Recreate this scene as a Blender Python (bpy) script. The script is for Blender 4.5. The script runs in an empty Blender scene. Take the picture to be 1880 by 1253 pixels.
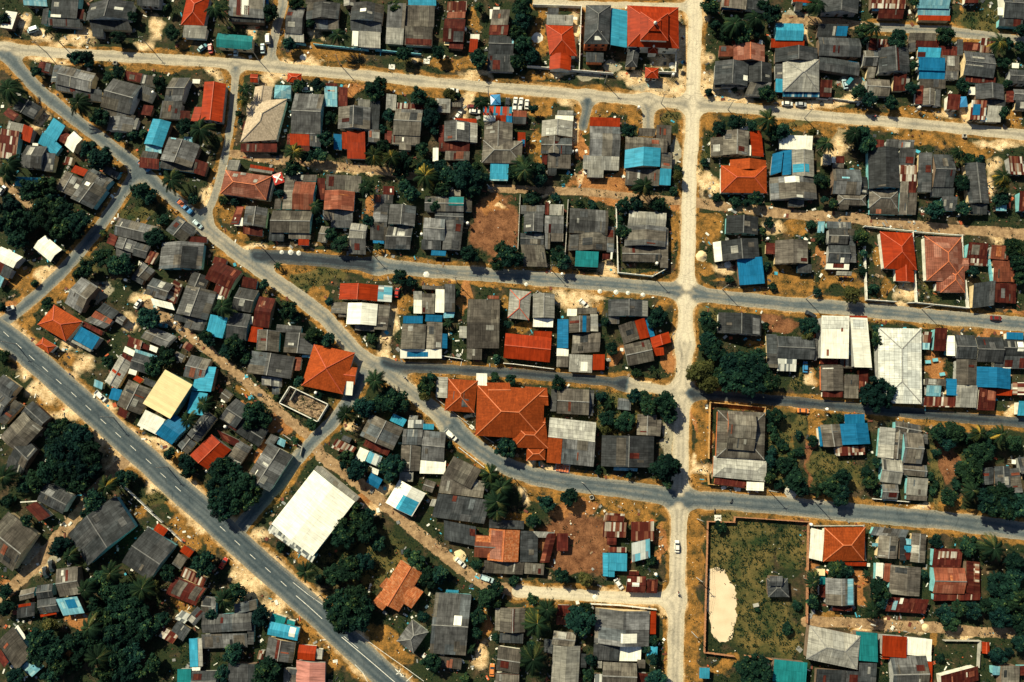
import bpy, bmesh, math, random
import numpy as np
from mathutils import Vector
R_ = random.Random(11)
SC = bpy.context.scene
COL = SC.collection
# ------------------------------------------------------------------ camera: drone looking almost straight down
PW, PH, F = 1880, 1253, 1342.0
TILT = math.radians(8.0); DIST = 268.0
CT, ST = math.cos(TILT), math.sin(TILT)
CAM = (0.0, -DIST*ST, DIST*CT)
cam = bpy.data.cameras.new('camera'); cam.sensor_width = 36; cam.lens = 36*F/PW; cam.clip_start = 1; cam.clip_end = 5000
cam_o = bpy.data.objects.new('camera', cam); COL.objects.link(cam_o)
cam_o.location = CAM; cam_o.rotation_euler = (TILT, 0, 0); SC.camera = cam_o

def G0(x, y, z=0.0):
    """survey: a point of the photograph to the ground plan at height z"""
    a = (x-PW/2)/F; b = -(y-PH/2)/F
    dx, dy, dz = a, b*CT+ST, b*ST-CT
    k = (z-CAM[2])/dz
    return (CAM[0]+k*dx, CAM[1]+k*dy)
OX = OY = 0
def T(x, y):
    global OX, OY
    OX, OY = x, y
K = 3.915
def px(x, y): return (OX+x/K, OY+y/K)
def P(x, y, z=0.0):
    return G0(OX+x/K, OY+y/K, z)

# ------------------------------------------------------------------ materials
MATS = {}
def new_mat(name):
    m = bpy.data.materials.new(name); m.use_nodes = True
    nt = m.node_tree
    return m, nt, nt.nodes, nt.links, nt.nodes['Principled BSDF']
def ramp(n, stops, const=False):
    r = n.new('ShaderNodeValToRGB'); cr = r.color_ramp
    if const: cr.interpolation = 'CONSTANT'
    while len(cr.elements) < len(stops): cr.elements.new(0.5)
    for e, (p, c) in zip(cr.elements, stops):
        e.position = p; e.color = (*c, 1)
    return r
def mul(c, k): return tuple(min(1, x*k) for x in c)

def roof_mat(key, cols, su=0.95, sv=1.9, seam=0.25, grime=0.5, rough=0.7, spec=0.06, objvar=0.25, cu=None, cv=None, fine=.18, streak=0.4, rust=None, bump=0.25):
    """sheet roofing: every sheet has its own tone, streaks run down the slope, grime in clouds"""
    m, nt, n, l, b = new_mat('roof_'+key)
    uv = n.new('ShaderNodeUVMap')
    sep = n.new('ShaderNodeSeparateXYZ'); l.new(uv.outputs[0], sep.inputs[0])
    oi = n.new('ShaderNodeObjectInfo')
    def math_(op, a, c=None):
        q = n.new('ShaderNodeMath'); q.operation = op
        for i, v in enumerate((a, c)):
            if v is None: continue
            if isinstance(v, (int, float)): q.inputs[i].default_value = v
            else: l.new(v, q.inputs[i])
        return q.outputs[0]
    ju = math_('DIVIDE', sep.outputs[0], su); jv = math_('DIVIDE', sep.outputs[1], sv)
    fu, fv = math_('FLOOR', math_('DIVIDE', sep.outputs[0], cu or su)), math_('FLOOR', math_('DIVIDE', sep.outputs[1], cv or sv))
    cmb = n.new('ShaderNodeCombineXYZ'); l.new(fu, cmb.inputs[0]); l.new(fv, cmb.inputs[1]); l.new(math_('MULTIPLY', oi.outputs['Random'], 97.0), cmb.inputs[2])
    wn = n.new('ShaderNodeTexWhiteNoise'); wn.noise_dimensions = '3D'; l.new(cmb.outputs[0], wn.inputs[0])
    N = len(cols)
    r = ramp(n, [(i/max(N, 1), c) for i, c in enumerate(cols)], True); l.new(wn.outputs['Value'], r.inputs[0])
    # clouds of grime
    tc = n.new('ShaderNodeMapping'); l.new(uv.outputs[0], tc.inputs[0])
    offs = n.new('ShaderNodeCombineXYZ'); l.new(math_('MULTIPLY', oi.outputs['Random'], 211.0), offs.inputs[0]); l.new(math_('MULTIPLY', oi.outputs['Random'], 57.0), offs.inputs[1])
    l.new(offs.outputs[0], tc.inputs['Location'])
    n1 = n.new('ShaderNodeTexNoise'); n1.inputs['Scale'].default_value = 0.35; n1.inputs['Detail'].default_value = 6; n1.inputs['Roughness'].default_value = 0.65
    l.new(tc.outputs[0], n1.inputs['Vector'])
    mp2 = n.new('ShaderNodeMapping'); mp2.inputs['Scale'].default_value = (2.6, 0.16, 1); l.new(tc.outputs[0], mp2.inputs[0])
    n2 = n.new('ShaderNodeTexNoise'); n2.inputs['Scale'].default_value = 1.0; n2.inputs['Detail'].default_value = 3; l.new(mp2.outputs[0], n2.inputs['Vector'])
    g1 = n.new('ShaderNodeMapRange'); g1.inputs[1].default_value = 0.3; g1.inputs[2].default_value = 0.7; g1.inputs[3].default_value = 1-grime; g1.inputs[4].default_value = 1+grime*0.6; l.new(n1.outputs[0], g1.inputs[0])
    g2 = n.new('ShaderNodeMapRange'); g2.inputs[1].default_value = 0.3; g2.inputs[2].default_value = 0.7; g2.inputs[3].default_value = 1-streak; g2.inputs[4].default_value = 1+streak*0.6; l.new(n2.outputs[0], g2.inputs[0])
    # overlaps between sheets
    su_ = math_('LESS_THAN', math_('FRACT', ju), 0.09/su); sv_ = math_('LESS_THAN', math_('FRACT', jv), 0.14/sv)
    sm = math_('MAXIMUM', math_('MULTIPLY', su_, 0.55), sv_)
    sk = math_('SUBTRACT', 1.0, math_('MULTIPLY', sm, seam))
    ov = n.new('ShaderNodeMapRange'); ov.inputs[3].default_value = 1-objvar; ov.inputs[4].default_value = 1+objvar; l.new(oi.outputs['Random'], ov.inputs[0])
    cf = n.new('ShaderNodeCombineXYZ'); l.new(math_('FLOOR', ju), cf.inputs[0]); l.new(math_('FLOOR', jv), cf.inputs[1]); l.new(math_('MULTIPLY', oi.outputs['Random'], 31.0), cf.inputs[2])
    wf = n.new('ShaderNodeTexWhiteNoise'); wf.noise_dimensions = '3D'; l.new(cf.outputs[0], wf.inputs[0])
    mp3 = n.new('ShaderNodeMapping'); mp3.inputs['Scale'].default_value = (7.0, .35, 1); l.new(tc.outputs[0], mp3.inputs[0])
    n4 = n.new('ShaderNodeTexNoise'); n4.inputs['Scale'].default_value = 1.0; n4.inputs['Detail'].default_value = 4; l.new(mp3.outputs[0], n4.inputs['Vector'])
    ff = math_('ADD', math_('ADD', 1-fine, math_('MULTIPLY', wf.outputs['Value'], fine)), math_('MULTIPLY', math_('SUBTRACT', n4.outputs[0], .5), fine*3.0))
    sk = math_('MULTIPLY', sk, ff)
    k = math_('MULTIPLY', math_('MULTIPLY', g1.outputs[0], g2.outputs[0]), math_('MULTIPLY', sk, ov.outputs[0]))
    vm = n.new('ShaderNodeVectorMath'); vm.operation = 'SCALE'; l.new(r.outputs[0], vm.inputs[0]); l.new(k, vm.inputs['Scale'])
    col = vm.outputs[0]
    if rust:
        n3 = n.new('ShaderNodeTexNoise'); n3.inputs['Scale'].default_value = 0.8; n3.inputs['Detail'].default_value = 5; l.new(tc.outputs[0], n3.inputs['Vector'])
        rr = ramp(n, [(0.56, (0, 0, 0)), (0.70, (1, 1, 1))]); l.new(n3.outputs[0], rr.inputs[0])
        mx = n.new('ShaderNodeMix'); mx.data_type = 'RGBA'
        l.new(math_('MULTIPLY', rr.outputs[0], 0.55), mx.inputs['Factor']); l.new(col, mx.inputs['A']); mx.inputs['B'].default_value = (*rust, 1)
        col = mx.outputs['Result']
    l.new(col, b.inputs['Base Color'])
    b.inputs['Roughness'].default_value = rough; b.inputs['Specular IOR Level'].default_value = spec
    if bump:
        wv = math_('SINE', math_('MULTIPLY', sep.outputs[0], 2*math.pi/0.32))
        bp = n.new('ShaderNodeBump'); bp.inputs['Strength'].default_value = bump; bp.inputs['Distance'].default_value = 0.03; l.new(wv, bp.inputs['Height']); l.new(bp.outputs[0], b.inputs['Normal'])
    MATS[key] = m; return m

def simple_mat(key, col, rough=0.6, var=0.2, scale=0.8, spec=0.3, metal=0.0, objvar=0.0):
    m, nt, n, l, b = new_mat(key)
    tc = n.new('ShaderNodeTexCoord')
    n1 = n.new('ShaderNodeTexNoise'); n1.inputs['Scale'].default_value = scale; n1.inputs['Detail'].default_value = 5; l.new(tc.outputs['Object'], n1.inputs['Vector'])
    r = ramp(n, [(0.3, mul(col, 1-var)), (0.7, mul(col, 1+var))]); l.new(n1.outputs[0], r.inputs[0])
    out = r.outputs[0]
    if objvar:
        oi = n.new('ShaderNodeObjectInfo')
        ov = n.new('ShaderNodeMapRange'); ov.inputs[3].default_value = 1-objvar; ov.inputs[4].default_value = 1+objvar; l.new(oi.outputs['Random'], ov.inputs[0])
        vm = n.new('ShaderNodeVectorMath'); vm.operation = 'SCALE'; l.new(out, vm.inputs[0]); l.new(ov.outputs[0], vm.inputs['Scale']); out = vm.outputs[0]
    l.new(out, b.inputs['Base Color']); b.inputs['Roughness'].default_value = rough; b.inputs['Specular IOR Level'].default_value = spec; b.inputs['Metallic'].default_value = metal
    MATS[key] = m; return m

gr = lambda v, w=1.0: (v*w, v, v*0.98)
roof_mat('G', [gr(.08), gr(.10), (.10, .112, .118), gr(.088), gr(.14), (.135, .122, .10), gr(.18), (.12, .105, .085), gr(.095)], objvar=.42, grime=.55, fine=.26, cu=3.8, cv=9.0, seam=.34)
roof_mat('D', [(.042, .047, .050), (.05, .055, .058), (.060, .064, .067), (.075, .077, .079)], objvar=.38, grime=.55, fine=.26, cu=3.8, cv=9.0, seam=.34)
roof_mat('N', [(.10, .087, .072), (.122, .106, .088), (.165, .146, .117), (.108, .096, .081), (.19, .172, .14)], objvar=.36, grime=.55, fine=.26, cu=3.8, cv=9.0, seam=.34)
roof_mat('L', [(.27, .26, .225), (.32, .305, .26), (.24, .235, .21), (.35, .335, .285)], objvar=.25, grime=.4, cu=3.8, cv=9.0, seam=.34)
roof_mat('P', [(.60, .60, .53), (.66, .66, .58), (.54, .555, .51)], su=1.1, sv=1.6, seam=.45, grime=.3, streak=.3, objvar=.06, cu=3.3, cv=4.8)
roof_mat('I', [(.40, .39, .34), (.46, .45, .39), (.35, .34, .30), (.50, .49, .43)], su=.95, sv=1.4, seam=.45, grime=.4, streak=.3, objvar=.1, cu=1.9, cv=2.8)
roof_mat('W', [(.78, .76, .64), (.80, .78, .66)], su=1.0, sv=6, seam=.22, grime=.2, streak=.2, objvar=.08, rough=.5, fine=.10)
roof_mat('C', [(.78, .62, .33), (.79, .63, .34)], su=1.2, sv=20, seam=.05, grime=.05, streak=.06, objvar=.04, rough=.5)
roof_mat('R', [(.27, .027, .005), (.30, .031, .006)], su=.8, sv=3.6, seam=.18, grime=.22, streak=.26, objvar=.16, rough=.5)
roof_mat('V', [(.275, .050, .010), (.295, .055, .011), (.255, .046, .009)], su=.45, sv=.5, seam=.38, grime=.26, streak=.22, objvar=.06, bump=.1)
roof_mat('O', [(.36, .064, .013), (.38, .068, .014), (.34, .060, .012)], su=.45, sv=.5, seam=.36, grime=.24, streak=.2, objvar=.06, bump=.1)
roof_mat('T', [(.42, .13, .045), (.46, .15, .055), (.38, .11, .04), (.48, .19, .085)], su=.45, sv=.5, seam=.35, grime=.28, streak=.22, objvar=.06, bump=.1)
roof_mat('J', [(.21, .062, .034), (.245, .074, .04), (.185, .055, .032), (.27, .10, .06)], su=.9, sv=1.8, seam=.25, grime=.4, streak=.35, objvar=.25, cu=1.8, cv=4.0)
roof_mat('F', [(.27, .095, .058), (.30, .11, .07), (.24, .08, .05), (.36, .16, .11)], su=.45, sv=.6, seam=.4, grime=.35, streak=.3, objvar=.08, cu=2.2, cv=2.2)
roof_mat('M', [(.075, .014, .010), (.092, .018, .012), (.065, .013, .010), (.11, .028, .018)], su=.8, sv=2.2, seam=.3, grime=.4, streak=.35, objvar=.3)
roof_mat('S', [(.10, .02, .013), (.42, .36, .28), (.085, .016, .011), (.17, .055, .03), (.60, .56, .46), (.09, .018, .012), (.25, .14, .09)], su=.75, sv=3.2, seam=.2, grime=.3, streak=.35, objvar=.15)
roof_mat('Z', [(.60, .60, .53), (.10, .115, .12), (.56, .57, .50), (.16, .17, .165), (.50, .50, .45)], su=.7, sv=4.5, seam=.15, grime=.2, streak=.2, objvar=.1)
roof_mat('Y', [(.60, .63, .58), (.10, .34, .46), (.14, .42, .52), (.56, .60, .55), (.22, .25, .26)], su=.95, sv=4.0, seam=.15, grime=.2, streak=.2, objvar=.1)
roof_mat('B', [(.009, .125, .26), (.011, .135, .275)], su=.9, sv=3.6, seam=.22, grime=.2, streak=.24, objvar=.16, rough=.45)
roof_mat('A', [(.036, .265, .40), (.042, .285, .42)], su=.9, sv=3.6, seam=.22, grime=.2, streak=.24, objvar=.16, rough=.45)
roof_mat('E', [(.013, .17, .18), (.014, .185, .195)], su=.9, sv=3.6, seam=.22, grime=.2, streak=.24, objvar=.15, rough=.5)
roof_mat('Q', [(.15, .36, .44), (.19, .41, .47), (.13, .32, .40), (.28, .47, .50)], su=.9, sv=2.4, seam=.25, grime=.25, streak=.25, objvar=.15)
roof_mat('X', [(.50, .05, .02), (.02, .18, .36), (.38, .05, .025), (.20, .12, .09), (.03, .22, .32)], su=.85, sv=3.2, seam=.2, grime=.2, streak=.2, objvar=.05)
roof_mat('K', [(.014, .085, .18), (.03, .16, .25), (.014, .07, .15), (.34, .42, .42)], su=.5, sv=5, seam=.1, grime=.15, objvar=.05)
roof_mat('U', [(.48, .20, .16), (.52, .22, .18)], su=1.2, sv=6, seam=.1, grime=.18, objvar=.06)
# the beige tiles keep a key of their own
roof_mat('beige', [(.56, .44, .31), (.62, .49, .35), (.49, .385, .27)], su=.5, sv=.5, seam=.4, grime=.2, streak=.1, objvar=.03, bump=.1)
for k_, c_ in dict(wall_W=(.62, .60, .50), wall_Q=(.16, .40, .42), wall_O=(.48, .14, .05), wall_C=(.60, .46, .26), wall_N=(.16, .11, .075), wall_G=(.30, .30, .28), wall_E=(.08, .20, .18), wall_M=(.16, .05, .035)).items():
    simple_mat(k_, c_, 0.85, .25, .6)
simple_mat('window_dark', (.02, .028, .032), .12, .2, spec=.6)
simple_mat('door_wood', (.12, .06, .035), .6, .3)
simple_mat('cap_grey', (.20, .195, .18), .8, .35); simple_mat('cap_red', (.40, .07, .03), .7, .2); simple_mat('cap_pale', (.62, .60, .52), .7, .2)
simple_mat('cap_orange', (.46, .13, .05), .7, .2); simple_mat('cap_beige', (.30, .24, .17), .8, .2); simple_mat('cap_dark', (.12, .12, .115), .8, .3)
simple_mat('concrete', (.36, .34, .29), .9, .25, .5); simple_mat('white_plaster', (.62, .60, .52), .85, .22, .7)
simple_mat('brick_wall', (.34, .16, .08), .9, .35, 1.2); simple_mat('pale_blue_wall', (.14, .40, .46), .8, .25)
simple_mat('ochre_wall', (.46, .27, .10), .85, .3)
simple_mat('bark', (.10, .075, .055), .95, .4, 3); simple_mat('palm_bark', (.16, .13, .10), .95, .35, 4)
simple_mat('tyre', (.02, .02, .02), .8, .1); simple_mat('chrome', (.5, .5, .5), .3, .05, metal=.8); simple_mat('lamp_glass', (.75, .75, .7), .15, .05)
simple_mat('skin', (.30, .16, .10), .6, .1); simple_mat('shirt_red', (.35, .04, .03), .8, .15); simple_mat('shirt_blue', (.05, .10, .25), .8, .15); simple_mat('shirt_white', (.6, .6, .55), .8, .1); simple_mat('trousers', (.03, .035, .05), .8, .2)
simple_mat('sand_heap', (.62, .48, .27), .95, .18, 1.5); simple_mat('pole_concrete', (.34, .33, .30), .85, .15); simple_mat('wire', (.03, .03, .03), .6, .1)
for k_, c_ in dict(white=(.72, .70, .62), dark=(.025, .03, .035), teal=(.04, .20, .24), red=(.42, .035, .02), maroon=(.14, .015, .012), orange=(.62, .20, .05), blue=(.04, .20, .40), paleblue=(.40, .52, .54), silver=(.40, .41, .40)).items():
    simple_mat('paint_'+k_, c_, .3, .04, spec=.5)

def leaf_mat(key, cols, scale=0.5, trans=0.0):
    m, nt, n, l, b = new_mat('leaves_'+key)
    tc = n.new('ShaderNodeTexCoord'); oi = n.new('ShaderNodeObjectInfo')
    n1 = n.new('ShaderNodeTexNoise'); n1.inputs['Scale'].default_value = scale; n1.inputs['Detail'].default_value = 4
    ad = n.new('ShaderNodeVectorMath'); ad.operation = 'ADD'; l.new(tc.outputs['Object'], ad.inputs[0])
    sc = n.new('ShaderNodeVectorMath'); sc.operation = 'SCALE'; sc.inputs[0].default_value = (40, 13, 7); l.new(oi.outputs['Random'], sc.inputs['Scale']); l.new(sc.outputs[0], ad.inputs[1])
    l.new(ad.outputs[0], n1.inputs['Vector'])
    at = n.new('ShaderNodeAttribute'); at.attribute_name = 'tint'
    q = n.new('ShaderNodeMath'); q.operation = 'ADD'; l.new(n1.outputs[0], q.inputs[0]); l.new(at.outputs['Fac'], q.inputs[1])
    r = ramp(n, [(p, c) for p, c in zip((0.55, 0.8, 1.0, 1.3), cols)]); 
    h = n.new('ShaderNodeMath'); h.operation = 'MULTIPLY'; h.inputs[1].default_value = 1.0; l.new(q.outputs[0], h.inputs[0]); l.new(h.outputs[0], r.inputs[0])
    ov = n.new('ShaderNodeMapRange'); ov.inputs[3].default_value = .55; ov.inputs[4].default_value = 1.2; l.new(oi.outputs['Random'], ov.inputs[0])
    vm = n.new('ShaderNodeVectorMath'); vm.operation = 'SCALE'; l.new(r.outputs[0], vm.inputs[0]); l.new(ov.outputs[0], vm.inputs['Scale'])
    if key == 'leaf':
        # crowns differ in kind: some bluish, some yellowish green
        pw = n.new('ShaderNodeMath'); pw.operation = 'FRACT'; m7 = n.new('ShaderNodeMath'); m7.operation = 'MULTIPLY'; m7.inputs[1].default_value = 17.3; l.new(oi.outputs['Random'], m7.inputs[0]); l.new(m7.outputs[0], pw.inputs[0])
        hr = ramp(n, [(0.0, (.80, 1.0, 1.35)), (.45, (1, 1, 1)), (.8, (1.15, 1.02, .9)), (1.0, (1.7, 1.2, .85))]); l.new(pw.outputs[0], hr.inputs[0])
        hm = n.new('ShaderNodeVectorMath'); hm.operation = 'MULTIPLY'; l.new(vm.outputs[0], hm.inputs[0]); l.new(hr.outputs[0], hm.inputs[1]); vm = hm
    l.new(vm.outputs[0], b.inputs['Base Color']); b.inputs['Roughness'].default_value = .8; b.inputs['Specular IOR Level'].default_value = .03
    MATS[key] = m
leaf_mat('leaf', [(.004, .014, .011), (.008, .027, .018), (.018, .048, .024), (.048, .082, .030)])
leaf_mat('leaf_olive', [(.030, .035, .012), (.045, .050, .016), (.07, .065, .02), (.10, .085, .03)])
leaf_mat('leaf_palm', [(.007, .018, .010), (.014, .030, .013), (.028, .046, .016), (.065, .070, .024)], 1.0)
leaf_mat('leaf_yellow', [(.008, .020, .010), (.022, .036, .012), (.12, .095, .018), (.34, .22, .035)], 0.6)
leaf_mat('weeds', [(.005, .016, .010), (.010, .026, .013), (.024, .040, .015), (.065, .052, .018)], .3)

# ------------------------------------------------------------------ object helpers
def mesh_obj(name, verts, faces, mat=None, parent=None, uvs=None, smooth=False, mats=None, midx=None):
    me = bpy.data.meshes.new(name); me.from_pydata([tuple(v) for v in verts], [], faces); 
    if uvs is not None:
        lay = me.uv_layers.new(name='UVMap')
        lay.data.foreach_set('uv', [c for u in uvs for c in u])
    for mm in (mats or ([mat] if mat else [])): me.materials.append(MATS[mm] if isinstance(mm, str) else mm)
    if midx: me.polygons.foreach_set('material_index', midx)
    if smooth: me.polygons.foreach_set('use_smooth', [True]*len(me.polygons))
    me.update()
    o = bpy.data.objects.new(name, me); COL.objects.link(o)
    if parent: o.parent = parent
    return o
def tag(o, label=None, cat=None, group=None, kind=None):
    if label: o['label'] = label
    if cat: o['category'] = cat
    if group: o['group'] = group
    if kind: o['kind'] = kind
    return o
def empty(name, x, y, z=0, rz=0):
    o = bpy.data.objects.new(name, None); COL.objects.link(o); o.location = (x, y, z); o.rotation_euler = (0, 0, rz); o.empty_display_size = .5
    return o
class MB:
    """collects boxes, prisms and tubes into one mesh"""
    def __init__(s): s.v = []; s.f = []; s.m = []
    def add(s, vs, fs, mi=0):
        b = len(s.v); s.v += [tuple(v) for v in vs]; s.f += [tuple(i+b for i in f) for f in fs]; s.m += [mi]*len(fs)
    def box(s, x0, y0, z0, x1, y1, z1, mi=0, taper=0.0):
        tx, ty = (x1-x0)*taper/2, (y1-y0)*taper/2
        s.add([(x0, y0, z0), (x1, y0, z0), (x1, y1, z0), (x0, y1, z0), (x0+tx, y0+ty, z1), (x1-tx, y0+ty, z1), (x1-tx, y1-ty, z1), (x0+tx, y1-ty, z1)],
              [(3, 2, 1, 0), (4, 5, 6, 7), (0, 1, 5, 4), (1, 2, 6, 5), (2, 3, 7, 6), (3, 0, 4, 7)], mi)
    def bar(s, a, b, w, h=None, mi=0):
        a, b = Vector(a), Vector(b); d = (b-a).normalized(); h = h or w
        up = Vector((0, 0, 1)) if abs(d.z) < .95 else Vector((1, 0, 0))
        sd = d.cross(up).normalized(); up = sd.cross(d)
        q = [(-1, -1), (1, -1), (1, 1), (-1, 1)]
        vs = [p+sd*(i*w/2)+up*(j*h/2) for p in (a, b) for i, j in q]
        s.add(vs, [(3, 2, 1, 0), (4, 5, 6, 7), (0, 1, 5, 4), (1, 2, 6, 5), (2, 3, 7, 6), (3, 0, 4, 7)], mi)
    def tube(s, pts, rad, n=6, mi=0, cap=True):
        pts = [Vector(p) for p in pts]; rings = []
        for i, p in enumerate(pts):
            d = (pts[min(i+1, len(pts)-1)]-pts[max(i-1, 0)]).normalized()
            up = Vector((0, 0, 1)) if abs(d.z) < .9 else Vector((1, 0, 0))
            a = d.cross(up).normalized(); c = a.cross(d); r = rad[i] if isinstance(rad, (list, tuple)) else rad
            rings.append([p+(a*math.cos(t)+c*math.sin(t))*r for t in [2*math.pi*k/n for k in range(n)]])
        vs = [v for rg in rings for v in rg]; fs = []
        for i in range(len(pts)-1):
            for k in range(n): fs.append((i*n+k, i*n+(k+1) % n, (i+1)*n+(k+1) % n, (i+1)*n+k))
        if cap: fs += [tuple(range(n))[::-1], tuple(range((len(pts)-1)*n, len(pts)*n))]
        s.add(vs, fs, mi)
    def obj(s, name, mats, parent=None, smooth=False):
        if isinstance(mats, str): mats = [mats]
        return mesh_obj(name, s.v, s.f, parent=parent, mats=mats, midx=s.m, smooth=smooth)

# ------------------------------------------------------------------ houses
GRID_ANG = math.radians(-3.6)
FOOT = []            # footprints (TL, u, v, w, l) for keeping plants and litter outside
HOUSES = []          # (x, y, radius, label)
SLOPE = dict(g=.30, h=.42, p=.42)
CAPS = dict(F='cap_orange', R='cap_red', V='cap_orange', O='cap_red', T='cap_orange', J='cap_dark', M=None, W=None, C=None, P='cap_grey', Q=None, B=None, A=None, E=None, beige='cap_beige', L='cap_grey', G='cap_grey', D='cap_dark', N='cap_grey')
WALLS = ['wall_W', 'wall_C', 'wall_G', 'wall_Q', 'wall_N', 'wall_G', 'wall_N']
NPART = 0
class Roof:
    """one roof section over a parallelogram TL + s*U + t*V (s, t in 0..1)"""
    def __init__(R, typ, TL, U, V, h, kscale=1.0):
        R.typ, R.TL, R.U, R.V, R.h = typ, TL, U, V, h
        R.w = math.hypot(*U); R.l = math.hypot(*V)
        k = typ[0]
        if typ == 'gx': R.rise = SLOPE['g']*R.l/2
        elif typ == 'gy': R.rise = SLOPE['g']*R.w/2
        elif k in 'hp': R.rise = SLOPE['h']*min(R.w, R.l)/2
        elif k == 's': R.rise = min(.9, .16*(R.l if typ[1] in 'du' else R.w))
        else: R.rise = min(.35, .04*R.l)
        R.rise *= kscale
    def z(R, s, t):
        y = R.typ
        if y == 'gx': return R.h+R.rise*(1-abs(2*t-1))
        if y == 'gy': return R.h+R.rise*(1-abs(2*s-1))
        if y[0] in 'hp':
            a, b = s*R.w, t*R.l
            return R.h+R.rise*max(0, min(a, R.w-a, b, R.l-b))/(min(R.w, R.l)/2)
        if y in ('sd', 'f'): return R.h+R.rise*(1-t)
        if y == 'su': return R.h+R.rise*t
        if y == 'sr': return R.h+R.rise*(1-s)
        if y == 'sl': return R.h+R.rise*s
        return R.h
    def pt(R, s, t, dz=0.0):
        return (R.TL[0]+s*R.U[0]+t*R.V[0], R.TL[1]+s*R.U[1]+t*R.V[1], R.z(s, t)+dz)
    def st(R, p):
        dx, dy = p[0]-R.TL[0], p[1]-R.TL[1]
        det = R.U[0]*R.V[1]-R.U[1]*R.V[0]
        return ((dx*R.V[1]-dy*R.V[0])/det, (R.U[0]*dy-R.U[1]*dx)/det)

def roof_mesh(R, rnd, mat, parent, name):
    th = 0.11; V = []; Fc = []; UV = []
    ou, ov = rnd.uniform(0, 40), rnd.uniform(0, 40)
    along_u = R.typ in ('gx', 'sd', 'su', 'f')      # sheets run down the slope
    def uvp(s, t): return ((ou+s*R.w, ov+t*R.l) if along_u else (ou+t*R.l, ov+s*R.w))
    if R.typ[0] in 'hp' :
        d = min(R.w, R.l)/2; w, l = R.w, R.l
        if w >= l: r0, r1 = (d/w, .5), (1-d/w, .5)
        else: r0, r1 = (.5, d/l), (.5, 1-d/l)
        c = [(0, 0), (1, 0), (1, 1), (0, 1)]
        fl = ([(0, 1, 'b', 'a'), (1, 2, 'b'), (2, 3, 'a', 'b'), (3, 0, 'a')] if w >= l else [(0, 1, 'a'), (1, 2, 'b', 'a'), (2, 3, 'b'), (3, 0, 'a', 'b')])
        pts = {**{i: c[i] for i in range(4)}, 'a': r0, 'b': r1}
        sgn = 1
        for k, f in enumerate(fl):
            idx = []
            for q in f:
                V.append(R.pt(*pts[q])); idx.append(len(V)-1)
                s, t = pts[q]
                UV.append((ou+s*w, ov+t*l) if k in (0, 2) else (ou+t*l, ov+s*w))
            Fc.append(tuple(idx))
        nb = len(V)
        ring = [(0, 0), (1, 0), (1, 1), (0, 1)]
    else:
        nu = max(1, round(R.w/2.2)); nv = max(1, round(R.l/2.2))
        if R.typ == 'gy': nu += nu % 2
        if R.typ == 'gx': nv += nv % 2
        for j in range(nv+1):
            for i in range(nu+1):
                p = R.pt(i/nu, j/nv)
                e = (i in (0, nu)) or (j in (0, nv))
                V.append((p[0], p[1], p[2]+rnd.uniform(-1, 1)*(.03 if e else .065)))
        for j in range(nv):
            for i in range(nu):
                a = j*(nu+1)+i; f = (a, a+1, a+nu+2, a+nu+1)
                Fc.append(f)
                for q in ((i, j), (i+1, j), (i+1, j+1), (i, j+1)): UV.append(uvp(q[0]/nu, q[1]/nv))
        nb = len(V)
        ring = [(i/nu, 0) for i in range(nu)]+[(1, j/nv) for j in range(nv)]+[(1-i/nu, 1) for i in range(nu)]+[(0, 1-j/nv) for j in range(nv)]
    # sheet thickness: skirt and underside
    n = len(ring); b = len(V)
    for s, t in ring: V.append(R.pt(s, t, -0.012))
    for s, t in ring: V.append(R.pt(s, t, -th))
    for i in range(n):
        j = (i+1) % n
        Fc.append((b+i, b+n+i, b+n+j, b+j)); UV += [uvp(*ring[i]), uvp(*ring[i]), uvp(*ring[j]), uvp(*ring[j])]
    if R.typ[0] in 'hp':
        V.append(R.pt(.5, .5, -th)); c = len(V)-1
        for i in range(n):
            Fc.append((b+n+i, c, b+n+(i+1) % n)); UV += [(0, 0)]*3
    else:
        nu_, nv_ = nu, nv
        b2 = len(V)
        for j in (0, nv_/2/nv_, 1) if R.typ == 'gx' else (0, 1):
            for i in (0, .5, 1) if R.typ == 'gy' else (0, 1): V.append(R.pt(i, j, -th-.004))
        cn = 3 if R.typ == 'gy' else 2; rn = 3 if R.typ == 'gx' else 2
        for j in range(rn-1):
            for i in range(cn-1):
                a = b2+j*cn+i; Fc.append((a, a+cn, a+cn+1, a+1)); UV += [(0, 0)]*4
    return mesh_obj(name, V, Fc, mat, parent, UV)

def cap_mesh(R, mat, parent, w=.34):
    m = MB()
    def seg(a, b):
        p, q = R.pt(*a, .05), R.pt(*b, .05); m.bar(p, q, w, .10)
    if R.typ == 'gx': seg((0, .5), (1, .5))
    elif R.typ == 'gy': seg((.5, 0), (.5, 1))
    else:
        d = min(R.w, R.l)/2
        if R.w >= R.l: a, b = (d/R.w, .5), (1-d/R.w, .5); c = [((0, 0), a), ((0, 1), a), ((1, 0), b), ((1, 1), b)]
        else: a, b = (.5, d/R.l), (.5, 1-d/R.l); c = [((0, 0), a), ((1, 0), a), ((0, 1), b), ((1, 1), b)]
        if abs(R.w-R.l) > .3: seg(a, b)
        for q in c: seg(*q)
    return m.obj('ridge_cap', mat, parent)

def wall_mesh(R, mat, parent, cx, cy):
    du = min(.45, R.w*.12)/R.w; dv = min(.45, R.l*.12)/R.l
    s0, s1, t0, t1 = du, 1-du, dv, 1-dv
    ring = [(s0, t0), (.5, t0), (s1, t0), (s1, .5), (s1, t1), (.5, t1), (s0, t1), (s0, .5)]
    V = []; Fc = []
    for s, t in ring: p = R.pt(s, t); V.append((p[0], p[1], -.05))
    for s, t in ring: V.append(R.pt(s, t, -.16))
    for i in range(8):
        j = (i+1) % 8; Fc.append((i, i+8, j+8, j))
    return mesh_obj('wall', V, Fc, mat, parent)

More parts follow.
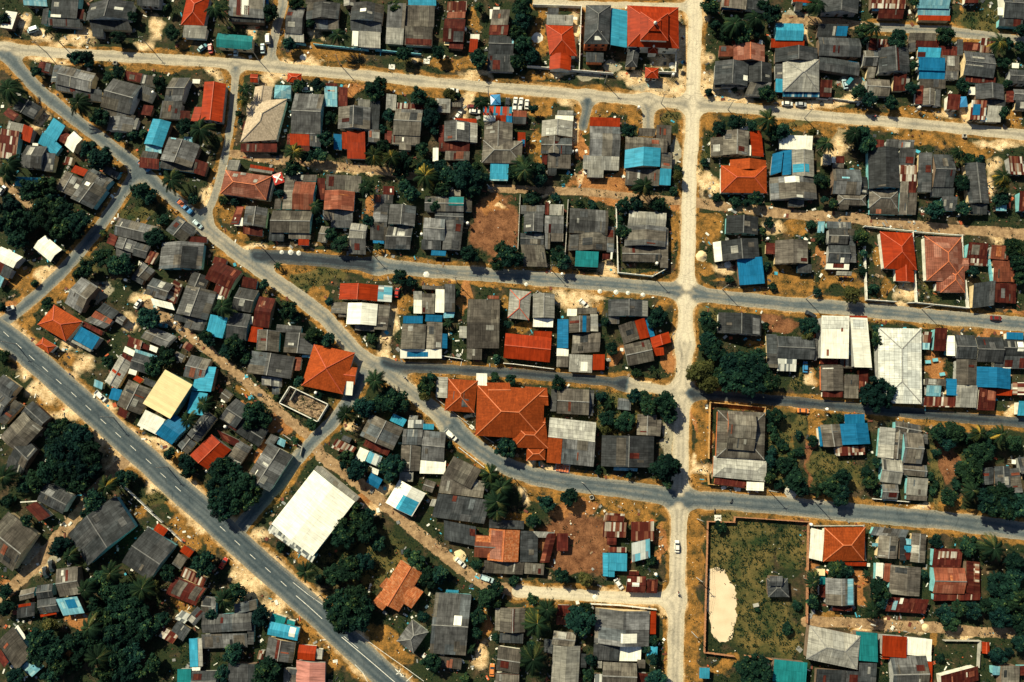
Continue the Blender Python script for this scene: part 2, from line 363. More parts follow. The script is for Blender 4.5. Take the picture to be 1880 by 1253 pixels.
def facade(R, parent, rnd):
    """a door and windows in the wall that looks down the picture"""
    dv = min(.45, R.l*.12)/R.l
    t = 1-dv; ex = Vector((R.U[0], R.U[1], 0)).normalized(); out = Vector((R.V[0], R.V[1], 0)).normalized()
    H_ = R.h
    def panel(name, s, w, z0, z1, mat):
        p = R.pt(s, t); c = Vector((p[0], p[1], 0))+out*.03
        m = MB()
        a = c-ex*w/2; b = c+ex*w/2
        vs = [a+Vector((0, 0, z0)), b+Vector((0, 0, z0)), b+Vector((0, 0, z1)), a+Vector((0, 0, z1))]
        vs2 = [v+out*.06 for v in vs]
        m.add([v-out*.1 for v in vs]+vs2, [(0, 1, 2, 3), (7, 6, 5, 4), (0, 4, 5, 1), (1, 5, 6, 2), (2, 6, 7, 3), (3, 7, 4, 0)])
        return m.obj(name, mat, parent)
    if R.w < 3.2: return
    panel('door', .5, .95, .05, 2.05, 'door_wood')
    for s in (.25, .75):
        if R.w > 5: panel('window', s, 1.2, .95, 1.95, 'window_dark')
    if H_ > 4.8:
        for s in (.22, .5, .78): panel('window', s, 1.1, 3.3, 4.5, 'window_dark')

HOUSE_N = 0
def kind_of(label):
    for w, nm in (('prayer hall', 'prayer_hall'), ('warehouse', 'warehouse'), ('carport', 'carport'), ('kiosk', 'kiosk'), ('pavilion', 'pavilion'), ('shelter', 'shelter'), ('outbuilding', 'outbuilding'), ('canopy', 'canopy'), ('sheds', 'shed'), ('shed', 'shed'), ('hut', 'hut')):
        if w in label.split(' with ')[0]: return nm
    return 'house'
def H(label, spec, wall=None):
    global HOUSE_N
    HOUSE_N += 1
    rnd = random.Random(HOUSE_N*7+3)
    kind = kind_of(label)
    roofs = []
    for i, part in enumerate(spec.split(';')):
        tk = part.split()
        typ, mk = tk[0], tk[1]
        nums = []; j = 2
        while j < len(tk):
            try: nums.append(float(tk[j])); j += 1
            except ValueError: break
        h = None; capm = None; pats = []; rk = 1.0
        while j < len(tk):
            q = tk[j]
            if q == 'k':
                pats.append((tk[j+1], [float(v) for v in tk[j+2:j+6]])); j += 6
            elif q[0] == 'h': h = float(q[1:]); j += 1
            elif q[0] == 'r': rk = float(q[1:]); j += 1
            elif q.startswith('cap'): capm = 'cap_red'; j += 1
        if kind in ('kiosk', 'hut', 'shed', 'shelter', 'canopy', 'carport') and h is None: h = 2.5-.08*i
        if h is None: h = (3.0 if i == 0 else 2.72-.11*min(i, 7)) if typ[0] != 'f' else 2.3-.03*i
        if typ[0] == 's' and i > 0 and ' h' not in part: h = 2.25-.05*min(i, 8)
        h += (HOUSE_N % 7)*.011+i*.0037
        A, B, C = P(nums[0], nums[1], h), P(nums[2], nums[3], h), P(nums[4], nums[5], h)
        R = Roof(typ, A, (B[0]-A[0], B[1]-A[1]), (C[0]-A[0], C[1]-A[1]), h, .35 if (kind == 'warehouse' and 'white' in label) else rk)
        roofs.append((R, mk, pats, capm))
    R0 = roofs[0][0]
    c = R0.pt(.5, .5)
    root = empty(kind, c[0], c[1], 0)
    tag(root, label, kind.replace('_', ' '), 'village buildings of one or more roofs')
    wm = 'wall_'+wall if wall else WALLS[rnd.randrange(len(WALLS))]
    nd = 0
    for i, (R, mk, pats, capm) in enumerate(roofs):
        mk2 = 'beige' if (mk == 'C' and 'beige' in label) else mk
        nm = 'roof' if i == 0 or R.typ[0] in 'ghp' else 'lean_to_roof'
        ro = roof_mesh(R, rnd, mk2, root, nm)
        if R.typ[0] in 'ghp' and min(R.w, R.l) > 2.5:
            cm = capm or CAPS.get(mk2)
            if cm and (R.typ[0] != 'g' or rnd.random() < .75): cap_mesh(R, cm, ro, .34 if R.typ[0] == 'g' else .30)
        pats = [(pk, R.st(P(q[0], q[1], R.h+R.rise*.5))+R.st(P(q[2], q[3], R.h+R.rise*.5))) for pk, q in pats]
        # odd replacement sheets and mended strips on the old sheet roofs
        if mk in 'GDNLJM' and R.typ[0] in 'gs' and R.w*R.l > 18:
            for _ in range(rnd.choice([0, 1, 1, 2, 3])):
                pk = rnd.choice(dict(G='LNDMINJ', D='GNLMG', N='LGDJIM', L='IGNI', J='MTNG', M='JSNJ')[mk])
                aw, al = ((rnd.choice([.9, .95, 1.9, 2.8]), rnd.choice([1.8, 2.4, 3.6])) if rnd.random() < .75 else (.45, rnd.uniform(1.5, 3.5)))
                if R.typ in ('gy', 'sl', 'sr'): aw, al = al, aw
                ws, ht = min(.8, aw/R.w), min(.8, al/R.l)
                s0 = rnd.uniform(.03, .97-ws); t0 = rnd.uniform(.03, .97-ht)
                if R.typ == 'gx' and t0 < .5 < t0+ht: t0 = .52 if rnd.random() < .5 else max(.02, .48-ht); ht = min(ht, .46)
                if R.typ == 'gy' and s0 < .5 < s0+ws: s0 = .52 if rnd.random() < .5 else max(.02, .48-ws); ws = min(ws, .46)
                if not any(s0 < q[2] and q[0] < s0+ws and t0 < q[3] and q[1] < t0+ht for _k, q in pats): pats.append((pk, (s0, t0, s0+ws, t0+ht)))
        for pk, (s0, t0, s1, t1) in pats:
            s0, s1 = sorted((max(.01, min(.99, s0)), max(.01, min(.99, s1)))); t0, t1 = sorted((max(.01, min(.99, t0)), max(.01, min(.99, t1))))
            if s1-s0 < .02 or t1-t0 < .02: continue
            ss = [s0, s1]; ts = [t0, t1]
            if R.typ == 'gy' and s0 < .5 < s1: ss = [s0, .5, s1]
            if R.typ == 'gx' and t0 < .5 < t1: ts = [t0, .5, t1]
            V = [R.pt(s, t, .07) for t in ts for s in ss]+[R.pt(s, t, -.02) for t in ts for s in ss]
            n = len(ss); N = n*len(ts); Fc = []; UV = []
            for b_, fl in ((0, False), (N, True)):
                for j in range(len(ts)-1):
                    for q in range(n-1):
                        a = b_+j*n+q; f = [a, a+1, a+n+1, a+n]
                        Fc.append(tuple(f[::-1] if fl else f))
            ring = [q for q in range(n)]+[j*n+n-1 for j in range(1, len(ts))]+[N-1-q for q in range(1, n)]+[j*n for j in range(len(ts)-2, 0, -1)]
            for q in range(len(ring)):
                a, b_ = ring[q], ring[(q+1) % len(ring)]; Fc.append((a, N+a, N+b_, b_))
            dn = R.typ in ('gx', 'sd', 'su', 'f', 'h', 'p')
            for f in Fc:
                for q in f:
                    s, t = ss[(q % N) % n], ts[(q % N)//n]
                    UV.append((s*R.w, t*R.l) if dn else (t*R.l, s*R.w))
            mesh_obj('roof_sheet', V, Fc, pk, ro, UV)
        FOOT.append((R.TL, R.U, R.V))
        if not (kind in ('carport', 'canopy') or (R.typ[0] == 'f' and R.h < 2.4 and R.w*R.l < 14)):
            wm_i = wm if R.typ[0] != 's' or rnd.random() < .5 else WALLS[rnd.randrange(len(WALLS))]
            wall_mesh(R, wm_i, root, 0, 0)
            if i == 0: facade(R, root, rnd)
        else:
            for s, t in ((.06, .06), (.94, .06), (.06, .94), (.94, .94)):
                p = R.pt(s, t, -.08); m = MB(); m.box(p[0]-.06, p[1]-.06, -.05, p[0]+.06, p[1]+.06, p[2]); m.obj('post', 'concrete', root)
    if 'finials' in label:
        for (s, t), k, rr in (((.5, .5), 2, .5), ((.5, .5), 3, .4)):
            R = roofs[k][0]; p = R.pt(.5, .5)
            m = MB(); m.tube([(p[0], p[1], p[2]-.2), (p[0], p[1], p[2]+.25), (p[0], p[1], p[2]+.6), (p[0], p[1], p[2]+.95), (p[0], p[1], p[2]+1.5)], [rr*.5, rr*1.3, rr*1.45, rr*.8, .04], 10); m.obj('finial', 'cap_pale', root, True)
    # children keep world coordinates: shift their meshes to the thing's base
    for o in root.children:
        o.location = (-c[0], -c[1], 0)
    xs = [q[0].pt(.5, .5) for q in roofs]
    rad = max(math.hypot(x[0]-c[0], x[1]-c[1])+max(q[0].w, q[0].l)/2 for x, q in zip(xs, roofs))
    HOUSES.append((c[0], c[1], rad, label))
# ---- houses: T(ox, oy) sets the origin; H(label, roof sections) with every corner surveyed on the ground plan ----
T(0,0)
H("white tin shed with red streaks at the road's end","sr W 50 85 125 90 10 205 k R 30 150 70 175")
H("pale blue roofed house at the upper corner","gx Q 175 -70 345 -60 170 38")
H("dark house with two white sheets above the sandy yard","sd D 390 -50 580 -40 360 125 k W 362 100 432 124;sd D 350 133 580 147 348 185;sl D 312 60 357 65 295 175;sr M 542 65 606 70 530 135")
H("dark gabled house with tiny porch above two-lobed tree","gy D 650 25 965 15 615 150 k W 830 55 880 72;sd D 645 148 930 162 655 208;sd D 665 208 745 212 665 264")
H("dark house at the upper edge by the sandy drive","gx D 1000 -70 1160 -60 985 40")
H("red hipped house with grey ruined annex beside sandy drive","h R 1345 -30 1510 -25 1300 180;sd L 1330 188 1495 198 1310 270")
H("small maroon hut at the fork of diagonal lane","gy M 285 445 370 455 265 520 k G 335 455 350 515")
H("wide grey house with dark lower roofs beside diagonal lane","gx G 440 470 690 530 400 605 k N 650 570 650 640;sd D 400 603 735 652 403 650;sd D 530 660 735 690 525 705;sl G 390 470 440 472 365 590")
H("big patched grey house with maroon rear sheets","gx G 815 565 1022 620 720 768;sd G 1025 618 1120 650 985 708;sd G 1030 538 1150 562 1005 605;sd M 905 515 1030 535 890 575;sd G 755 775 980 838 730 825;gy G 790 838 970 852 765 940;sd M 1040 760 1110 768 1012 825;sr L 970 850 1000 852 945 930")
H("stepped grey house touching the long red roof","gx G 1240 560 1370 560 1180 730;sd G 1175 733 1320 743 1145 850;sd M 1300 800 1372 805 1290 862")
H("long bright red roofed house beside the side lane","gy R 1470 590 1625 605 1440 865;sl R 1400 770 1462 775 1370 872;f W 1385 570 1440 572 1380 600")
H("dark hut with pale ridge beside sandy yard","gy D 150 695 300 770 90 785;sl M 60 775 148 832 20 820")
H("rust striped shed with orange end at the border","sd S 20 932 150 952 -20 1130;sd L 70 875 185 900 45 928;sd R 182 902 250 930 147 1000")
H("aqua roofed house in three steps below the lane","sd A 395 855 480 915 320 955;sd A 315 958 412 1005 272 1032;sr A 395 1010 445 1055 340 1080")
H("cream and maroon roofed house beside the stepped aqua roofs","gx W 530 945 592 1000 465 1045;gx M 462 945 532 985 412 1008;sd S 480 1130 530 1140 460 1180")
H("two-part grey house with aqua strip and rusty corner","gx G 195 1045 340 1055 150 1205;sd D 330 1105 410 1110 300 1230;sd A 120 1274 300 1284 105 1339;sd S 302 1275 370 1277 300 1335;f W 235 1030 275 1032 233 1048")
H("aqua gabled house with pale blue porch and rusty front","gy A 1100 855 1230 880 1035 1035;sd Q 1050 1040 1165 1060 1045 1085;sd G 1030 1088 1145 1100 1010 1132;sd M 1010 1135 1150 1150 1000 1205")
H("grey gabled house with two aqua sheets below aqua gable","gy G 1215 985 1440 1045 1150 1150 k Q 1225 985 1265 1005;sd G 1165 1150 1410 1185 1145 1208;sd M 1412 1150 1502 1180 1380 1240;sd Q 1325 985 1390 990 1322 1020")
T(400,0)
H("grey house with white and maroon sheets at upper edge","sd G 90 -60 345 -40 75 115 k M 140 -30 165 110 k W 170 -30 215 105 k M 190 40 220 105;sd D 80 120 335 132 80 155;f B 345 -30 365 -30 345 50")
H("long teal roofed house beside the road junction","gx E 0 240 255 262 -10 340")
H("narrow three-step grey house on the junction corner","gx G 510 50 630 55 482 240;sd L 482 243 620 252 480 297")
H("grey house with wavy gable edge behind coconut palm","gy G 645 30 880 25 630 145;sd G 690 148 870 152 690 210")
H("brown grey house cut off by the upper edge","gx N 640 -70 775 -70 630 32")
H("pale narrow house cut off by the upper edge","gy L 905 -70 990 -70 905 45")
H("grey gabled house with white concrete terrace below","gy G 965 20 1195 40 950 145 k W 1025 65 1068 92;sd D 955 150 1175 167 955 222;f L 1015 225 1170 235 1012 338;f W 968 225 1012 228 962 330")
H("narrow grey house with two pale lower steps","sd G 1225 30 1355 35 1210 200;sd L 1215 206 1340 214 1205 315")
H("brown grey house with aqua top and maroon stain","gx A 1370 -40 1570 -40 1368 42;sd N 1355 47 1560 52 1348 190;sd N 1348 197 1545 207 1342 325 k M 1350 275 1535 325")
H("tiny red kiosk on the sandy corner","gx R 235 532 290 536 233 592")
H("small red hipped shelter beside the sandy corner","h R 502 525 602 532 498 590")
H("large beige tiled house with brick red porch","h C 240 728 497 712 160 1022;gy C 268 625 395 625 245 765;gx C 215 745 292 748 205 830;sd M 168 1036 428 1038 162 1092;sl M 190 870 212 872 172 940",wall='W')
H("pale blue tiled pavilion touching the beige tiled house","p Q 410 612 528 616 403 708")
H("grey house with red porch beside beige tiled house","gx G 555 672 765 680 525 960;sd R 520 966 660 972 518 1045;sd D 662 972 740 977 660 1052;sd M 600 1050 660 1052 600 1090;sl M 500 965 518 966 495 1040")
H("pale blue corrugated carport with maroon ends","sd Q 770 628 860 632 768 765 k S 790 650 840 662;sd M 775 600 860 604 773 626;sd M 872 632 937 640 865 762")
H("grey house with dark panels and double red annex","gy G 868 770 1098 775 862 928 k M 890 850 945 878 k D 950 775 1040 900;sd D 1100 730 1170 735 1085 930;sd L 1010 718 1095 722 1005 768;sd G 1085 937 1168 942 1080 1020;sd R 930 950 1060 955 930 1140;sd R 897 957 930 960 895 1070;sd B 835 970 892 975 833 1075")
H("pale little shed in the trees above grey house","sd L 1215 682 1287 690 1207 788")
H("grey house with rust striped top among trees","gx G 1280 782 1475 792 1257 970;sd S 1290 742 1480 757 1285 782;sd N 1255 973 1455 982 1250 1037 k W 1325 990 1336 1018;sd N 1305 1040 1390 1044 1302 1077;sl M 1217 942 1255 946 1206 1032;sl M 1200 960 1216 961 1198 1030")
T(800,0)
H("maroon house with patchwork tin rear by golden yard","gx M 65 135 215 140 50 300 k G 130 230 195 300;sd S 85 20 225 15 80 90;sd J 85 92 215 90 80 132;sd M 100 303 200 312 95 347;f C 62 300 98 302 60 325")
H("small orange hut with white end beside round shrub","sd R 248 287 305 290 238 375;sd W 250 250 315 250 248 285")
H("grey house with maroon middle and dark lower roof","gx D 385 258 565 264 375 388 k Q 550 275 565 325;sd N 410 80 535 80 392 183;sd M 390 187 525 187 380 252;sd D 375 390 565 396 370 512;f W 388 70 410 70 388 138;f W 415 52 460 53 413 75")
H("long red tiled house with pale rear roof","h R 790 180 985 190 818 395;gy R 822 388 975 395 815 500;sd L 800 112 990 117 795 178;sd D 805 62 885 65 800 108",wall='W')
H("two-storey dark hipped house with orange front wall","h D 1080 38 1260 38 1065 318 h5.6 k W 1145 232 1190 285;sd D 1080 382 1205 387 1080 447 h2.8",wall='O')
H("aqua flat carport between dark house and red hall","sr A 1258 68 1378 80 1252 332 h4")
H("small dark hipped outbuilding in front of red hall","h D 1385 338 1470 340 1360 482")
H("pale thatch hut beside the white parked cars","sd L 8 715 108 720 3 808;sd N 110 738 185 740 108 768")
H("patched house with red roofs and pale glassy strip","gy G 62 872 240 877 60 1018 k W 150 880 205 935;sl M 25 902 63 902 20 1020;sd R 140 852 295 858 138 880;sr L 242 885 300 888 240 1025;sd M 25 1022 245 1027 20 1088;sd N 70 1090 245 1094 65 1152;f W -20 1065 20 1066 -22 1160")
H("large house with red and blue striped rear sheets","h N 342 1010 625 1015 330 1172;gy N 350 880 553 885 345 1060;sd X 345 768 550 775 340 830;sd J 555 797 655 802 553 840;f W 345 832 430 834 343 874;sd R 432 832 505 834 430 878;sd B 507 835 550 838 505 880;sd D 555 842 650 846 552 890;sd R 590 958 645 960 588 1055 k B 617 1005 640 1050;sd A 395 1177 525 1182 388 1292;f Q 390 1290 518 1292 388 1300")
H("house with long pale roof and grey raised middle","gx G 758 988 980 993 755 1105;gy L 765 868 985 872 760 983;f W 860 830 990 834 858 868;sd L 875 797 990 799 870 828;gy N 815 980 890 985 810 1100 h3.5;sd N 805 1110 970 1116 803 1207;sd D 805 1210 870 1212 803 1255;sd M 765 1117 803 1119 762 1182")
H("pale weathered house with bright red rear strip","gx G 1108 908 1325 915 1103 1120;sd R 1110 847 1325 854 1106 906;sd L 1060 1122 1318 1132 1057 1218;sd L 1090 1222 1205 1226 1088 1275")
T(1160,0)
H("large red tiered prayer hall with white finials","p R -32 40 335 55 -32 335 h5;p R 62 88 262 95 60 288 h7.6;p R 120 138 210 142 118 222 h9.2;p R 118 308 190 312 115 382 h3.6",wall='W')
H("little red roofed gate kiosk before the prayer hall","p R 97 486 192 490 93 562",wall='W')
H("grey house with big blue gable by crossroads","gx N -45 980 255 1000 -50 1080;sd N 50 925 175 930 40 978;sd N 175 905 282 910 172 1040;gy A -48 1078 208 1065 -55 1212 h3.4;sr N 207 1092 290 1100 202 1212;sd N -45 1216 198 1226 -50 1328;sd A 200 1217 280 1222 197 1330")
H("grey house with blue fronted porch at upper edge","sd N 645 -20 825 0 640 50;gx D 820 -60 975 -40 815 60;f B 650 52 815 56 648 68")
H("small mixed roof hut with red top by palm","sd R 1160 -40 1300 -30 1155 14;sd N 1175 17 1225 20 1173 70;f B 1225 20 1275 22 1225 40")
H("blue flat roofed house with red lower strip","gx A 1033 168 1232 172 1030 290;sd R 1000 284 1238 300 998 342")
H("rusty brown house with red rear strip","gy F 730 318 955 325 730 440;sd R 725 286 880 291 722 318;sd J 625 337 728 337 622 407;f W 918 290 940 291 916 320")
H("wide dark grey house on the crossroads corner","gy D 600 442 840 450 590 612 k W 805 537 842 575;gy D 842 450 1005 457 840 595;h N 650 565 838 570 640 625;sd G 845 598 1000 603 808 690;sl N 590 570 650 572 580 640")
H("pale front gabled house with striped blue awning","h L 1085 425 1345 428 1085 660;gy D 1030 350 1335 347 1028 450;sl D 1030 455 1083 456 1030 568;sd A 1030 573 1084 576 1030 662;sd K 1085 664 1350 668 1083 696;sd M 1352 580 1435 586 1350 695")
H("grey house with red side roof by golden verge","gy N 660 938 843 945 655 1115;sl N 565 992 658 990 568 1125;sr R 842 938 930 942 860 1125;f W 828 1045 858 1047 826 1118;f W 760 910 843 908 760 936;sd S 612 965 660 966 605 990")
H("orange hipped house by the street crossing","h O 640 1190 968 1195 640 1385;gy O 705 1150 965 1155 705 1225",wall='W')
H("white and grey house with two blue side roofs","gy L 1150 1080 1305 1082 1155 1272 k A 1160 1180 1275 1240;sd W 1060 977 1295 985 1060 1072;sl B 1012 1108 1085 1088 995 1262;sl B 1088 1085 1147 1080 1082 1262;gy G 990 1280 1320 1276 1000 1438 k W 1095 1275 1200 1318 k W 1175 1408 1228 1432;sd D 1125 1440 1235 1442 1125 1485")
T(1480,0)
H("dark gabled house at upper edge by palm","gy D 110 -70 385 -65 95 95")
H("sprawling dark house with two small blue sheets","gx D 85 267 385 278 90 402;sd D 85 180 300 185 75 265 k B 222 192 298 258;gx D 92 405 380 450 90 502 k B 308 400 372 448")
H("dark grey house with rusty ridge beside sprawling house","gy D 515 348 735 345 525 525 k M 645 348 668 520;gx G 410 365 513 365 405 475;sd N 440 490 500 490 430 562;gx N 435 567 600 577 430 685;sd M 625 540 715 540 622 655;sd L 690 572 740 573 688 650")
H("small rusty shed with white scraps above dark house","sd M 450 280 505 285 448 360;sd S 510 287 630 292 505 343")
H("house with bright blue stepped middle roofs","sd B 800 418 990 425 808 505;sd A 800 347 965 352 798 415 k M 800 375 858 410;sd N 740 240 935 245 735 290;sl G 735 292 783 293 735 375;sd M 790 297 955 302 785 345;sd B 810 508 995 515 808 570;sd N 812 573 998 577 815 635;gy N 842 638 925 640 838 755;sr G 927 645 968 648 922 765;sl M 792 617 840 619 783 750;sd M 962 337 1080 342 966 403;sd N 972 407 1090 412 985 505;sd G 992 509 1090 513 995 570")
H("dark house with pale strip and maroon rear","gx D 1135 367 1350 390 1130 540 k L 1145 465 1270 485 k L 1195 405 1280 430;sd M 1130 307 1248 313 1125 363;sd S 1250 282 1345 287 1245 378;sl G 1085 285 1124 288 1085 400;sd M 1145 545 1360 563 1143 590")
H("small maroon shed beside the pale yard","sd M 1012 682 1102 690 1010 785")
H("dark gabled house above striped tin roofs","gy D 1215 605 1420 610 1220 715;f W 1165 627 1215 628 1165 682;sd D 1290 720 1430 725 1290 765")
H("patchwork striped tin house with small blue sheet","sd S 1182 728 1290 732 1177 860 k B 1200 752 1250 828;sr Y 1250 770 1300 772 1248 876;sd L 1300 768 1400 770 1296 878")
H("dark house by the border with maroon strip","gx D 1460 500 1600 505 1458 600;gx G 1490 642 1600 647 1490 720;sd D 1500 725 1600 728 1500 790;sl M 1440 655 1489 658 1438 735;f W 1480 455 1530 457 1478 490")
H("rusty roofed house at upper edge","sd S 470 -50 715 -45 465 60;sd M 520 65 700 70 515 132;sd Q 475 52 570 55 475 80")
H("pale blue roofed house with red front strip","gx Q 800 -70 1030 -65 795 60;sd Q 800 63 1030 67 800 110;sd R 805 113 1035 118 805 146",wall='C')
H("small maroon hut at upper edge by grass plot","sd M 1145 -50 1240 -50 1140 22")
H("dark house with white side patch above right field","gx D 1400 -60 1570 -50 1420 128;sd G 1385 130 1555 138 1385 188;f W 1375 55 1418 57 1378 110")
H("small white and maroon hut near bare yard","sd M 212 1125 272 1126 214 1172;f W 182 1127 212 1127 184 1172")
H("little concrete slab hut near bare yard","f L 120 1110 180 1112 118 1185")
T(0,310)
H("grey house with turquoise side wall beside lane corner","gy G 610 72 770 150 505 212 k W 620 90 640 130;gy N 470 15 600 75 395 145 k W 545 105 560 150;gx G 660 -5 815 80 595 75;sd G 765 -20 865 35 735 22;sd R 545 -22 638 12 508 22",wall='Q')
H("cream roofed carport beside the left lane","gx W 325 480 447 582 240 568")
H("cream and maroon roofed house at the border","gx W 10 560 165 635 -60 640;sd M -30 622 60 662 -60 722;sd D 40 692 100 727 0 760;sd Q 0 762 40 790 -40 830")
H("broad grey house with maroon side above shrubs","gx G 858 352 1140 418 818 475;gy G 855 487 985 527 825 565;gx D 987 530 1085 557 950 622;sl M 788 462 852 487 765 535;sd D 840 570 945 592 830 632")
H("grey gabled house beside the parked truck","gy G 1280 337 1410 428 1190 442")
H("wide grey house with maroon rear strip by lane","gy G 1165 532 1468 534 1142 722 k D 1320 560 1400 720;sd M 1315 487 1490 492 1310 528")
H("narrow grey hut with rusty striped lean-to","gy G 1030 672 1115 732 960 750;sd S 1090 595 1150 612 1038 672;sd D 960 755 1040 800 940 792")
H("grey house with white edge and rusty side","gx G 1100 785 1250 832 1040 900;sr S 1255 802 1310 832 1200 945;sd W 1085 930 1240 968 1100 980")
H("long grey house with vertical ridge beside maroon roofs","gy G 1340 837 1560 887 1265 1040 k L 1350 970 1375 1040;gy G 1385 737 1510 782 1345 832;sd D 1255 1045 1490 1092 1245 1090;sd G 1340 1095 1480 1122 1320 1142")
H("bright orange hipped house above the lined road","h O 390 978 592 1098 270 1120",wall='W')
H("dark grey house above the bright orange hip","gx G 590 775 705 850 465 965")
H("brown and grey banded house beside orange hip","sd D 755 965 865 1032 695 1018;sd J 692 1022 815 1090 655 1062;sd G 655 1064 800 1122 605 1092;sd M 603 1096 742 1170 590 1126;gx G 860 1037 912 1070 825 1095")
H("blue roofed house with pale lower edge","sd B 592 1138 728 1215 525 1225;sd L 522 1230 660 1302 510 1246")
H("grey house above the pile of white patched sheds","gx G 1090 1132 1268 1205 1010 1215")
T(0,620)
H("small orange hipped shelter above the lined road","p O 310 0 405 60 255 55",wall='W')
H("patchwork shed of maroon and white sheets","sd S 935 -5 1030 25 910 60;sd M 1022 37 1080 60 1010 72;sd W 1082 52 1140 75 1065 87;sd W 902 62 975 97 885 102;sd M 887 107 960 147 870 152")
H("dark shed with pale blue rear edge","gx D 975 107 1115 152 930 222;sd Q 972 82 1130 132 965 108;sd W 935 222 990 238 920 258")
H("long pale corrugated shed with red streak","gy L 862 127 948 182 755 315 k R 800 240 870 262;sd Q 685 300 745 325 672 350")
H("small blue shed behind the white pickup","sd B 812 362 885 378 780 440")
H("brown grey gabled house beside cream roof","gy N 925 302 1100 375 835 482;sd R 985 272 1035 302 955 300;sd M 865 498 925 532 840 552;sd D 1045 285 1125 320 1030 330")
H("large plain cream roofed house near lined road","sr C 1195 232 1382 340 1035 475 h5",wall='E')
H("long aqua roofed house beside the cream roof","sl A 1420 203 1562 215 1380 380;sl A 1376 384 1500 404 1340 542")
H("grey house behind the long aqua roof","gx G 1375 125 1520 160 1315 280")
H("white roofed shed between cream and blue roofs","sd W 1055 520 1195 590 985 630")
H("strong blue gabled house beside the lined road","gx B 1250 550 1370 630 1115 690")
H("narrow dark house left of large red roof","gy D 1480 520 1558 580 1345 695 k L 1440 600 1425 640;gy G 1335 697 1410 760 1275 775")
H("large red roofed house beside dark trees","gy R 1520 695 1662 808 1365 845;sd M 1566 665 1715 735 1600 740")
H("little grey hut near the dirt lane","gx G 1270 98 1332 130 1243 152")
H("little maroon hut near the dirt lane","gx S 1340 27 1390 58 1310 72")
H("dark house at the border beside lined road","gx D 25 265 140 350 -40 350;gx D -10 335 100 425 -110 482;sr G 115 447 168 488 -20 590")
H("big grey house with pale sheet above great tree","gy N 170 532 310 650 0 712 k L 240 625 300 690;gx D 235 457 365 575 150 542;gx D 170 707 270 805 70 860 k R 175 707 265 790;sd D 75 845 180 900 40 930")
H("dark house with maroon side roof among trees","gx D 345 1037 530 1135 265 1170;sl M 262 1178 375 1280 182 1218;f W 145 1180 265 1172 145 1188")
T(400,310)
H("brick red hipped house above the bent lane","h F 55 10 385 55 15 180 k L 110 30 138 60 k L 262 75 282 105 k L 160 20 195 45;sr G 387 67 412 70 342 230;sd L 85 -60 165 -55 60 8;sd R 235 -30 405 0 230 -8;sd L 230 -5 395 20 222 12")
H("small grey house with maroon porch by bent lane","gy G 200 270 360 286 180 408;sd M 185 413 325 432 180 468;sl M 135 272 195 274 90 400;f W 122 352 182 354 118 410")
H("long brown grey house with maroon gable","gx N 395 300 680 305 372 458;gx J 555 92 705 97 532 292 h3.4;sd N 490 47 715 47 480 90;sl N 480 92 552 94 462 292;sd N 510 462 665 466 508 502;sd D 372 460 476 464 365 516;sd R 580 507 658 510 576 550;sl N 412 217 460 219 403 292",wall='Q')
H("house with maroon gable between two grey roofs","gy J 770 157 985 167 760 295;sd N 785 45 1035 60 772 153;sd G 758 300 972 308 755 368;sd D 815 370 970 374 812 422;sd M 720 72 776 74 715 222",wall='Q')
H("grey house of paired gables above leafy bank","gy G 1235 257 1425 272 1222 400;gy G 1125 252 1230 257 1110 388;sd G 1125 187 1262 192 1120 248;sd G 1100 392 1218 397 1095 512;gx G 1222 407 1405 412 1197 575;sd M 1190 127 1268 130 1188 185 k W 1238 145 1250 170;f B 1115 515 1195 520 1115 535",wall='Q')
H("narrow brown shed behind round shrubs","gx N 745 412 805 418 715 525")
H("narrow pale and grey house above dark lane stretch","gx L 960 390 1078 400 940 497;sd G 942 502 1065 507 940 612")
H("red roofed house with pale striped end panel","gy R 880 825 1155 838 870 940;sr Y 1157 840 1255 844 1150 955")
H("grey house with twin cream roof panels","gy W 935 964 1150 974 922 1118 h3.2;sl N 818 960 935 964 812 1040;sr N 1150 978 1240 982 1125 1157;sd N 985 1122 1125 1132 985 1160;f N 868 1042 922 1043 866 1065")
H("dark maroon house with white scraps beside diagonal lane","gx M -10 660 175 740 -95 790 k W 115 712 175 738;sd S 0 817 100 852 -40 905;f W 0 905 50 917 -10 935;sd S -20 632 70 655 -40 680")
H("long dark house with pale cross ridge by diagonal","gx G 155 852 295 877 95 1010 k W 95 1000 235 1028;gx D 95 1030 240 1048 55 1225;sd M 185 777 290 797 168 848")
H("bright aqua roof corner beside long dark house","sd A -45 1050 78 1075 -90 1195")
H("dark maroon roofed house with orange lower end","gx M 300 918 415 935 250 1130;sd R 250 1135 330 1148 215 1240;f W 240 1062 255 1064 232 1118")
H("grey house of three gables above orange red hip","gy G 285 1154 445 1169 275 1304;gy G 490 1174 705 1194 470 1319;gx G 425 1119 605 1134 420 1172;f Q 630 1289 680 1292 628 1306;f Q 605 1339 665 1341 603 1356")
H("grey house with blue strips and cream lower roof","gy N 1325 1117 1498 1120 1312 1296;sd B 1335 1060 1475 1060 1330 1112;sd B 1495 1050 1615 1055 1490 1097;gy N 1502 1102 1615 1107 1495 1294;sd W 1312 1300 1610 1300 1310 1364 k B 1360 1318 1510 1352;sr B 1612 1185 1650 1188 1610 1290",wall='Q')
T(400,620)
H("large orange red hipped house at lane junction","h O 690 48 985 110 600 345;gx O 800 192 1003 217 780 315 k W 915 315 945 395;sd W 918 315 978 320 905 412",wall='W')
H("grey gabled house beside the unroofed ruin","gy G 240 95 555 140 207 253;sl J 557 142 605 145 542 237;gy G 315 277 460 292 315 342;sd G 395 347 445 352 388 408")
H("dark house beside round tree and dirt lane","gx D 130 437 245 512 10 580;sd D 130 560 265 650 75 645;gx D 280 612 360 662 215 738")
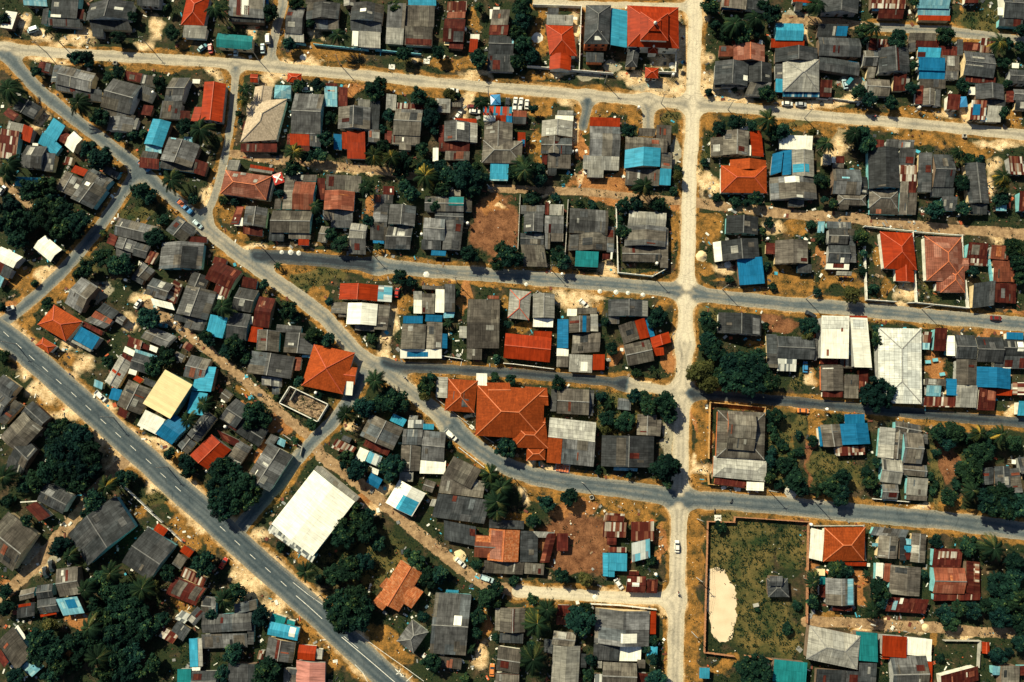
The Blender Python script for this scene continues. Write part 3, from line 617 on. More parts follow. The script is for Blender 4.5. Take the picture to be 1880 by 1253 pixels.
H("tiny grey hut by the dirt lane bend","gx G 55 367 110 407 10 430;f W 30 430 60 440 20 460")
H("grey gabled shed touching the large red roof","gy G 150 735 245 790 60 870")
H("long pale grey house inside the lane corner","gy G 368 750 540 848 200 1010 k W 285 950 270 985;sd G 385 692 442 716 335 760;f Q 440 715 490 740 425 765")
H("grey house with maroon and blue white lower sheets","gy G 1100 547 1335 652 1020 705;sd A 1265 547 1360 592 1235 597;sd M 1068 728 1245 802 1040 777;sd W 1025 787 1090 815 985 872;sd Y 1092 815 1185 855 1060 890")
H("rust striped tin shed beside the lane","sd S 858 727 1000 792 812 790;sd D 905 700 965 725 885 735")
H("small blue hut under round tree","gx B 1102 972 1185 1022 1067 1040;sd W 1112 932 1160 952 1100 970")
H("pale patched house with white lower roof by bend","gx G 1335 657 1475 662 1325 768;gx G 1478 667 1640 682 1462 878;sd Z 1370 592 1480 594 1365 650;f L 1378 560 1440 562 1372 590;sd A 1478 620 1555 622 1475 660;gy N 1320 772 1460 775 1310 957;f W 1458 882 1640 887 1450 977;sd L 1310 962 1408 967 1303 1032")
H("cream house with blue roof corner by dirt track","gy W 1305 1022 1495 1120 1205 1188 k A 1335 1130 1385 1285")
H("small tan hut beside cream and blue house","gx N 1495 1017 1570 1042 1465 1092;f L 1540 1160 1580 1165 1520 1210")
H("huge white warehouse with zigzag lower edge","gy W 690 952 985 1180 385 1340 h6.5 k L 800 1110 760 1170;su L 715 918 1010 1158 692 948 h5.6;sd Z 382 1345 700 1574 357 1388 h6.2",wall='Q')
T(800,310)
H("grey house with teal sheet beside bare clay plot","gx G -75 197 205 202 -80 305 k E 95 200 207 268;gx G -85 352 68 362 -90 508;gx D -5 312 200 322 -5 368;gy G 70 370 200 375 45 582;sd D -100 512 40 517 -105 580;f B -30 587 75 592 -35 622;sr N 207 222 260 224 207 310;f N 90 150 180 155 88 192")
H("grey patched house with raised gable between plots","gy G 635 327 775 327 630 455 h3.4;sd G 612 267 783 267 610 325;sd L 820 260 920 262 817 335;gx G 785 338 920 343 780 462;sd N 825 467 918 469 822 522;sd G 785 467 822 468 783 577;gx D 610 462 778 466 607 545;sd N 610 550 778 554 633 702;f M 788 240 815 242 786 330")
H("grey house with teal porch beside middle lane","gx G 965 282 1240 302 957 460 k L 1015 358 1030 395;gy N 1030 464 1230 464 1025 588;sl G 960 472 1030 472 950 588;sr G 1232 417 1285 420 1227 600;sd E 1005 594 1170 602 1000 702 h2.6;f M 1200 612 1250 614 1198 650;f W 1258 600 1272 602 1254 650")
H("grey house with pale rear terrace and white wall","gy G 1365 412 1659 420 1355 555;gx L 1390 300 1659 320 1380 408;gx N 1338 560 1612 566 1338 665;sr G 1614 425 1671 428 1612 712")
H("white patched house with pale blue lower edge","sd G 65 832 140 834 62 1028;f W 0 867 65 870 -5 1033;sd N -95 840 60 845 -98 866;f W -158 942 -98 944 -160 1040;sd N -96 900 -6 903 -100 1040;sd L -160 882 -98 884 -160 940;sd Q 60 1037 138 1032 50 1075")
H("long grey house with horizontal ridge in golden yard","gx N 232 938 462 942 222 1288;sl L 170 1132 224 1135 168 1217;sd N 225 1292 333 1297 222 1370;sd J 375 912 455 915 372 936")
H("pale hipped house with red ridge lines","h L 533 868 685 885 517 1072 capR")
H("pale gabled house with white lower terrace","gy L 700 897 855 900 697 1072;f W 702 1077 845 1080 698 1137")
H("bright red roofed house beside the dark lane","gx R 502 1182 832 1214 487 1360;sd R 707 1166 835 1172 702 1205",wall='W')
H("mixed house with blue side and red corner","gy N 960 1062 1108 1057 958 1180 k B 1055 1058 1082 1178;sl B 875 1082 953 1085 872 1288;sr L 1110 1047 1165 1047 1112 1170;sd N 1020 1002 1160 1000 1018 1046;f W 945 1007 1015 1009 943 1058;gx N 985 1192 1185 1178 975 1330;f W 870 1292 955 1295 868 1346;sd N 870 1350 955 1352 867 1425;sd L 960 1335 1125 1343 957 1460 k W 1042 1388 1090 1456;sd R 1128 1337 1213 1337 1127 1447")
H("dark low house at the lane crossing","gy D 1240 940 1527 947 1238 1060 k L 1487 947 1527 1058;sd G 1240 1062 1320 1064 1238 1114")
T(1160,310)
H("skewed house with red panels and blue ridge","gx N -60 1267 125 1227 -25 1420;sd N -100 1132 14 1092 -58 1262;sd R 16 1092 87 1075 58 1228;sr B 88 1077 122 1067 132 1212;gy R 132 1217 265 1172 150 1292;sd R 152 1288 225 1280 160 1348")
H("small dark grey house in dry grass corner","gy D 680 337 910 347 675 465")
H("dark house with big blue lower roof","gy D 640 522 905 500 652 666;sl W 582 530 640 522 596 672;sd B 750 650 930 637 775 838 h2.6")
H("brown house with maroon patch in dry yard","gy N 1030 517 1265 514 1030 685 k M 1215 640 1265 665;sd D 1190 688 1290 691 1190 747;sl M 965 532 1026 537 962 612")
H("dark house beside green plot at lane corner","gy D 622 1032 930 1057 620 1180 k G 870 1070 925 1190")
T(1480,310)
H("grey house with brown hipped lower roof","gx G 190 0 390 8 188 180 k Q 255 60 310 75;sr D 365 57 440 62 370 180;h N 225 183 430 190 225 258;sd N 235 260 305 262 233 292;sd N 190 -40 270 -38 190 -4")
H("big dark house with rust striped side roof","gy D 445 -145 665 -150 450 145;sd G 575 -208 775 -202 572 -152;sd G 667 -140 780 -135 660 -22;sd S 660 -20 790 -18 662 93;sd M 732 95 790 97 730 175;sd N 670 97 728 99 665 330;sd N 730 178 790 180 727 330;h N 455 150 662 158 450 282;sd N 455 285 660 292 455 325;f M 480 -210 560 -205 478 -152")
H("dark house with pale gutter between dark roofs","gx D 912 -103 1055 -100 912 132;sl D 810 -115 900 -110 800 170;sd D 905 136 1060 142 905 200;sd D 967 204 1080 207 967 302;f W 860 5 912 7 858 30")
H("slim dark gabled house beside bare corner","gy D 1140 -40 1285 -38 1170 250;sd D 1175 254 1295 258 1180 327")
H("white striped tin hut at the right border","sd S 1445 -85 1545 -80 1470 40")
H("maroon tin hut at the right border","sd M 1525 165 1610 168 1530 305")
H("tiny pale blue shelter behind bushy palm","f Q 1365 257 1440 260 1365 302;f M 1440 240 1470 241 1440 285")
H("grey house with white and maroon lower strip","gx G 160 428 300 432 158 540;sd G 145 380 320 387 150 425;gx D 157 545 312 549 155 675 k W 250 640 275 680;sr G 303 432 350 434 313 675;f W 145 682 310 687 142 722 k M 195 682 270 715;f Q 85 380 133 382 80 460;f L 220 737 330 740 215 765")
H("walled white house with orange red hipped roof","h R 530 452 765 464 560 718;gy R 640 680 772 690 645 808",wall='W')
H("walled white house with large brown tiled roof","h F 850 484 1115 494 865 805;h F 965 690 1140 692 965 890;gx F 1090 647 1160 642 1095 740;sd J 930 817 970 818 935 880",wall='W')
H("rusty tin sheds beside the brown tiled roof","sd M 1160 532 1300 542 1155 640;sd S 1160 645 1300 654 1160 692")
H("dark grey shed at the lane side","sd D 1195 830 1350 807 1195 1005")
H("rusty stepped house beside bushy trees","sd J 1325 552 1450 560 1325 648;sd J 1335 653 1475 662 1340 700;sd J 1340 704 1490 709 1345 812;sd M 1345 822 1500 832 1350 960 k G 1400 860 1430 930")
T(1160,620)
H("grey house with white striped awning roof","gx D 1040 -12 1308 0 1040 148;sl G 965 -25 1038 -20 975 215;sd Z 1045 152 1180 157 1045 240;sr G 1312 5 1340 8 1300 160")
H("brown shed pair below green garden","gy N 40 550 180 557 35 700;sr N 182 592 215 594 172 708")
H("large walled house with grey tiered roofs","h N 618 522 960 540 606 860 r0.42;gx N 690 527 890 542 688 715 h4.9;sd N 686 718 884 734 680 800 h4.3;h I 588 850 970 887 583 1000 h2.4 r0.7;f W 825 1037 950 1042 822 1098;f M 600 1010 820 1040 590 1052",wall='O')
T(1480,620)
H("white flat roofed house above grey lean-tos","sd W 105 -155 303 -150 105 148 h5 k P 112 -148 300 -60 k J 150 85 166 130 k J 250 -70 264 -42;sr W 308 -142 440 -140 340 215 h4.6 k P 330 -130 440 -60;f Q 230 77 325 80 228 128;sd N 240 133 338 136 245 220;gy N 105 197 265 197 108 385;sd M 115 388 260 390 115 428;sd N 268 267 370 270 272 435;sd M 375 227 440 230 375 390;sd M 105 152 230 157 100 190;f R 310 -158 440 -155 310 -143",wall='O')
H("huge pale hipped house beside round dark tree","h P 520 -70 828 -62 520 470 h4 r0.42")
H("maroon and pale blue sheds in the bare yard","sd N 850 292 1003 300 850 342;sd S 845 425 1070 430 845 497;sd Q 862 344 965 348 862 420;sl B 1005 295 1075 299 1010 414")
H("maroon shed above the bare yard","sd M 918 -68 1005 -65 915 95;sd S 835 -40 900 -38 832 40;f Q 832 38 888 40 830 85")
H("long stepped grey house with white side","gx D 1065 -20 1210 -15 1077 150;sl W 1008 -15 1063 -12 1010 130;gy N 1080 157 1228 162 1075 338;sd L 1075 342 1225 347 1072 500")
H("dark grey house with blue corner at border","gx D 1217 -5 1405 0 1227 175;gx D 1408 17 1600 22 1403 130 k W 1520 30 1560 100;sd D 1350 134 1600 138 1350 222;f B 1440 -38 1560 -34 1440 12;f W 1415 172 1475 174 1413 220")
H("large blue gabled roof with maroon front annex","gy B 1228 209 1470 225 1225 355;sd M 1235 362 1358 366 1230 522;sd R 1362 372 1480 376 1360 415")
H("white and rust striped shed at border","sl S 1485 322 1590 324 1485 412")
H("pale aqua hut at border beside dark lane","sd A 1520 457 1600 460 1518 560")
H("brown house with strong blue gable and striped awning","gy B 242 622 440 614 262 772;gy N 100 627 240 622 125 787;sd B 272 552 415 550 278 622;sd S 207 788 415 778 216 852;sl B 85 642 103 642 100 782")
H("long weathered grey house with pale ends","gx G 700 682 838 692 690 900 h3.3;gx G 640 597 825 632 635 680;sl L 530 642 635 652 512 860;gy N 637 655 700 660 617 870;sr G 840 692 875 697 842 762;gx L 540 862 688 880 530 1037;gx G 690 903 865 920 690 987;sd L 720 1002 868 1014 718 1130;sd N 720 1134 868 1142 718 1167;gx G 545 1052 660 1057 540 1160",wall='Q')
H("dark house with pale sheet above great round tree","gy D 1352 927 1460 922 1362 1085;gy D 1270 937 1350 930 1265 1060;sr G 1447 942 1530 937 1475 1117;sr D 1510 862 1600 857 1540 980;f W 1478 877 1507 879 1478 908")
T(0,933)
H("large dark house with pale roof triangle","gx D 830 -90 975 135 488 188 k G 870 60 870 140;f W 560 180 575 190 545 205",wall='Q')
H("big grey house at the lower border","gx N 60 25 270 190 -120 290")
H("dark gabled house with small red rooftop","gx D 1065 137 1265 270 875 390;sd R 1140 108 1212 155 1102 158")
H("narrow grey hut with red square end","sd G 1290 322 1350 365 1235 400;sd R 1330 264 1397 312 1292 310")
H("rusty tiled house with two grey panels","gx M 1265 492 1480 580 1190 615 k N 1285 515 1290 640 k N 1405 560 1400 670;sd S 1330 420 1490 502 1298 488")
H("dark hut with heap of timber at corner","gx D 1420 707 1478 757 1340 800;gx D 1280 808 1370 872 1225 895;sd Z 1312 732 1385 767 1255 797;sd S 1190 855 1290 912 1140 920")
H("brown house with blue lower roof by parked cars","gx N 405 440 560 417 430 640;sd Q 412 652 565 632 455 775 k B 470 660 560 715")
H("brown grey house with orange ridge tiles","gx N 150 592 255 567 140 668;gx D 265 557 380 542 268 655;gx D 268 660 405 642 290 762;sd D 135 692 262 672 120 795 k R 140 692 225 700;sd R 290 767 405 745 292 785;sd J 90 740 155 735 95 770")
H("grey house with pale blue end in lower corner","gx N 95 852 235 1055 -20 970;sd Q 215 1087 305 1150 140 1150;sl M 5 1017 75 1100 -30 1060;f W 130 840 190 930 105 865")
H("blue and pale strip annex beside grey cross gable","f A 1362 938 1422 935 1365 1143;f L 1424 935 1455 933 1427 1140")
H("bright teal roofed hut at the lower edge","f E 1277 1157 1376 1154 1272 1300;f W 1380 1147 1440 1145 1378 1170;gx D 1380 1174 1560 1170 1380 1310")
T(400,933)
H("grey cross gabled house above lower edge","gx G -112 770 243 750 -112 900;gy G 115 690 275 655 120 762;sd G -112 905 212 897 -112 1010;sr G 217 817 262 817 212 980;gx G -112 630 -10 640 -112 765",wall='Q')
H("dark roof below the grey cross gable","sd D 80 1112 275 1117 75 1310;f W 75 1190 125 1192 74 1215")
H("teal and aqua stepped roofs beside the lined road","gx A 375 815 590 860 355 910 k W 520 855 550 930;sd E 395 754 495 787 372 812;sd E 500 800 555 815 495 832")
H("grey gabled hut with maroon ridge","gy G 365 922 560 967 340 1070 k M 432 937 442 1085;sd M 320 1070 440 1097 280 1112;sd S 300 1020 335 1025 280 1085")
H("bright red gabled hut beside lined road","gx R 585 982 710 992 572 1088;sd L 712 1010 755 1013 705 1085")
H("pink roofed house at the lower edge","gy U 565 1092 772 1112 560 1310;sd N 480 1142 685 1167 470 1310")
H("orange tiled house with wings near the great tree","gy T 1315 372 1470 465 1145 652 h3.4;gx T 1392 548 1478 602 1305 668 h3.2;gx T 1172 600 1250 655 1106 682 h3.15;gx T 1212 500 1285 548 1160 562 h3.1",wall='C')
H("small grey hipped house below orange tiles","h G 1395 802 1515 890 1285 955")
T(800,620)
H("very large brick red tiled house with many hips","h V 300 343 782 370 284 705 h4;gx V 365 325 530 325 385 430 h3.8;gx V 640 352 800 362 650 480 h3.7;h V 540 602 790 612 560 790 h3.6;gx V 690 572 788 577 690 640 h3.5;p V 655 792 790 787 650 885 h3",wall='W')
H("brick and grey canopy attached to brick red house","h V 90 295 302 310 62 525 k G 130 385 200 450 k G 190 440 230 500;sl L 5 282 88 287 0 430;f W 292 257 370 259 290 345")
H("tan roofed house below the dark lane","gx N 875 362 1102 375 870 545;sl G 832 372 873 374 824 530;sr G 1104 377 1140 380 1092 560")
H("pale roofed house with brick red corner","su I 820 574 1153 610 808 715 h3.4;sd G 912 728 1145 752 900 905 h3.4;sd V 808 718 910 728 795 898 h3.3")
H("wide dark roofed house behind round street tree","gy D 1195 702 1570 712 1188 925 k N 1300 720 1360 920;f Q 1280 933 1450 940 1278 955")
H("small square grey hut in the green garden","f G 1310 434 1405 444 1305 515")
H("long dark warehouse beside palms at the bend","gx N 130 852 330 950 50 990;sd N 45 993 360 1032 20 1115;sd D 20 1119 395 1168 -30 1290 k M 130 1125 145 1180;sd D 60 1312 290 1358 60 1455")
T(800,933)
H("orange streaked tiled house joined to maroon gable","gy T 385 147 605 160 370 375 k F 400 160 470 370;gx J 285 192 435 202 275 352 k T 290 200 420 250;sd D 385 82 635 92 382 143;sr D 610 162 735 167 605 385;sd L 690 167 855 172 672 210;gy M 800 182 868 182 748 392;sd M 870 180 950 180 870 310;sd N 350 374 638 388 335 465;sd N 640 390 780 402 634 470")
H("tall grey house with white sheet near palms","gx G 0 607 257 622 -45 1045 k W 135 770 185 838;sd N 20 1062 190 1082 10 1142;f A 75 587 165 592 72 605")
H("small grey gabled house with maroon ridge strip","gy N 465 717 645 720 460 890 k M 548 720 562 885;sl N 428 720 463 720 425 880;sd D 462 895 630 902 458 967")
H("grey house beside the orange car","gx N 450 992 615 1017 432 1165;sd N 430 1178 600 1190 425 1310 k M 432 1178 600 1198")
H("pale gabled house between palms and dark tree","gy L 845 987 1040 992 825 1310;gx N 850 882 1010 902 832 980;sr D 1042 1047 1082 1050 1042 1145;sl D 780 942 842 947 775 1040")
H("rusty red shed beside the palms","sd M 875 694 972 697 868 775;sd J 868 779 945 782 865 838")
H("broad grey house with white sheets and red edge","gy G 1148 717 1538 742 1138 970 k W 1328 897 1445 972;sd D 1135 973 1322 983 1130 1090;f W 1325 980 1478 982 1320 1100;sr R 1541 742 1585 744 1537 905")
H("brown house below white sheeted house","gx N 1200 1107 1445 1117 1195 1290;sd N 1447 1087 1505 1090 1447 1150;sd Z 1140 1187 1195 1189 1138 1300;sd M 1450 1182 1525 1187 1448 1250;f L 1165 1100 1195 1102 1163 1150")
H("rusty tin shed with white bands on clay plot","sd S 1205 97 1370 102 1200 208;sd S 1215 32 1360 42 1205 90;gx M 1230 212 1300 214 1228 265;sd S 1240 280 1370 282 1240 318")
H("rusty shed with blue striped lower sheets","sd S 1402 97 1565 94 1405 240;sd Y 1405 250 1535 218 1410 390")
H("bright aqua two-part roof on clay plot","f A 1238 322 1375 327 1236 450;sl A 1200 322 1236 324 1202 490;sd A 1240 454 1285 455 1240 495")
H("dark maroon shed with white sheet by street","gx M 1375 487 1513 492 1365 605 k W 1412 535 1460 565 k W 1380 510 1400 530;sd M 1516 507 1595 510 1511 610;sd M 1390 452 1460 454 1388 482")
T(1160,933)
H("dark garden pavilion in the walled field","h D 970 505 1120 505 980 640 h2.5 r0.5;gx D 990 490 1084 490 986 560 h3.7",wall='N')
H("teal flat roofed house below the walled field","sd E 1018 1082 1255 1107 1012 1245")
H("little bright blue roofed kiosk by the street","f A 487 1147 560 1149 484 1225")
H("tiny blue roof beside broad grey house","f A 112 994 185 997 108 1065")
T(1480,933)
H("brick red hipped house with white side roof","h V 132 142 425 137 122 385;f W 35 142 130 165 20 360;sd R 257 387 432 390 255 415")
H("grey house with two small aqua sheets","gy N 525 197 665 207 510 355;sd G 485 132 735 157 462 193;sr D 668 207 720 210 667 375;sd A 703 270 755 272 703 317;sd M 705 322 750 324 703 370;gy N 760 177 865 187 747 385;f Q 475 252 520 254 473 275;f Q 705 220 755 222 703 262")
H("grey gabled house above maroon porch","gy N 608 407 825 427 595 615;f W 502 392 553 395 498 530;sd J 556 395 604 397 552 530;sd M 590 637 875 655 570 742 k W 675 645 690 690 k Q 628 665 645 735")
H("maroon gabled house with rusty patched rear","gx J 915 427 1140 432 910 613;sd M 910 287 1115 292 905 424 k S 950 310 1080 370;sd M 915 618 1250 612 915 668;sr M 1142 377 1250 390 1142 606 k S 1205 395 1248 540",wall='Q')
H("grey house with pale sheet and teal corner","gy G 140 502 345 507 140 695 k Q 297 503 345 698;sd E 95 492 138 494 95 548;sl M 95 552 137 554 95 640;sd M 190 708 330 713 190 737;f C 72 437 135 439 72 485")
H("big grey hipped house with two roof dormers","h L 25 844 390 920 0 1085 h3.8;gy L 100 1035 150 1047 85 1085 h3.7;gy L 245 1060 295 1072 230 1110 h3.7;sd D 70 1152 280 1162 65 1310;sd D 375 1107 500 1112 372 1310;sd D 282 1166 372 1170 280 1310")
H("teal side roof beside grey hipped house","sd E 350 882 503 895 362 1095")
H("red and white roofed house with grey centre","sd R 540 910 715 922 545 1066;sd W 718 922 895 940 720 1055;gx G 605 1068 862 1062 620 1310;f R 545 1070 598 1070 545 1086;f W 866 1057 900 1060 866 1100;sr R 867 1103 908 1106 864 1250")
H("skewed maroon roof below the junk yard","sd M 960 1202 1225 1132 975 1310")
H("grey and maroon house in the lower corner","sd N 1395 1132 1523 1127 1400 1310;sr M 1526 1132 1610 1132 1532 1200;sd Q 1340 1135 1390 1136 1340 1200")
H("tiny orange and white kiosk under the trees","gy R 1265 962 1318 964 1265 1045")
# ------------------------------------------------------------------ ground, roads
GX0, GX1, GY0, GY1 = -222.0, 222.0, -138.0, 156.0
def grid(step):
    nx, ny = int((GX1-GX0)/step)+1, int((GY1-GY0)/step)+1
    xs = GX0+np.arange(nx)*step; ys = GY0+np.arange(ny)*step
    return nx, ny, *np.meshgrid(xs, ys)
def vnoise(X, Y, sc, seed):
    """value noise, vectorised"""
    x, y = X/sc, Y/sc
    xi, yi = np.floor(x).astype(np.int64), np.floor(y).astype(np.int64)
    fx, fy = x-xi, y-yi
    fx, fy = fx*fx*(3-2*fx), fy*fy*(3-2*fy)
    def hsh(a, b):
        h = (a*374761393+b*668265263+seed*974711) & 0x7fffffff
        h = ((h ^ (h >> 13))*1274126177) & 0x7fffffff
        return ((h ^ (h >> 16)) & 0xffff)/65535.0
    return (hsh(xi, yi)*(1-fx)+hsh(xi+1, yi)*fx)*(1-fy)+(hsh(xi, yi+1)*(1-fx)+hsh(xi+1, yi+1)*fx)*fy
def fbm(X, Y, sc, seed):
    return (vnoise(X, Y, sc, seed)+.5*vnoise(X, Y, sc/2.1, seed+1)+.25*vnoise(X, Y, sc/4.3, seed+2))/1.75
def full(pts): return [G0(x, y) for x, y in pts]
# (points in the photograph, width m, tone 0 pale .. 1 fresh asphalt)
PAVED = [
 ([(-40,88),(0,89),(128,99),(400,115),(604,133),(800,152),(1004,169),(1160,183),(1262,192),(1370,200),(1480,212),(1659,226),(1900,250)], 4.3, .38),
 ([(1282,-40),(1277,0),(1274,120),(1270,255),(1266,310),(1263,463),(1257,630)], 5.4, .17),
 ([(1257,630),(1253,722),(1250,824),(1247,951),(1243,1086),(1239,1253),(1238,1300)], 5.6, .31),
 ([(5,96),(22,112),(40,133),(60,155),(84,178),(123,208),(163,239),(199,266),(237,294),(263,316),(291,343),(337,381),(370,412)], 4.8, .70),
 ([(370,412),(400,437),(441,470),(484,500),(543,542),(594,580),(629,620),(655,648),(694,676),(732,704),(770,732),(800,757),(828,783)], 5.4, .52),
 ([(828,783),(861,812),(897,838),(933,858),(979,875),(1030,884),(1107,894),(1200,907),(1247,917),(1339,921),(1441,930),(1560,941),(1735,956),(1900,978)], 6.2, .69),
 ([(472,470),(520,472),(600,479),(691,488)], 5.0, .97),
 ([(691,488),(800,498),(1004,513),(1200,529),(1262,537),(1330,547),(1441,558),(1560,567),(1684,579),(1900,598)], 5.3, .61),
 ([(706,668),(740,674),(800,677),(953,686),(1107,700),(1150,706)], 3.5, .97),
 ([(1150,706),(1200,713),(1250,722)], 3.4, .40),
 ([(1250,721),(1288,725),(1390,732),(1518,744),(1633,755),(1761,767),(1900,778)], 3.7, .97),
 ([(522,-30),(519,10),(507,51),(497,104)], 3.5, .60),
 ([(433,120),(432,140),(427,204),(419,255),(406,320),(390,372),(378,395)], 2.8, .58),
 ([(250,322),(237,338),(212,375),(179,422),(148,461),(112,501),(77,535),(38,568),(5,592)], 4.5, .70),
 ([(664,690),(637,742),(609,778),(576,808),(543,846),(510,888),(484,919),(450,957),(430,985)], 4.9, .64),
 ([(1600,50),(1633,51),(1735,57),(1900,76)], 3.6, .55),
 ([(984,5),(1100,9),(1260,12)], 2.6, .35),
 ([(1079,180),(1078,200),(1071,232)], 3.4, .80),
 ([(1190,185),(1190,240)], 4.6, .5),
 ([(950,1086),(1004,1089),(1107,1096),(1200,1099),(1240,1100)], 4.0, .22),
]
DIRT = [
 ([(272,558),(320,595),(358,625),(391,650),(443,694),(484,730),(525,766),(563,799)], 2.8),
 ([(575,815),(592,840),(630,865),(671,898),(719,937),(758,971),(800,1007),(846,1043),(887,1072),(950,1086)], 3.6),
 ([(425,283),(502,294),(579,301),(681,311),(760,325)], 2.6),
 ([(902,346),(979,348),(1055,351),(1158,362),(1262,372)], 2.6),
 ([(1275,372),(1364,384),(1480,396),(1560,400),(1710,418),(1900,432)], 3.4),
 ([(1428,34),(1520,40),(1600,50)], 3.0),
 ([(1480,1140),(1560,1143),(1633,1150),(1720,1152),(1812,1162),(1900,1166)], 3.0),
 ([(230,845),(166,910),(153,933),(102,992),(64,1040),(25,1076),(-20,1110)], 3.8),
 ([(0,330),(40,365),(70,395)], 2.0),
]
MAIN = ([(-60,562),(-20,596),(34,635),(58,657),(83,678),(108,701),(135,725),(162,749),(190,774),(217,799),(245,823),(273,847),(299,873),(327,898),(352,920),(381,945),(408,971),(436,997),(464,1022),(492,1047),(521,1072),(580,1124),(640,1180),(705,1240),(760,1290)], 8.7, .78)

def dist_poly(X, Y, pts):
    d = np.full(X.shape, 1e9)
    for (x0, y0), (x1, y1) in zip(pts, pts[1:]):
        dx, dy = x1-x0, y1-y0; L = dx*dx+dy*dy
        t = np.clip(((X-x0)*dx+(Y-y0)*dy)/L, 0, 1)
        d = np.minimum(d, np.hypot(X-x0-t*dx, Y-y0-t*dy))
    return d
def smin(a, b, k):
    h = np.clip(.5+.5*(b-a)/k, 0, 1)
    return b*(1-h)+a*h-k*h*(1-h)

STEP = .5
nx, ny, X, Y = grid(STEP)
wob = (fbm(X, Y, 5, 5)-.5)*.9+(fbm(X, Y, 1.6, 9)-.5)*.5
SD = None; TONE = np.zeros(X.shape); best = np.full(X.shape, 1e9)
for pts, w, tone in PAVED:
    d = dist_poly(X, Y, full(pts))-w/2
    SD = d if SD is None else smin(SD, d, 5.0)
    m = d < best; TONE[m] = tone; best[m] = d[m]
SDP = SD+wob*.75
SDD = None
for pts, w in DIRT:
    d = dist_poly(X, Y, full(pts))-w/2
    SDD = d if SDD is None else smin(SDD, d, 2.5)
SDM = dist_poly(X, Y, full(MAIN[0]))-MAIN[1]/2
# soften the seams between tones a little
for _ in range(2):
    TONE = (TONE+np.roll(TONE, 1, 0)+np.roll(TONE, -1, 0)+np.roll(TONE, 1, 1)+np.roll(TONE, -1, 1))/5
def sheet_from_field(name, S, z, mat, attrs):
    """the area where the distance field is negative, cut out along its border"""
    inside = S < 0
    vid = -np.ones(S.shape, dtype=np.int64)
    V = []; A = {k: [] for k in attrs}; Fc = []
    c = inside[:-1, :-1].astype(int)+inside[:-1, 1:]+inside[1:, 1:]+inside[1:, :-1]
    use = np.zeros(S.shape, bool)
    for j, i in zip(*np.nonzero(c > 0)):
        for q in ((j, i), (j, i+1), (j+1, i+1), (j+1, i)): use[q] = True
    use &= inside
    jj, ii = np.nonzero(use); vid[jj, ii] = np.arange(len(jj))
    V = [(float(X[j, i]), float(Y[j, i]), z) for j, i in zip(jj, ii)]
    for k in attrs: A[k] = list(attrs[k][jj, ii].astype(float))
    ecache = {}
    def edge(p, q):
        key = (p, q) if p < q else (q, p)
        if key not in ecache:
            a, b = S[p], S[q]; t = a/(a-b)
            V.append((float(X[p]+t*(X[q]-X[p])), float(Y[p]+t*(Y[q]-Y[p])), z)); ecache[key] = len(V)-1
            for k in attrs: A[k].append(float(attrs[k][p]*(1-t)+attrs[k][q]*t))
        return ecache[key]
    for j, i in zip(*np.nonzero(c > 0)):
        cs = [(j, i), (j, i+1), (j+1, i+1), (j+1, i)]
        poly = []
        for a in range(4):
            p, q = cs[a], cs[(a+1) % 4]
            if inside[p]: poly.append(int(vid[p]))
            if inside[p] != inside[q]: poly.append(edge(p, q))
        if len(poly) > 2: Fc.append(poly)
    o = mesh_obj(name, V, Fc, mat)
    for k in attrs:
        at = o.data.attributes.new(k, 'FLOAT', 'POINT'); at.data.foreach_set('value', A[k])
    return tag(o, kind='structure')

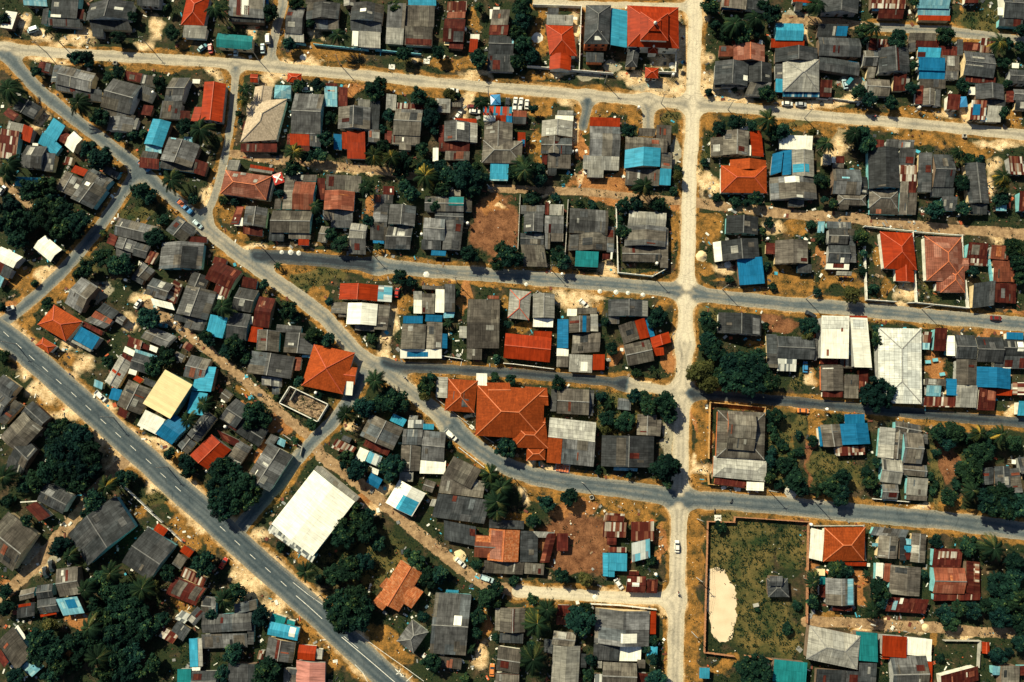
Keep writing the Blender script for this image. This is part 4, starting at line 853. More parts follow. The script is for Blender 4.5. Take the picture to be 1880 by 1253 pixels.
def road_mat(key, dust_col=(.50, .42, .28)):
    m, nt, n, l, b = new_mat(key)
    def at(nm):
        a = n.new('ShaderNodeAttribute'); a.attribute_name = nm; return a.outputs['Fac']
    geo = n.new('ShaderNodeNewGeometry')
    def noise(sc, det=5, ro=.6, stretch=None):
        q = n.new('ShaderNodeTexNoise'); q.inputs['Scale'].default_value = sc; q.inputs['Detail'].default_value = det; q.inputs['Roughness'].default_value = ro
        l.new(geo.outputs['Position'], q.inputs['Vector']); return q.outputs[0]
    def mth(op, a, c):
        q = n.new('ShaderNodeMath'); q.operation = op
        for i, v in enumerate((a, c)):
            if isinstance(v, (int, float)): q.inputs[i].default_value = v
            else: l.new(v, q.inputs[i])
        return q.outputs[0]
    n1, n2, n3 = noise(.22), noise(1.6, 6, .7), noise(.06, 3)
    t = mth('ADD', at('tone'), mth('MULTIPLY', mth('SUBTRACT', n1, .5), .38))
    t = mth('ADD', t, mth('MULTIPLY', mth('SUBTRACT', n3, .5), .30))
    t = mth('ADD', t, mth('MULTIPLY', mth('COSINE', mth('MULTIPLY', mth('ADD', at('edge'), mth('MULTIPLY', n1, .6)), 3.6), 0), .055))
    r = ramp(n, [(0.0, (.62, .55, .40)), (.2, (.52, .45, .33)), (.45, (.26, .23, .175)), (.65, (.096, .114, .119)), (.85, (.042, .060, .071)), (1.0, (.020, .026, .034))]); l.new(t, r.inputs[0])
    # pale dust along the edges and in patches
    e = n.new('ShaderNodeMapRange'); e.inputs[1].default_value = -1.4; e.inputs[2].default_value = .1; l.new(mth('ADD', at('edge'), mth('MULTIPLY', mth('SUBTRACT', n2, .5), 1.6)), e.inputs[0])
    mx = n.new('ShaderNodeMix'); mx.data_type = 'RGBA'; l.new(mth('MULTIPLY', e.outputs[0], at('dust')), mx.inputs['Factor']); l.new(r.outputs[0], mx.inputs['A']); mx.inputs['B'].default_value = (*dust_col, 1)
    # fine speckle and cracks
    v = n.new('ShaderNodeTexVoronoi'); v.feature = 'DISTANCE_TO_EDGE'; v.inputs['Scale'].default_value = .28; l.new(geo.outputs['Position'], v.inputs['Vector'])
    cr = ramp(n, [(0.0, (.62, .62, .62)), (.02, (1, 1, 1))]); l.new(v.outputs['Distance'], cr.inputs[0])
    sp = n.new('ShaderNodeMapRange'); sp.inputs[1].default_value = .3; sp.inputs[2].default_value = .7; sp.inputs[3].default_value = .78; sp.inputs[4].default_value = 1.2; l.new(n2, sp.inputs[0])
    k1 = n.new('ShaderNodeVectorMath'); k1.operation = 'MULTIPLY'; l.new(mx.outputs['Result'], k1.inputs[0]); l.new(cr.outputs[0], k1.inputs[1])
    k2 = n.new('ShaderNodeVectorMath'); k2.operation = 'SCALE'; l.new(k1.outputs[0], k2.inputs[0]); l.new(sp.outputs[0], k2.inputs['Scale'])
    l.new(k2.outputs[0], b.inputs['Base Color']); b.inputs['Roughness'].default_value = .85; b.inputs['Specular IOR Level'].default_value = .2
    MATS[key] = m
road_mat('asphalt')
DUSTP = np.clip(1.05-TONE*.9, .08, 1)
sheet_from_field('road', SDP, .012, 'asphalt', dict(tone=TONE, edge=SDP, dust=DUSTP))
SDM2 = SDM+wob*.28
sheet_from_field('main_road', SDM2, .020, 'asphalt', dict(tone=np.full(X.shape, MAIN[2])+np.clip((-SDM-1.2)/-2, -.0, .0), edge=SDM2, dust=np.full(X.shape, .40)))

# ---- painted ground: what grows or lies where (blobs surveyed from the photograph)
PAINT = {}
def blobs(ox, oy, text):
    T(ox, oy); tk = text.split()
    for i in range(0, len(tk), 5):
        k = tk[i]; x, y, rx, ry = map(float, tk[i+1:i+5])
        PAINT.setdefault(k, []).append((*P(x, y), rx/K*.2, ry/K*.2))
blobs(0,0,"s 200 150 45 60 s 560 275 110 40 s 1130 170 55 90 s 1030 310 90 50 s 330 400 150 25 g 1200 480 350 40 s 1500 520 60 50 s 300 870 50 60 g 650 1010 60 40 v 850 450 60 30 s 460 285 100 40 g 1350 320 60 50 s 60 380 90 30 s 300 250 60 50 g 30 480 50 60")
blobs(400,0,"g 750 400 280 60 s 560 470 180 20 s 400 560 90 50 g 60 550 70 50 g 1350 640 280 45 c 950 630 80 45 s 300 1140 180 30 s 900 1210 220 35 v 1370 485 90 35 s 690 270 60 40 s 290 220 40 40 g 470 230 30 100 s 560 440 100 30 g 30 560 40 30 s 1480 450 40 30")
blobs(800,0,"g 150 470 160 60 s 300 555 110 25 g 290 170 40 100 g 770 560 170 40 s 920 560 80 25 k 1120 580 100 40 k 1290 470 70 60 s 1450 570 110 60 s 240 720 60 60 s 950 760 70 40 g 760 760 80 60 g 720 1050 40 120 g 1230 820 120 50 g 1400 850 60 60 c 1050 1000 35 150 s 1010 950 30 100 c 1020 1200 25 100 g 730 120 50 60 s 200 800 80 60 g 740 300 60 120 s 1010 250 25 200")
blobs(1160,0,"s 375 300 60 290 s 490 250 45 260 s 440 650 210 130 s 700 720 160 50 s 130 700 140 40 s 200 420 110 60 k 180 640 150 40 s 60 580 60 40 g 290 620 80 60 s 620 730 220 40 s 1300 735 220 35 s 560 420 50 50 g 1200 900 260 50 g 330 990 40 50 v 270 840 80 60 g 560 850 60 60 v 520 1150 30 80 s 1450 1050 60 80 k 330 1100 40 120 s 1280 250 30 90 k 1150 140 120 25 g 1480 830 80 20 v 1200 870 100 30")
blobs(1480,0,"s 230 750 150 45 g 800 820 220 30 g 900 1020 260 60 g 1200 1080 150 50 s 1400 1015 160 35 v 1250 130 150 90 s 1130 800 60 90 s 600 930 80 35 s 250 1050 50 100 s 1350 1190 70 60 k 300 630 90 50 v 1230 1160 110 40 g 100 920 160 35 s 20 250 20 80 s 1000 845 50 35 g 1500 850 60 50 g 1100 60 25 100 g 1250 220 120 25")
blobs(0,310,"g 200 800 190 110 s 300 750 70 50 v 1000 310 120 60 g 420 860 70 100 v 600 690 90 50 s 1500 200 50 100 g 1540 590 40 60 g 1040 380 50 25 s 1300 1130 150 25 s 950 1130 70 70 g 220 1150 60 60 k 750 830 100 60 s 1030 910 60 60 c 100 1010 60 20")
blobs(400,310,"g 130 330 120 80 g 230 490 120 45 s 170 620 60 40 s 250 585 130 20 g 750 580 90 30 g 620 715 220 35 v 700 790 180 60 g 700 900 70 60 g 850 1060 40 80 s 1240 1100 50 150 c 1060 260 40 70 g 1180 630 100 25 g 1340 960 70 60 g 1500 800 90 20 s 1050 15 120 20 s 160 660 50 25 g 480 750 50 80 s 460 600 20 15 s 525 600 22 15 s 580 605 20 15 g 330 960 50 60")
blobs(800,310,"b 410 420 150 260 s 450 250 45 30 c 1200 120 250 80 s 800 155 120 18 c 1330 210 90 25 s 1010 80 25 70 c 230 900 50 130 g 490 950 30 80 s 1250 720 60 45 s 1020 920 150 70 g 620 1170 80 40 k 1080 960 50 40 v 1430 710 120 25 s 1180 900 60 25 g 1200 980 40 60 c 400 250 80 80 g 1450 785 120 15 g 350 830 150 12")
blobs(1160,310,"g 550 420 80 100 s 560 70 60 80 c 310 230 45 50 g 300 480 35 150 s 660 720 80 55 g 520 730 60 60 g 680 840 100 18 s 1050 430 80 40 g 1140 800 120 80 g 1200 440 90 50 c 1370 620 25 80 g 1450 770 100 50 v 560 1120 80 100 b 1080 1110 140 60 g 1000 1020 220 15 g 60 790 150 12 g 230 970 40 30 g 1000 880 150 15 s 500 50 25 100 g 500 330 60 30")
blobs(1480,310,"g 230 800 140 70 s 690 880 60 80 g 540 850 50 80 v 870 880 60 50 s 1340 140 50 80 s 1360 500 50 35 s 650 1090 200 20 c 1300 1190 150 15 g 500 640 40 60 s 620 1020 120 25 c 1450 1040 80 15")
blobs(0,620,"s 330 370 110 70 s 470 540 110 50 s 170 220 50 60 s 700 740 80 60 s 850 900 100 60 s 1070 1070 70 60 s 620 200 80 70 s 720 740 60 80 s 1100 740 100 50 g 930 960 60 40 s 520 90 50 30 g 480 170 120 40 s 790 510 50 50 s 550 300 60 35 g 1250 1180 60 60 v 1080 1180 90 60 g 400 470 90 60 g 1180 830 80 40 s 1280 1180 80 40")
blobs(400,620,"s 1240 110 60 90 g 150 350 70 40 c 430 590 60 60 c 480 650 50 50 v 560 440 260 90 v 540 800 50 50 v 690 620 60 50 s 960 660 60 45 s 700 700 30 30 s 1150 1100 80 35 c 1110 1200 60 40 g 1190 350 40 30 c 300 800 50 80 g 600 740 20 60 c 130 500 80 40")
blobs(800,620,"g 1100 1130 260 55 g 1400 1190 200 40 s 650 890 60 25 s 640 1090 30 60 c 1000 1230 150 50 g 750 1090 80 35 c 1300 130 60 80 v 1280 560 150 150 g 120 165 160 12 g 700 305 160 12 s 1450 360 100 15 s 850 920 80 15")
blobs(1160,620,"g 490 650 65 200 s 480 920 65 45 g 470 1020 55 40 c 260 140 45 90 s 1270 310 40 70 v 1180 320 50 60 g 1110 730 50 60 v 1040 800 110 260 b 1280 900 25 150 g 1300 560 60 25 v 1180 620 60 60 k 250 720 50 100 g 100 1210 160 25 g 700 1245 220 10 v 1400 950 100 100 g 880 50 70 30 s 430 850 15 60 c 430 580 20 80")
blobs(1480,620,"g 40 320 35 70 g 40 650 40 90 v 280 960 130 120 b 990 900 70 150 v 900 1000 30 200 v 1080 850 50 100 g 1000 1200 130 35 s 790 1210 50 25 c 940 210 80 80 s 1450 510 50 50 g 1000 620 220 18 g 450 1190 90 18 b 940 200 70 80")
blobs(0,933,"s 280 440 80 60 g 1330 180 90 120 s 1440 130 45 45 g 1500 260 60 70 c 600 800 90 60 c 540 1130 60 40 g 1290 690 80 35 c 60 620 60 50 g 990 60 60 50 k 250 330 120 50 s 330 400 40 40")
blobs(400,933,"s 250 520 140 120 s 130 430 55 50 s 420 700 80 55 s 250 220 70 50 g 680 870 120 90 g 850 1050 100 70 g 1200 950 90 80 g 1300 1060 80 45 g 570 330 70 40 g 1200 400 100 90 v 1000 350 250 200 s 1100 20 60 20 s 720 620 50 25 g 230 400 60 50 g 1080 880 60 60")
blobs(800,933,"b 1000 170 250 100 b 1000 350 130 80 g 700 540 80 35 s 1210 570 60 35 g 750 670 260 12 g 1400 50 160 35 g 330 900 35 150 s 330 1050 50 90 g 400 450 90 18 c 350 820 30 60 b 1100 300 80 120 g 640 40 80 40")
blobs(1160,933,"v 640 180 100 90 g 850 200 60 40 v 820 560 100 120 g 860 800 70 60 v 1100 900 120 150 v 1170 300 90 100 v 800 400 200 300 v 900 800 260 200 g 460 300 60 300 g 440 800 60 300 g 430 1100 60 150 g 220 200 45 100 s 230 800 30 100 g 640 1140 100 45 g 950 480 70 60 g 1450 800 150 35 g 850 55 160 20 c 220 220 35 100 v 950 1010 120 50")
blobs(1480,933,"c 400 560 55 120 g 250 800 200 35 s 600 840 200 25 s 1250 880 200 22 g 950 190 130 28 g 920 950 35 60 c 90 420 50 40 s 350 830 60 25 g 100 90 150 12")
ROADISH = np.minimum(np.minimum(SDP, SDM2), 99)
gstep = .6
gnx, gny, GXg, GYg = grid(gstep)
WXg = GXg+(fbm(GXg, GYg, 11, 201)-.5)*9+(fbm(GXg, GYg, 3.5, 203)-.5)*4
WYg = GYg+(fbm(GXg, GYg, 11, 205)-.5)*9+(fbm(GXg, GYg, 3.5, 207)-.5)*4
def field(k):
    S = np.zeros(GXg.shape)
    for x, y, rx, ry in PAINT.get(k, []):
        i0, i1 = int(max(0, (x-rx*2.6-GX0)/gstep)), int(max(0, (x+rx*2.6-GX0)/gstep+2))
        j0, j1 = int(max(0, (y-ry*2.6-GY0)/gstep)), int(max(0, (y+ry*2.6-GY0)/gstep+2))
        if i1 <= i0 or j1 <= j0: continue
        sx, sy = WXg[j0:j1, i0:i1], WYg[j0:j1, i0:i1]
        S[j0:j1, i0:i1] = np.maximum(S[j0:j1, i0:i1], np.clip(1.75-1.1*np.sqrt(((sx-x)/rx)**2+((sy-y)/ry)**2), 0, 1))
    return S
FS, FG, FC, FV, FK, FB = (field(k) for k in 'sgcvkb')
def nearest(S, step, Xq, Yq):
    i = np.clip(((Xq-GX0)/step).round().astype(int), 0, S.shape[1]-1); j = np.clip(((Yq-GY0)/step).round().astype(int), 0, S.shape[0]-1)
    return S[j, i]
rd = nearest(SDP, STEP, GXg, GYg); rm = nearest(SDM, STEP, GXg, GYg); rdd = nearest(SDD, STEP, GXg, GYg)
ton = nearest(TONE, STEP, GXg, GYg)
nz = fbm(GXg, GYg, 9, 31)
FG = np.maximum(FG, np.clip(1.0-(np.minimum(rd, rm*.8)-.4)/2.5+(nz-.5)*1.0, 0, .85))
FS = np.maximum(FS, np.clip(.75-(rd-.1)/(1.4-.9*ton)+(nz-.55)*1.2, 0, .8)*(1.0-.5*ton))
FS = np.maximum(FS, np.clip(.8-(rm-.1)/2.2+(nz-.5)*1.4, 0, .8))
FD = np.clip(.9-rdd/.7+(fbm(GXg, GYg, 3, 77)-.5)*.9, 0, 1)      # dirt tracks
def ground_mat():
    m, nt, n, l, b = new_mat('ground_soil')
    geo = n.new('ShaderNodeNewGeometry')
    def noise(sc, det=6, ro=.65):
        q = n.new('ShaderNodeTexNoise'); q.inputs['Scale'].default_value = sc; q.inputs['Detail'].default_value = det; q.inputs['Roughness'].default_value = ro
        l.new(geo.outputs['Position'], q.inputs['Vector']); return q.outputs[0]
    def mth(op, a, c):
        q = n.new('ShaderNodeMath'); q.operation = op
        for i, v in enumerate((a, c)):
            if isinstance(v, (int, float)): q.inputs[i].default_value = v
            else: l.new(v, q.inputs[i])
        return q.outputs[0]
    nC2 = noise(.13, 8, .7)
    nA, nB, nC, nD, nA2 = noise(.45), noise(1.7), noise(.12, 4), noise(.8), noise(.30, 8, .72)
    def two(a, c, f):
        mx = n.new('ShaderNodeMix'); mx.data_type = 'RGBA'; mx.inputs['A'].default_value = (*a, 1); mx.inputs['B'].default_value = (*c, 1)
        r = n.new('ShaderNodeMapRange'); r.inputs[1].default_value = .36; r.inputs[2].default_value = .64; l.new(f, r.inputs[0]); l.new(r.outputs[0], mx.inputs['Factor']); return mx.outputs['Result']
    base = two((.024, .020, .013), (.085, .058, .031), nA)
    weeds = two((.008, .018, .009), (.030, .036, .013), nB)
    def over(a, c, fac):
        mx = n.new('ShaderNodeMix'); mx.data_type = 'RGBA'; l.new(fac, mx.inputs['Factor']); l.new(a, mx.inputs['A']); l.new(c, mx.inputs['B']); return mx.outputs['Result']
    def mask(nm, nz_, amp=.9, lo=.38, hi=.62):
        a = n.new('ShaderNodeAttribute'); a.attribute_name = nm
        s = mth('ADD', a.outputs['Fac'], mth('MULTIPLY', mth('SUBTRACT', nz_, .5), amp))
        r = n.new('ShaderNodeMapRange'); r.inputs[1].default_value = lo; r.inputs[2].default_value = hi; l.new(s, r.inputs[0]); return r.outputs[0]
    rW = n.new('ShaderNodeMapRange'); rW.inputs[1].default_value = .38; rW.inputs[2].default_value = .52; l.new(nC, rW.inputs[0])
    col = over(base, weeds, rW.outputs[0])
    col = over(col, two((.070, .028, .013), (.235, .105, .048), nA2), mask('bare', nA))
    col = over(col, two((.045, .036, .012), (.35, .165, .038), nA2), mask('gold', nA))
    col = over(col, two((.20, .175, .12), (.34, .30, .21), nA), mask('conc', nB, .5))
    col = over(col, two((.15, .062, .020), (.40, .175, .060), nA2), mask('clay', nA, 1.1))
    col = over(col, two((.020, .036, .013), (.15, .108, .036), nC2), mask('weed', nD, .9, .36, .66))
    col = over(col, two((.46, .29, .13), (.74, .56, .33), nA2), mask('sand', nA2, 1.1, .28, 1.05))
    col = over(col, two((.17, .105, .055), (.38, .25, .135), nA), mask('track', nB, .7))
    # patches of wear
    k = n.new('ShaderNodeMapRange'); k.inputs[1].default_value = .3; k.inputs[2].default_value = .7; k.inputs[3].default_value = .55; k.inputs[4].default_value = 1.42; l.new(noise(2.4, 6, .8), k.inputs[0])
    vm = n.new('ShaderNodeVectorMath'); vm.operation = 'SCALE'; l.new(col, vm.inputs[0]); l.new(k.outputs[0], vm.inputs['Scale'])
    l.new(vm.outputs[0], b.inputs['Base Color']); b.inputs['Roughness'].default_value = .95; b.inputs['Specular IOR Level'].default_value = .1
    bp = n.new('ShaderNodeBump'); bp.inputs['Strength'].default_value = .5; bp.inputs['Distance'].default_value = .25; l.new(nB, bp.inputs['Height']); l.new(bp.outputs[0], b.inputs['Normal'])
    MATS['ground'] = m
ground_mat()
me = bpy.data.meshes.new('ground')
gz = -.06+.0*GXg
N = gnx*gny
co = np.stack([GXg.ravel(), GYg.ravel(), np.zeros(N)], 1)
idx = np.arange(N).reshape(gny, gnx)
q = np.stack([idx[:-1, :-1], idx[:-1, 1:], idx[1:, 1:], idx[1:, :-1]], -1).reshape(-1, 4)
# a wide border ring carries the same sheet out towards the horizon
E_ = 2500.0
ext = np.array([(-E_, -E_, 0), (E_, -E_, 0), (E_, E_, 0), (-E_, E_, 0)])
co = np.concatenate([co, ext]); c4 = [idx[0, 0], idx[0, -1], idx[-1, -1], idx[-1, 0]]
b0 = list(idx[0, :]), list(idx[:, -1]), list(idx[-1, ::-1]), list(idx[::-1, 0])
me.vertices.add(len(co)); me.vertices.foreach_set('co', co.ravel())
loops = list(q.ravel()); starts = list(range(0, len(loops), 4)); tot = [4]*(len(loops)//4)
for k in range(4):
    f = [N+k, N+(k+1) % 4]+[int(v) for v in b0[k][::-1]]
    starts.append(len(loops)); tot.append(len(f)); loops += f
me.loops.add(len(loops)); me.loops.foreach_set('vertex_index', np.array(loops, dtype=np.int32))
me.polygons.add(len(starts)); me.polygons.foreach_set('loop_start', np.array(starts, dtype=np.int32))
me.update(calc_edges=True); me.validate()
me.materials.append(MATS['ground'])
for nm, A_ in (('sand', FS), ('gold', FG), ('clay', FC), ('weed', FV), ('conc', FK), ('bare', FB), ('track', FD)):
    at = me.attributes.new(nm, 'FLOAT', 'POINT'); at.data.foreach_set('value', np.concatenate([A_.ravel(), np.zeros(4)]).astype(np.float32))
go = bpy.data.objects.new('ground', me); COL.objects.link(go); tag(go, kind='structure')

# ---- the smooth sand pan in the walled field
T(1160, 933)
pan = [P(x, y) for x, y in ((560,452),(615,440),(668,452),(690,510),(732,560),(742,640),(746,700),(750,780),(726,860),(712,930),(640,965),(590,930),(566,840),(552,700),(552,560))]
dd = dist_poly(X, Y, pan+pan[:1]); ins = np.zeros(X.shape, bool)
for (x0, y0), (x1, y1) in zip(pan, pan[1:]+pan[:1]):
    cr_ = ((y0 > Y) != (y1 > Y)) & (X < (x1-x0)*(Y-y0)/((y1-y0) or 1e-9)+x0); ins ^= cr_
m_, nt_, n_, l_, b_ = new_mat('pan_sand')
g_ = n_.new('ShaderNodeNewGeometry'); q_ = n_.new('ShaderNodeTexNoise'); q_.inputs['Scale'].default_value = .25; q_.inputs['Detail'].default_value = 6; l_.new(g_.outputs['Position'], q_.inputs['Vector'])
r_ = ramp(n_, [(.3, (.56, .43, .28)), (.7, (.66, .53, .36))]); l_.new(q_.outputs[0], r_.inputs[0]); l_.new(r_.outputs[0], b_.inputs['Base Color']); b_.inputs['Roughness'].default_value = .95; b_.inputs['Specular IOR Level'].default_value = .05
MATS['pan_sand'] = m_
sheet_from_field('sand_patch', np.where(ins, -dd, dd)+wob*1.3+(fbm(X, Y, .9, 91)-.5)*1.2-.2, .008, 'pan_sand', {})

# ---- markings on the main road
simple_mat('road_paint', (.62, .60, .52), .7, .3, 1.5)
m = MB()
def strip(a, b, w, z=.026):
    a, b = Vector((*a, z)), Vector((*b, z)); d = (b-a).normalized(); s = Vector((-d.y, d.x, 0))*w/2
    m.add([a-s, b-s, b+s, a+s], [(0, 1, 2, 3)])
dashes = []
T(0, 620)
for x, y in ((135,60),(228,145),(325,228),(422,316),(530,410),(635,505),(743,604),(850,700),(958,795),(1068,890),(1172,990),(1280,1087)): dashes.append((x/K, 620+y/K))
dashes += [(11.5, 614)]
for x, y in ((35,150),(140,250),(250,350),(360,445),(473,545)): dashes.append((400+x/K, 933+y/K))
for x, y in dashes: strip(G0(x-5, y-4.6), G0(x+5, y+4.6), .17)
def line(pts, w):
    g = [G0(400+x/K, 933+y/K) for x, y in pts]
    for a, b in zip(g, g[1:]): strip(a, b, w)
line([(562,630),(655,710),(750,797)], .2)
line([(890,928),(1000,1020),(1130,1130),(1275,1255)], .22); line([(905,922),(1010,1010)], .14)
line([(540,535),(640,615),(790,722)], .16); line([(1010,905),(1180,1030),(1350,1150),(1480,1245)], .16)
line([(985,1125),(1040,1180),(1075,1250)], .16)
line([(1355,1245),(1400,1205)], .22)
T(400, 933)
c = Vector((*P(1310, 1190), 0)); dv = (Vector((*P(1340, 1215), 0))-Vector((*P(1285, 1165), 0))).normalized(); sv = Vector((-dv.y, dv.x, 0))
A = lambda u, v: tuple(c+dv*u+sv*v)[:2]
strip(A(-2.2, 0), A(.6, 0), .28); strip(A(-.4, -.1), A(-.9, 1.1), .28); strip(A(-.4, .1), A(-.9, -1.1), .28)
m.add([(*A(.6, -.55), .026), (*A(1.9, 0), .026), (*A(.6, .55), .026)], [(0, 1, 2)])
tag(m.obj('road_markings', 'road_paint'), kind='structure')
# ------------------------------------------------------------------ trees: each its own object, crown and trunk as parts
def set_tint(me, vals):
    at = me.attributes.new('tint', 'FLOAT', 'FACE'); at.data.foreach_set('value', vals)
def crown_mesh(seed, leaf, n, mat, flat=.8, lobes=9, spread=.62, lr0=.4):
    """unit crown (radius 1): leaf sprays through overlapping lobes with gaps between"""
    rnd = random.Random(seed); rg = np.random.default_rng(seed)
    L = []
    for i in range(lobes):
        a = 2*math.pi*(i+rnd.uniform(-.35, .35))/max(1, lobes-2); rr = (rnd.uniform(.12, 1.0)**.6)*spread if i < lobes-2 else rnd.uniform(0, .25)
        zz = rnd.uniform(-.25, .28)+(.28 if i >= lobes-2 else 0)
        L.append((rr*math.cos(a), rr*math.sin(a), zz*flat, rnd.uniform(.7, 1.25)*lr0))
    V = []; Fc = []; tint = []
    for k in range(n):
        lx, ly, lz, lr = L[rnd.randrange(lobes)]
        d = rg.normal(size=3); d /= np.linalg.norm(d)
        if d[2] < -.35 and rnd.random() < .75: d[2] = -d[2]
        r = lr*(rnd.uniform(.1, 1.0)**.5)*(1.22 if rnd.random() < .10 else 1)
        c = np.array([lx, ly, lz])+d*r*np.array([1, 1, flat])
        nr = d*.75+rg.normal(size=3)*.45+np.array([0, 0, .45]); nr /= np.linalg.norm(nr)
        t = np.cross(nr, rg.normal(size=3)); t /= np.linalg.norm(t); b = np.cross(nr, t)
        s = leaf*rnd.uniform(.6, 1.5); s2 = s*rnd.uniform(.4, .75)
        q = len(V)
        V += [tuple(c-t*s), tuple(c+b*s2*.9+t*s*.1), tuple(c+t*s+nr*s*.15), tuple(c-b*s2-t*s*.1)]
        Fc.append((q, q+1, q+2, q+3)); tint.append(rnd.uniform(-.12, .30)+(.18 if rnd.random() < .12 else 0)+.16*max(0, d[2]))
    me = bpy.data.meshes.new('crown'); me.from_pydata(V, [], Fc); me.materials.append(MATS[mat]); set_tint(me, tint); return me
def trunk_mesh(seed, mat='bark'):
    rnd = random.Random(seed); m = MB()
    m.tube([(0, 0, -.05), (.02, .01, .4), (.03, -.02, .8), (0, 0, 1.05)], [.085, .062, .05, .035], 7)
    for k in range(5):
        a = 2*math.pi*k/5+rnd.uniform(-.4, .4); z = .62+.07*k; x, y = math.cos(a), math.sin(a)
        m.tube([(.02, 0, z), (x*.22, y*.22, z+.22), (x*.48, y*.48, z+.42)], [.035, .024, .01], 5)
    me = m.obj('trunk', mat); d = me.data; bpy.data.objects.remove(me); return d
def palm_crown_mesh(seed, mat, n=20, droop=.55):
    rnd = random.Random(seed); V = []; Fc = []; tint = []
    for i in range(n):
        a = 2*math.pi*i/n+rnd.uniform(-.2, .2); up = rnd.choice([.1, .35, .6, .85]); ln = rnd.uniform(.8, 1.08)
        ca, sa = math.cos(a), math.sin(a); old = rnd.random() < .18
        pts = []
        for k in range(9):
            u = k/8; rr = ln*(u*.98); zz = up*.55*u*1.6-(.55+.5*up)*droop*1.8*u*u-(.25*u if old else 0)
            pts.append(np.array([rr*ca, rr*sa, zz]))
        sd = np.array([-sa, ca, 0])
        tt = rnd.uniform(-.1, .25)+(.3 if old else 0)
        for k in range(8):     # midrib
            w = .014; q = len(V); V += [tuple(pts[k]-sd*w), tuple(pts[k]+sd*w), tuple(pts[k+1]+sd*w), tuple(pts[k+1]-sd*w)]; Fc.append((q, q+1, q+2, q+3)); tint.append(tt+.2)
        for k in range(2, 32):
            u = k/32; f = u*8; j = min(7, int(f)); p = pts[j]+(pts[j+1]-pts[j])*(f-j)
            dirr = pts[j+1]-pts[j]; dirr /= np.linalg.norm(dirr)
            ll = .27*math.sin(math.pi*(.12+.82*u))**.7*rnd.uniform(.8, 1.1)
            for sg in (-1, 1):
                e = p+(sd*sg*.8+dirr*.65)*ll+np.array([0, 0, -ll*rnd.uniform(.25, .6)]); w = dirr*.024
                q = len(V); V += [tuple(p-w), tuple(p+w), tuple(e)]; Fc.append((q, q+1, q+2)); tint.append(tt+rnd.uniform(-.08, .12))
    me = bpy.data.meshes.new('crown'); me.from_pydata(V, [], Fc); me.materials.append(MATS[mat]); set_tint(me, tint); return me
def palm_trunk_mesh(seed):
    m = MB(); k = random.Random(seed).uniform(-.05, .05)
    m.tube([(k*2, k, -.05), (k, k*.8, .35), (k*.3, k*.2, .75), (0, 0, 1.02)], [.040, .026, .022, .022], 7)
    o = m.obj('trunk', 'palm_bark'); d = o.data; bpy.data.objects.remove(o); return d
def banana_mesh(seed, mat):
    rnd = random.Random(seed); V = []; Fc = []; tint = []
    for i in range(9):
        a = 2*math.pi*i/9+rnd.uniform(-.3, .3); ca, sa = math.cos(a), math.sin(a); sd = np.array([-sa, ca, 0]); ln = rnd.uniform(.75, 1.1); up = rnd.uniform(.3, .9)
        tt = rnd.uniform(-.1, .3); base = len(V)
        for k in range(8):
            u = k/7; p = np.array([ln*u*ca, ln*u*sa, up*u-1.0*u*u]); w = .17*math.sin(math.pi*(.08+.87*u))
            for e in (-1, 0, 1): V.append(tuple(p+sd*e*w+np.array([0, 0, .05*abs(e)])))
        for k in range(7):
            for e in (0, 1): q = base+k*3+e; Fc.append((q, q+1, q+4, q+3)); tint.append(tt+rnd.uniform(-.1, .1))
    me = bpy.data.meshes.new('crown'); me.from_pydata(V, [], Fc); me.materials.append(MATS[mat]); set_tint(me, tint); return me

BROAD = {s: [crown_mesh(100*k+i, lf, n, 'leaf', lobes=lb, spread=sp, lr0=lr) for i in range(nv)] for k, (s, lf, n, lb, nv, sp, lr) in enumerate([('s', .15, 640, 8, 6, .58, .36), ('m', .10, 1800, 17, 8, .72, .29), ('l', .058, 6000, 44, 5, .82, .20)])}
OLIVE = [crown_mesh(900+i, .09, 1500, 'leaf_olive', lobes=11, spread=.68) for i in range(3)]
TRUNKS = [trunk_mesh(i) for i in range(4)]
PALMS = [palm_crown_mesh(40+i, 'leaf_palm', 17+i*2, .45+.06*i) for i in range(4)]
PALMY = [palm_crown_mesh(60+i, 'leaf_yellow', 17+i, .5) for i in range(2)]
PTRUNK = [palm_trunk_mesh(i) for i in range(3)]
BANANA = [banana_mesh(i, 'leaf_palm') for i in range(3)]+[banana_mesh(9, 'leaf_yellow')]
TREES = []; USED_LABELS = set(); ANCHORS = []
def rel(dx, dy):
    a = math.degrees(math.atan2(dy, dx)) % 360
    return ['right of', 'above and right of', 'above', 'above and left of', 'left of', 'below and left of', 'below', 'below and right of'][int((a+22.5)//45) % 8]
ADJ = dict(b=dict(s='small bushy tree', m='dark leafy tree', l='great dark tree'), o=dict(s='small olive green tree', m='olive green tree', l='olive green tree'), p=dict(s='coconut palm', m='coconut palm', l='coconut palm'), y=dict(s='yellow fronded palm', m='yellow fronded palm', l='yellow fronded palm'), s=dict(s='low shrub', m='low shrub', l='low shrub'), n=dict(s='banana plant', m='banana plant', l='banana plant'))
def unique_label(head, x, y, anchors=None, extra=()):
    cand = sorted(HOUSES, key=lambda h: max(0, math.hypot(h[0]-x, h[1]-y)-h[2]*.6))[:20]
    for pre in ('',)+tuple(extra):
        for h in cand:
            d = math.hypot(h[0]-x, h[1]-y)
            r = rel(x-h[0], y-h[1])
            lb = f"{pre}{head} {r} {h[3]}"
            if len(lb.split()) <= 16 and lb not in USED_LABELS:
                USED_LABELS.add(lb); return lb
    return None
NT = 0
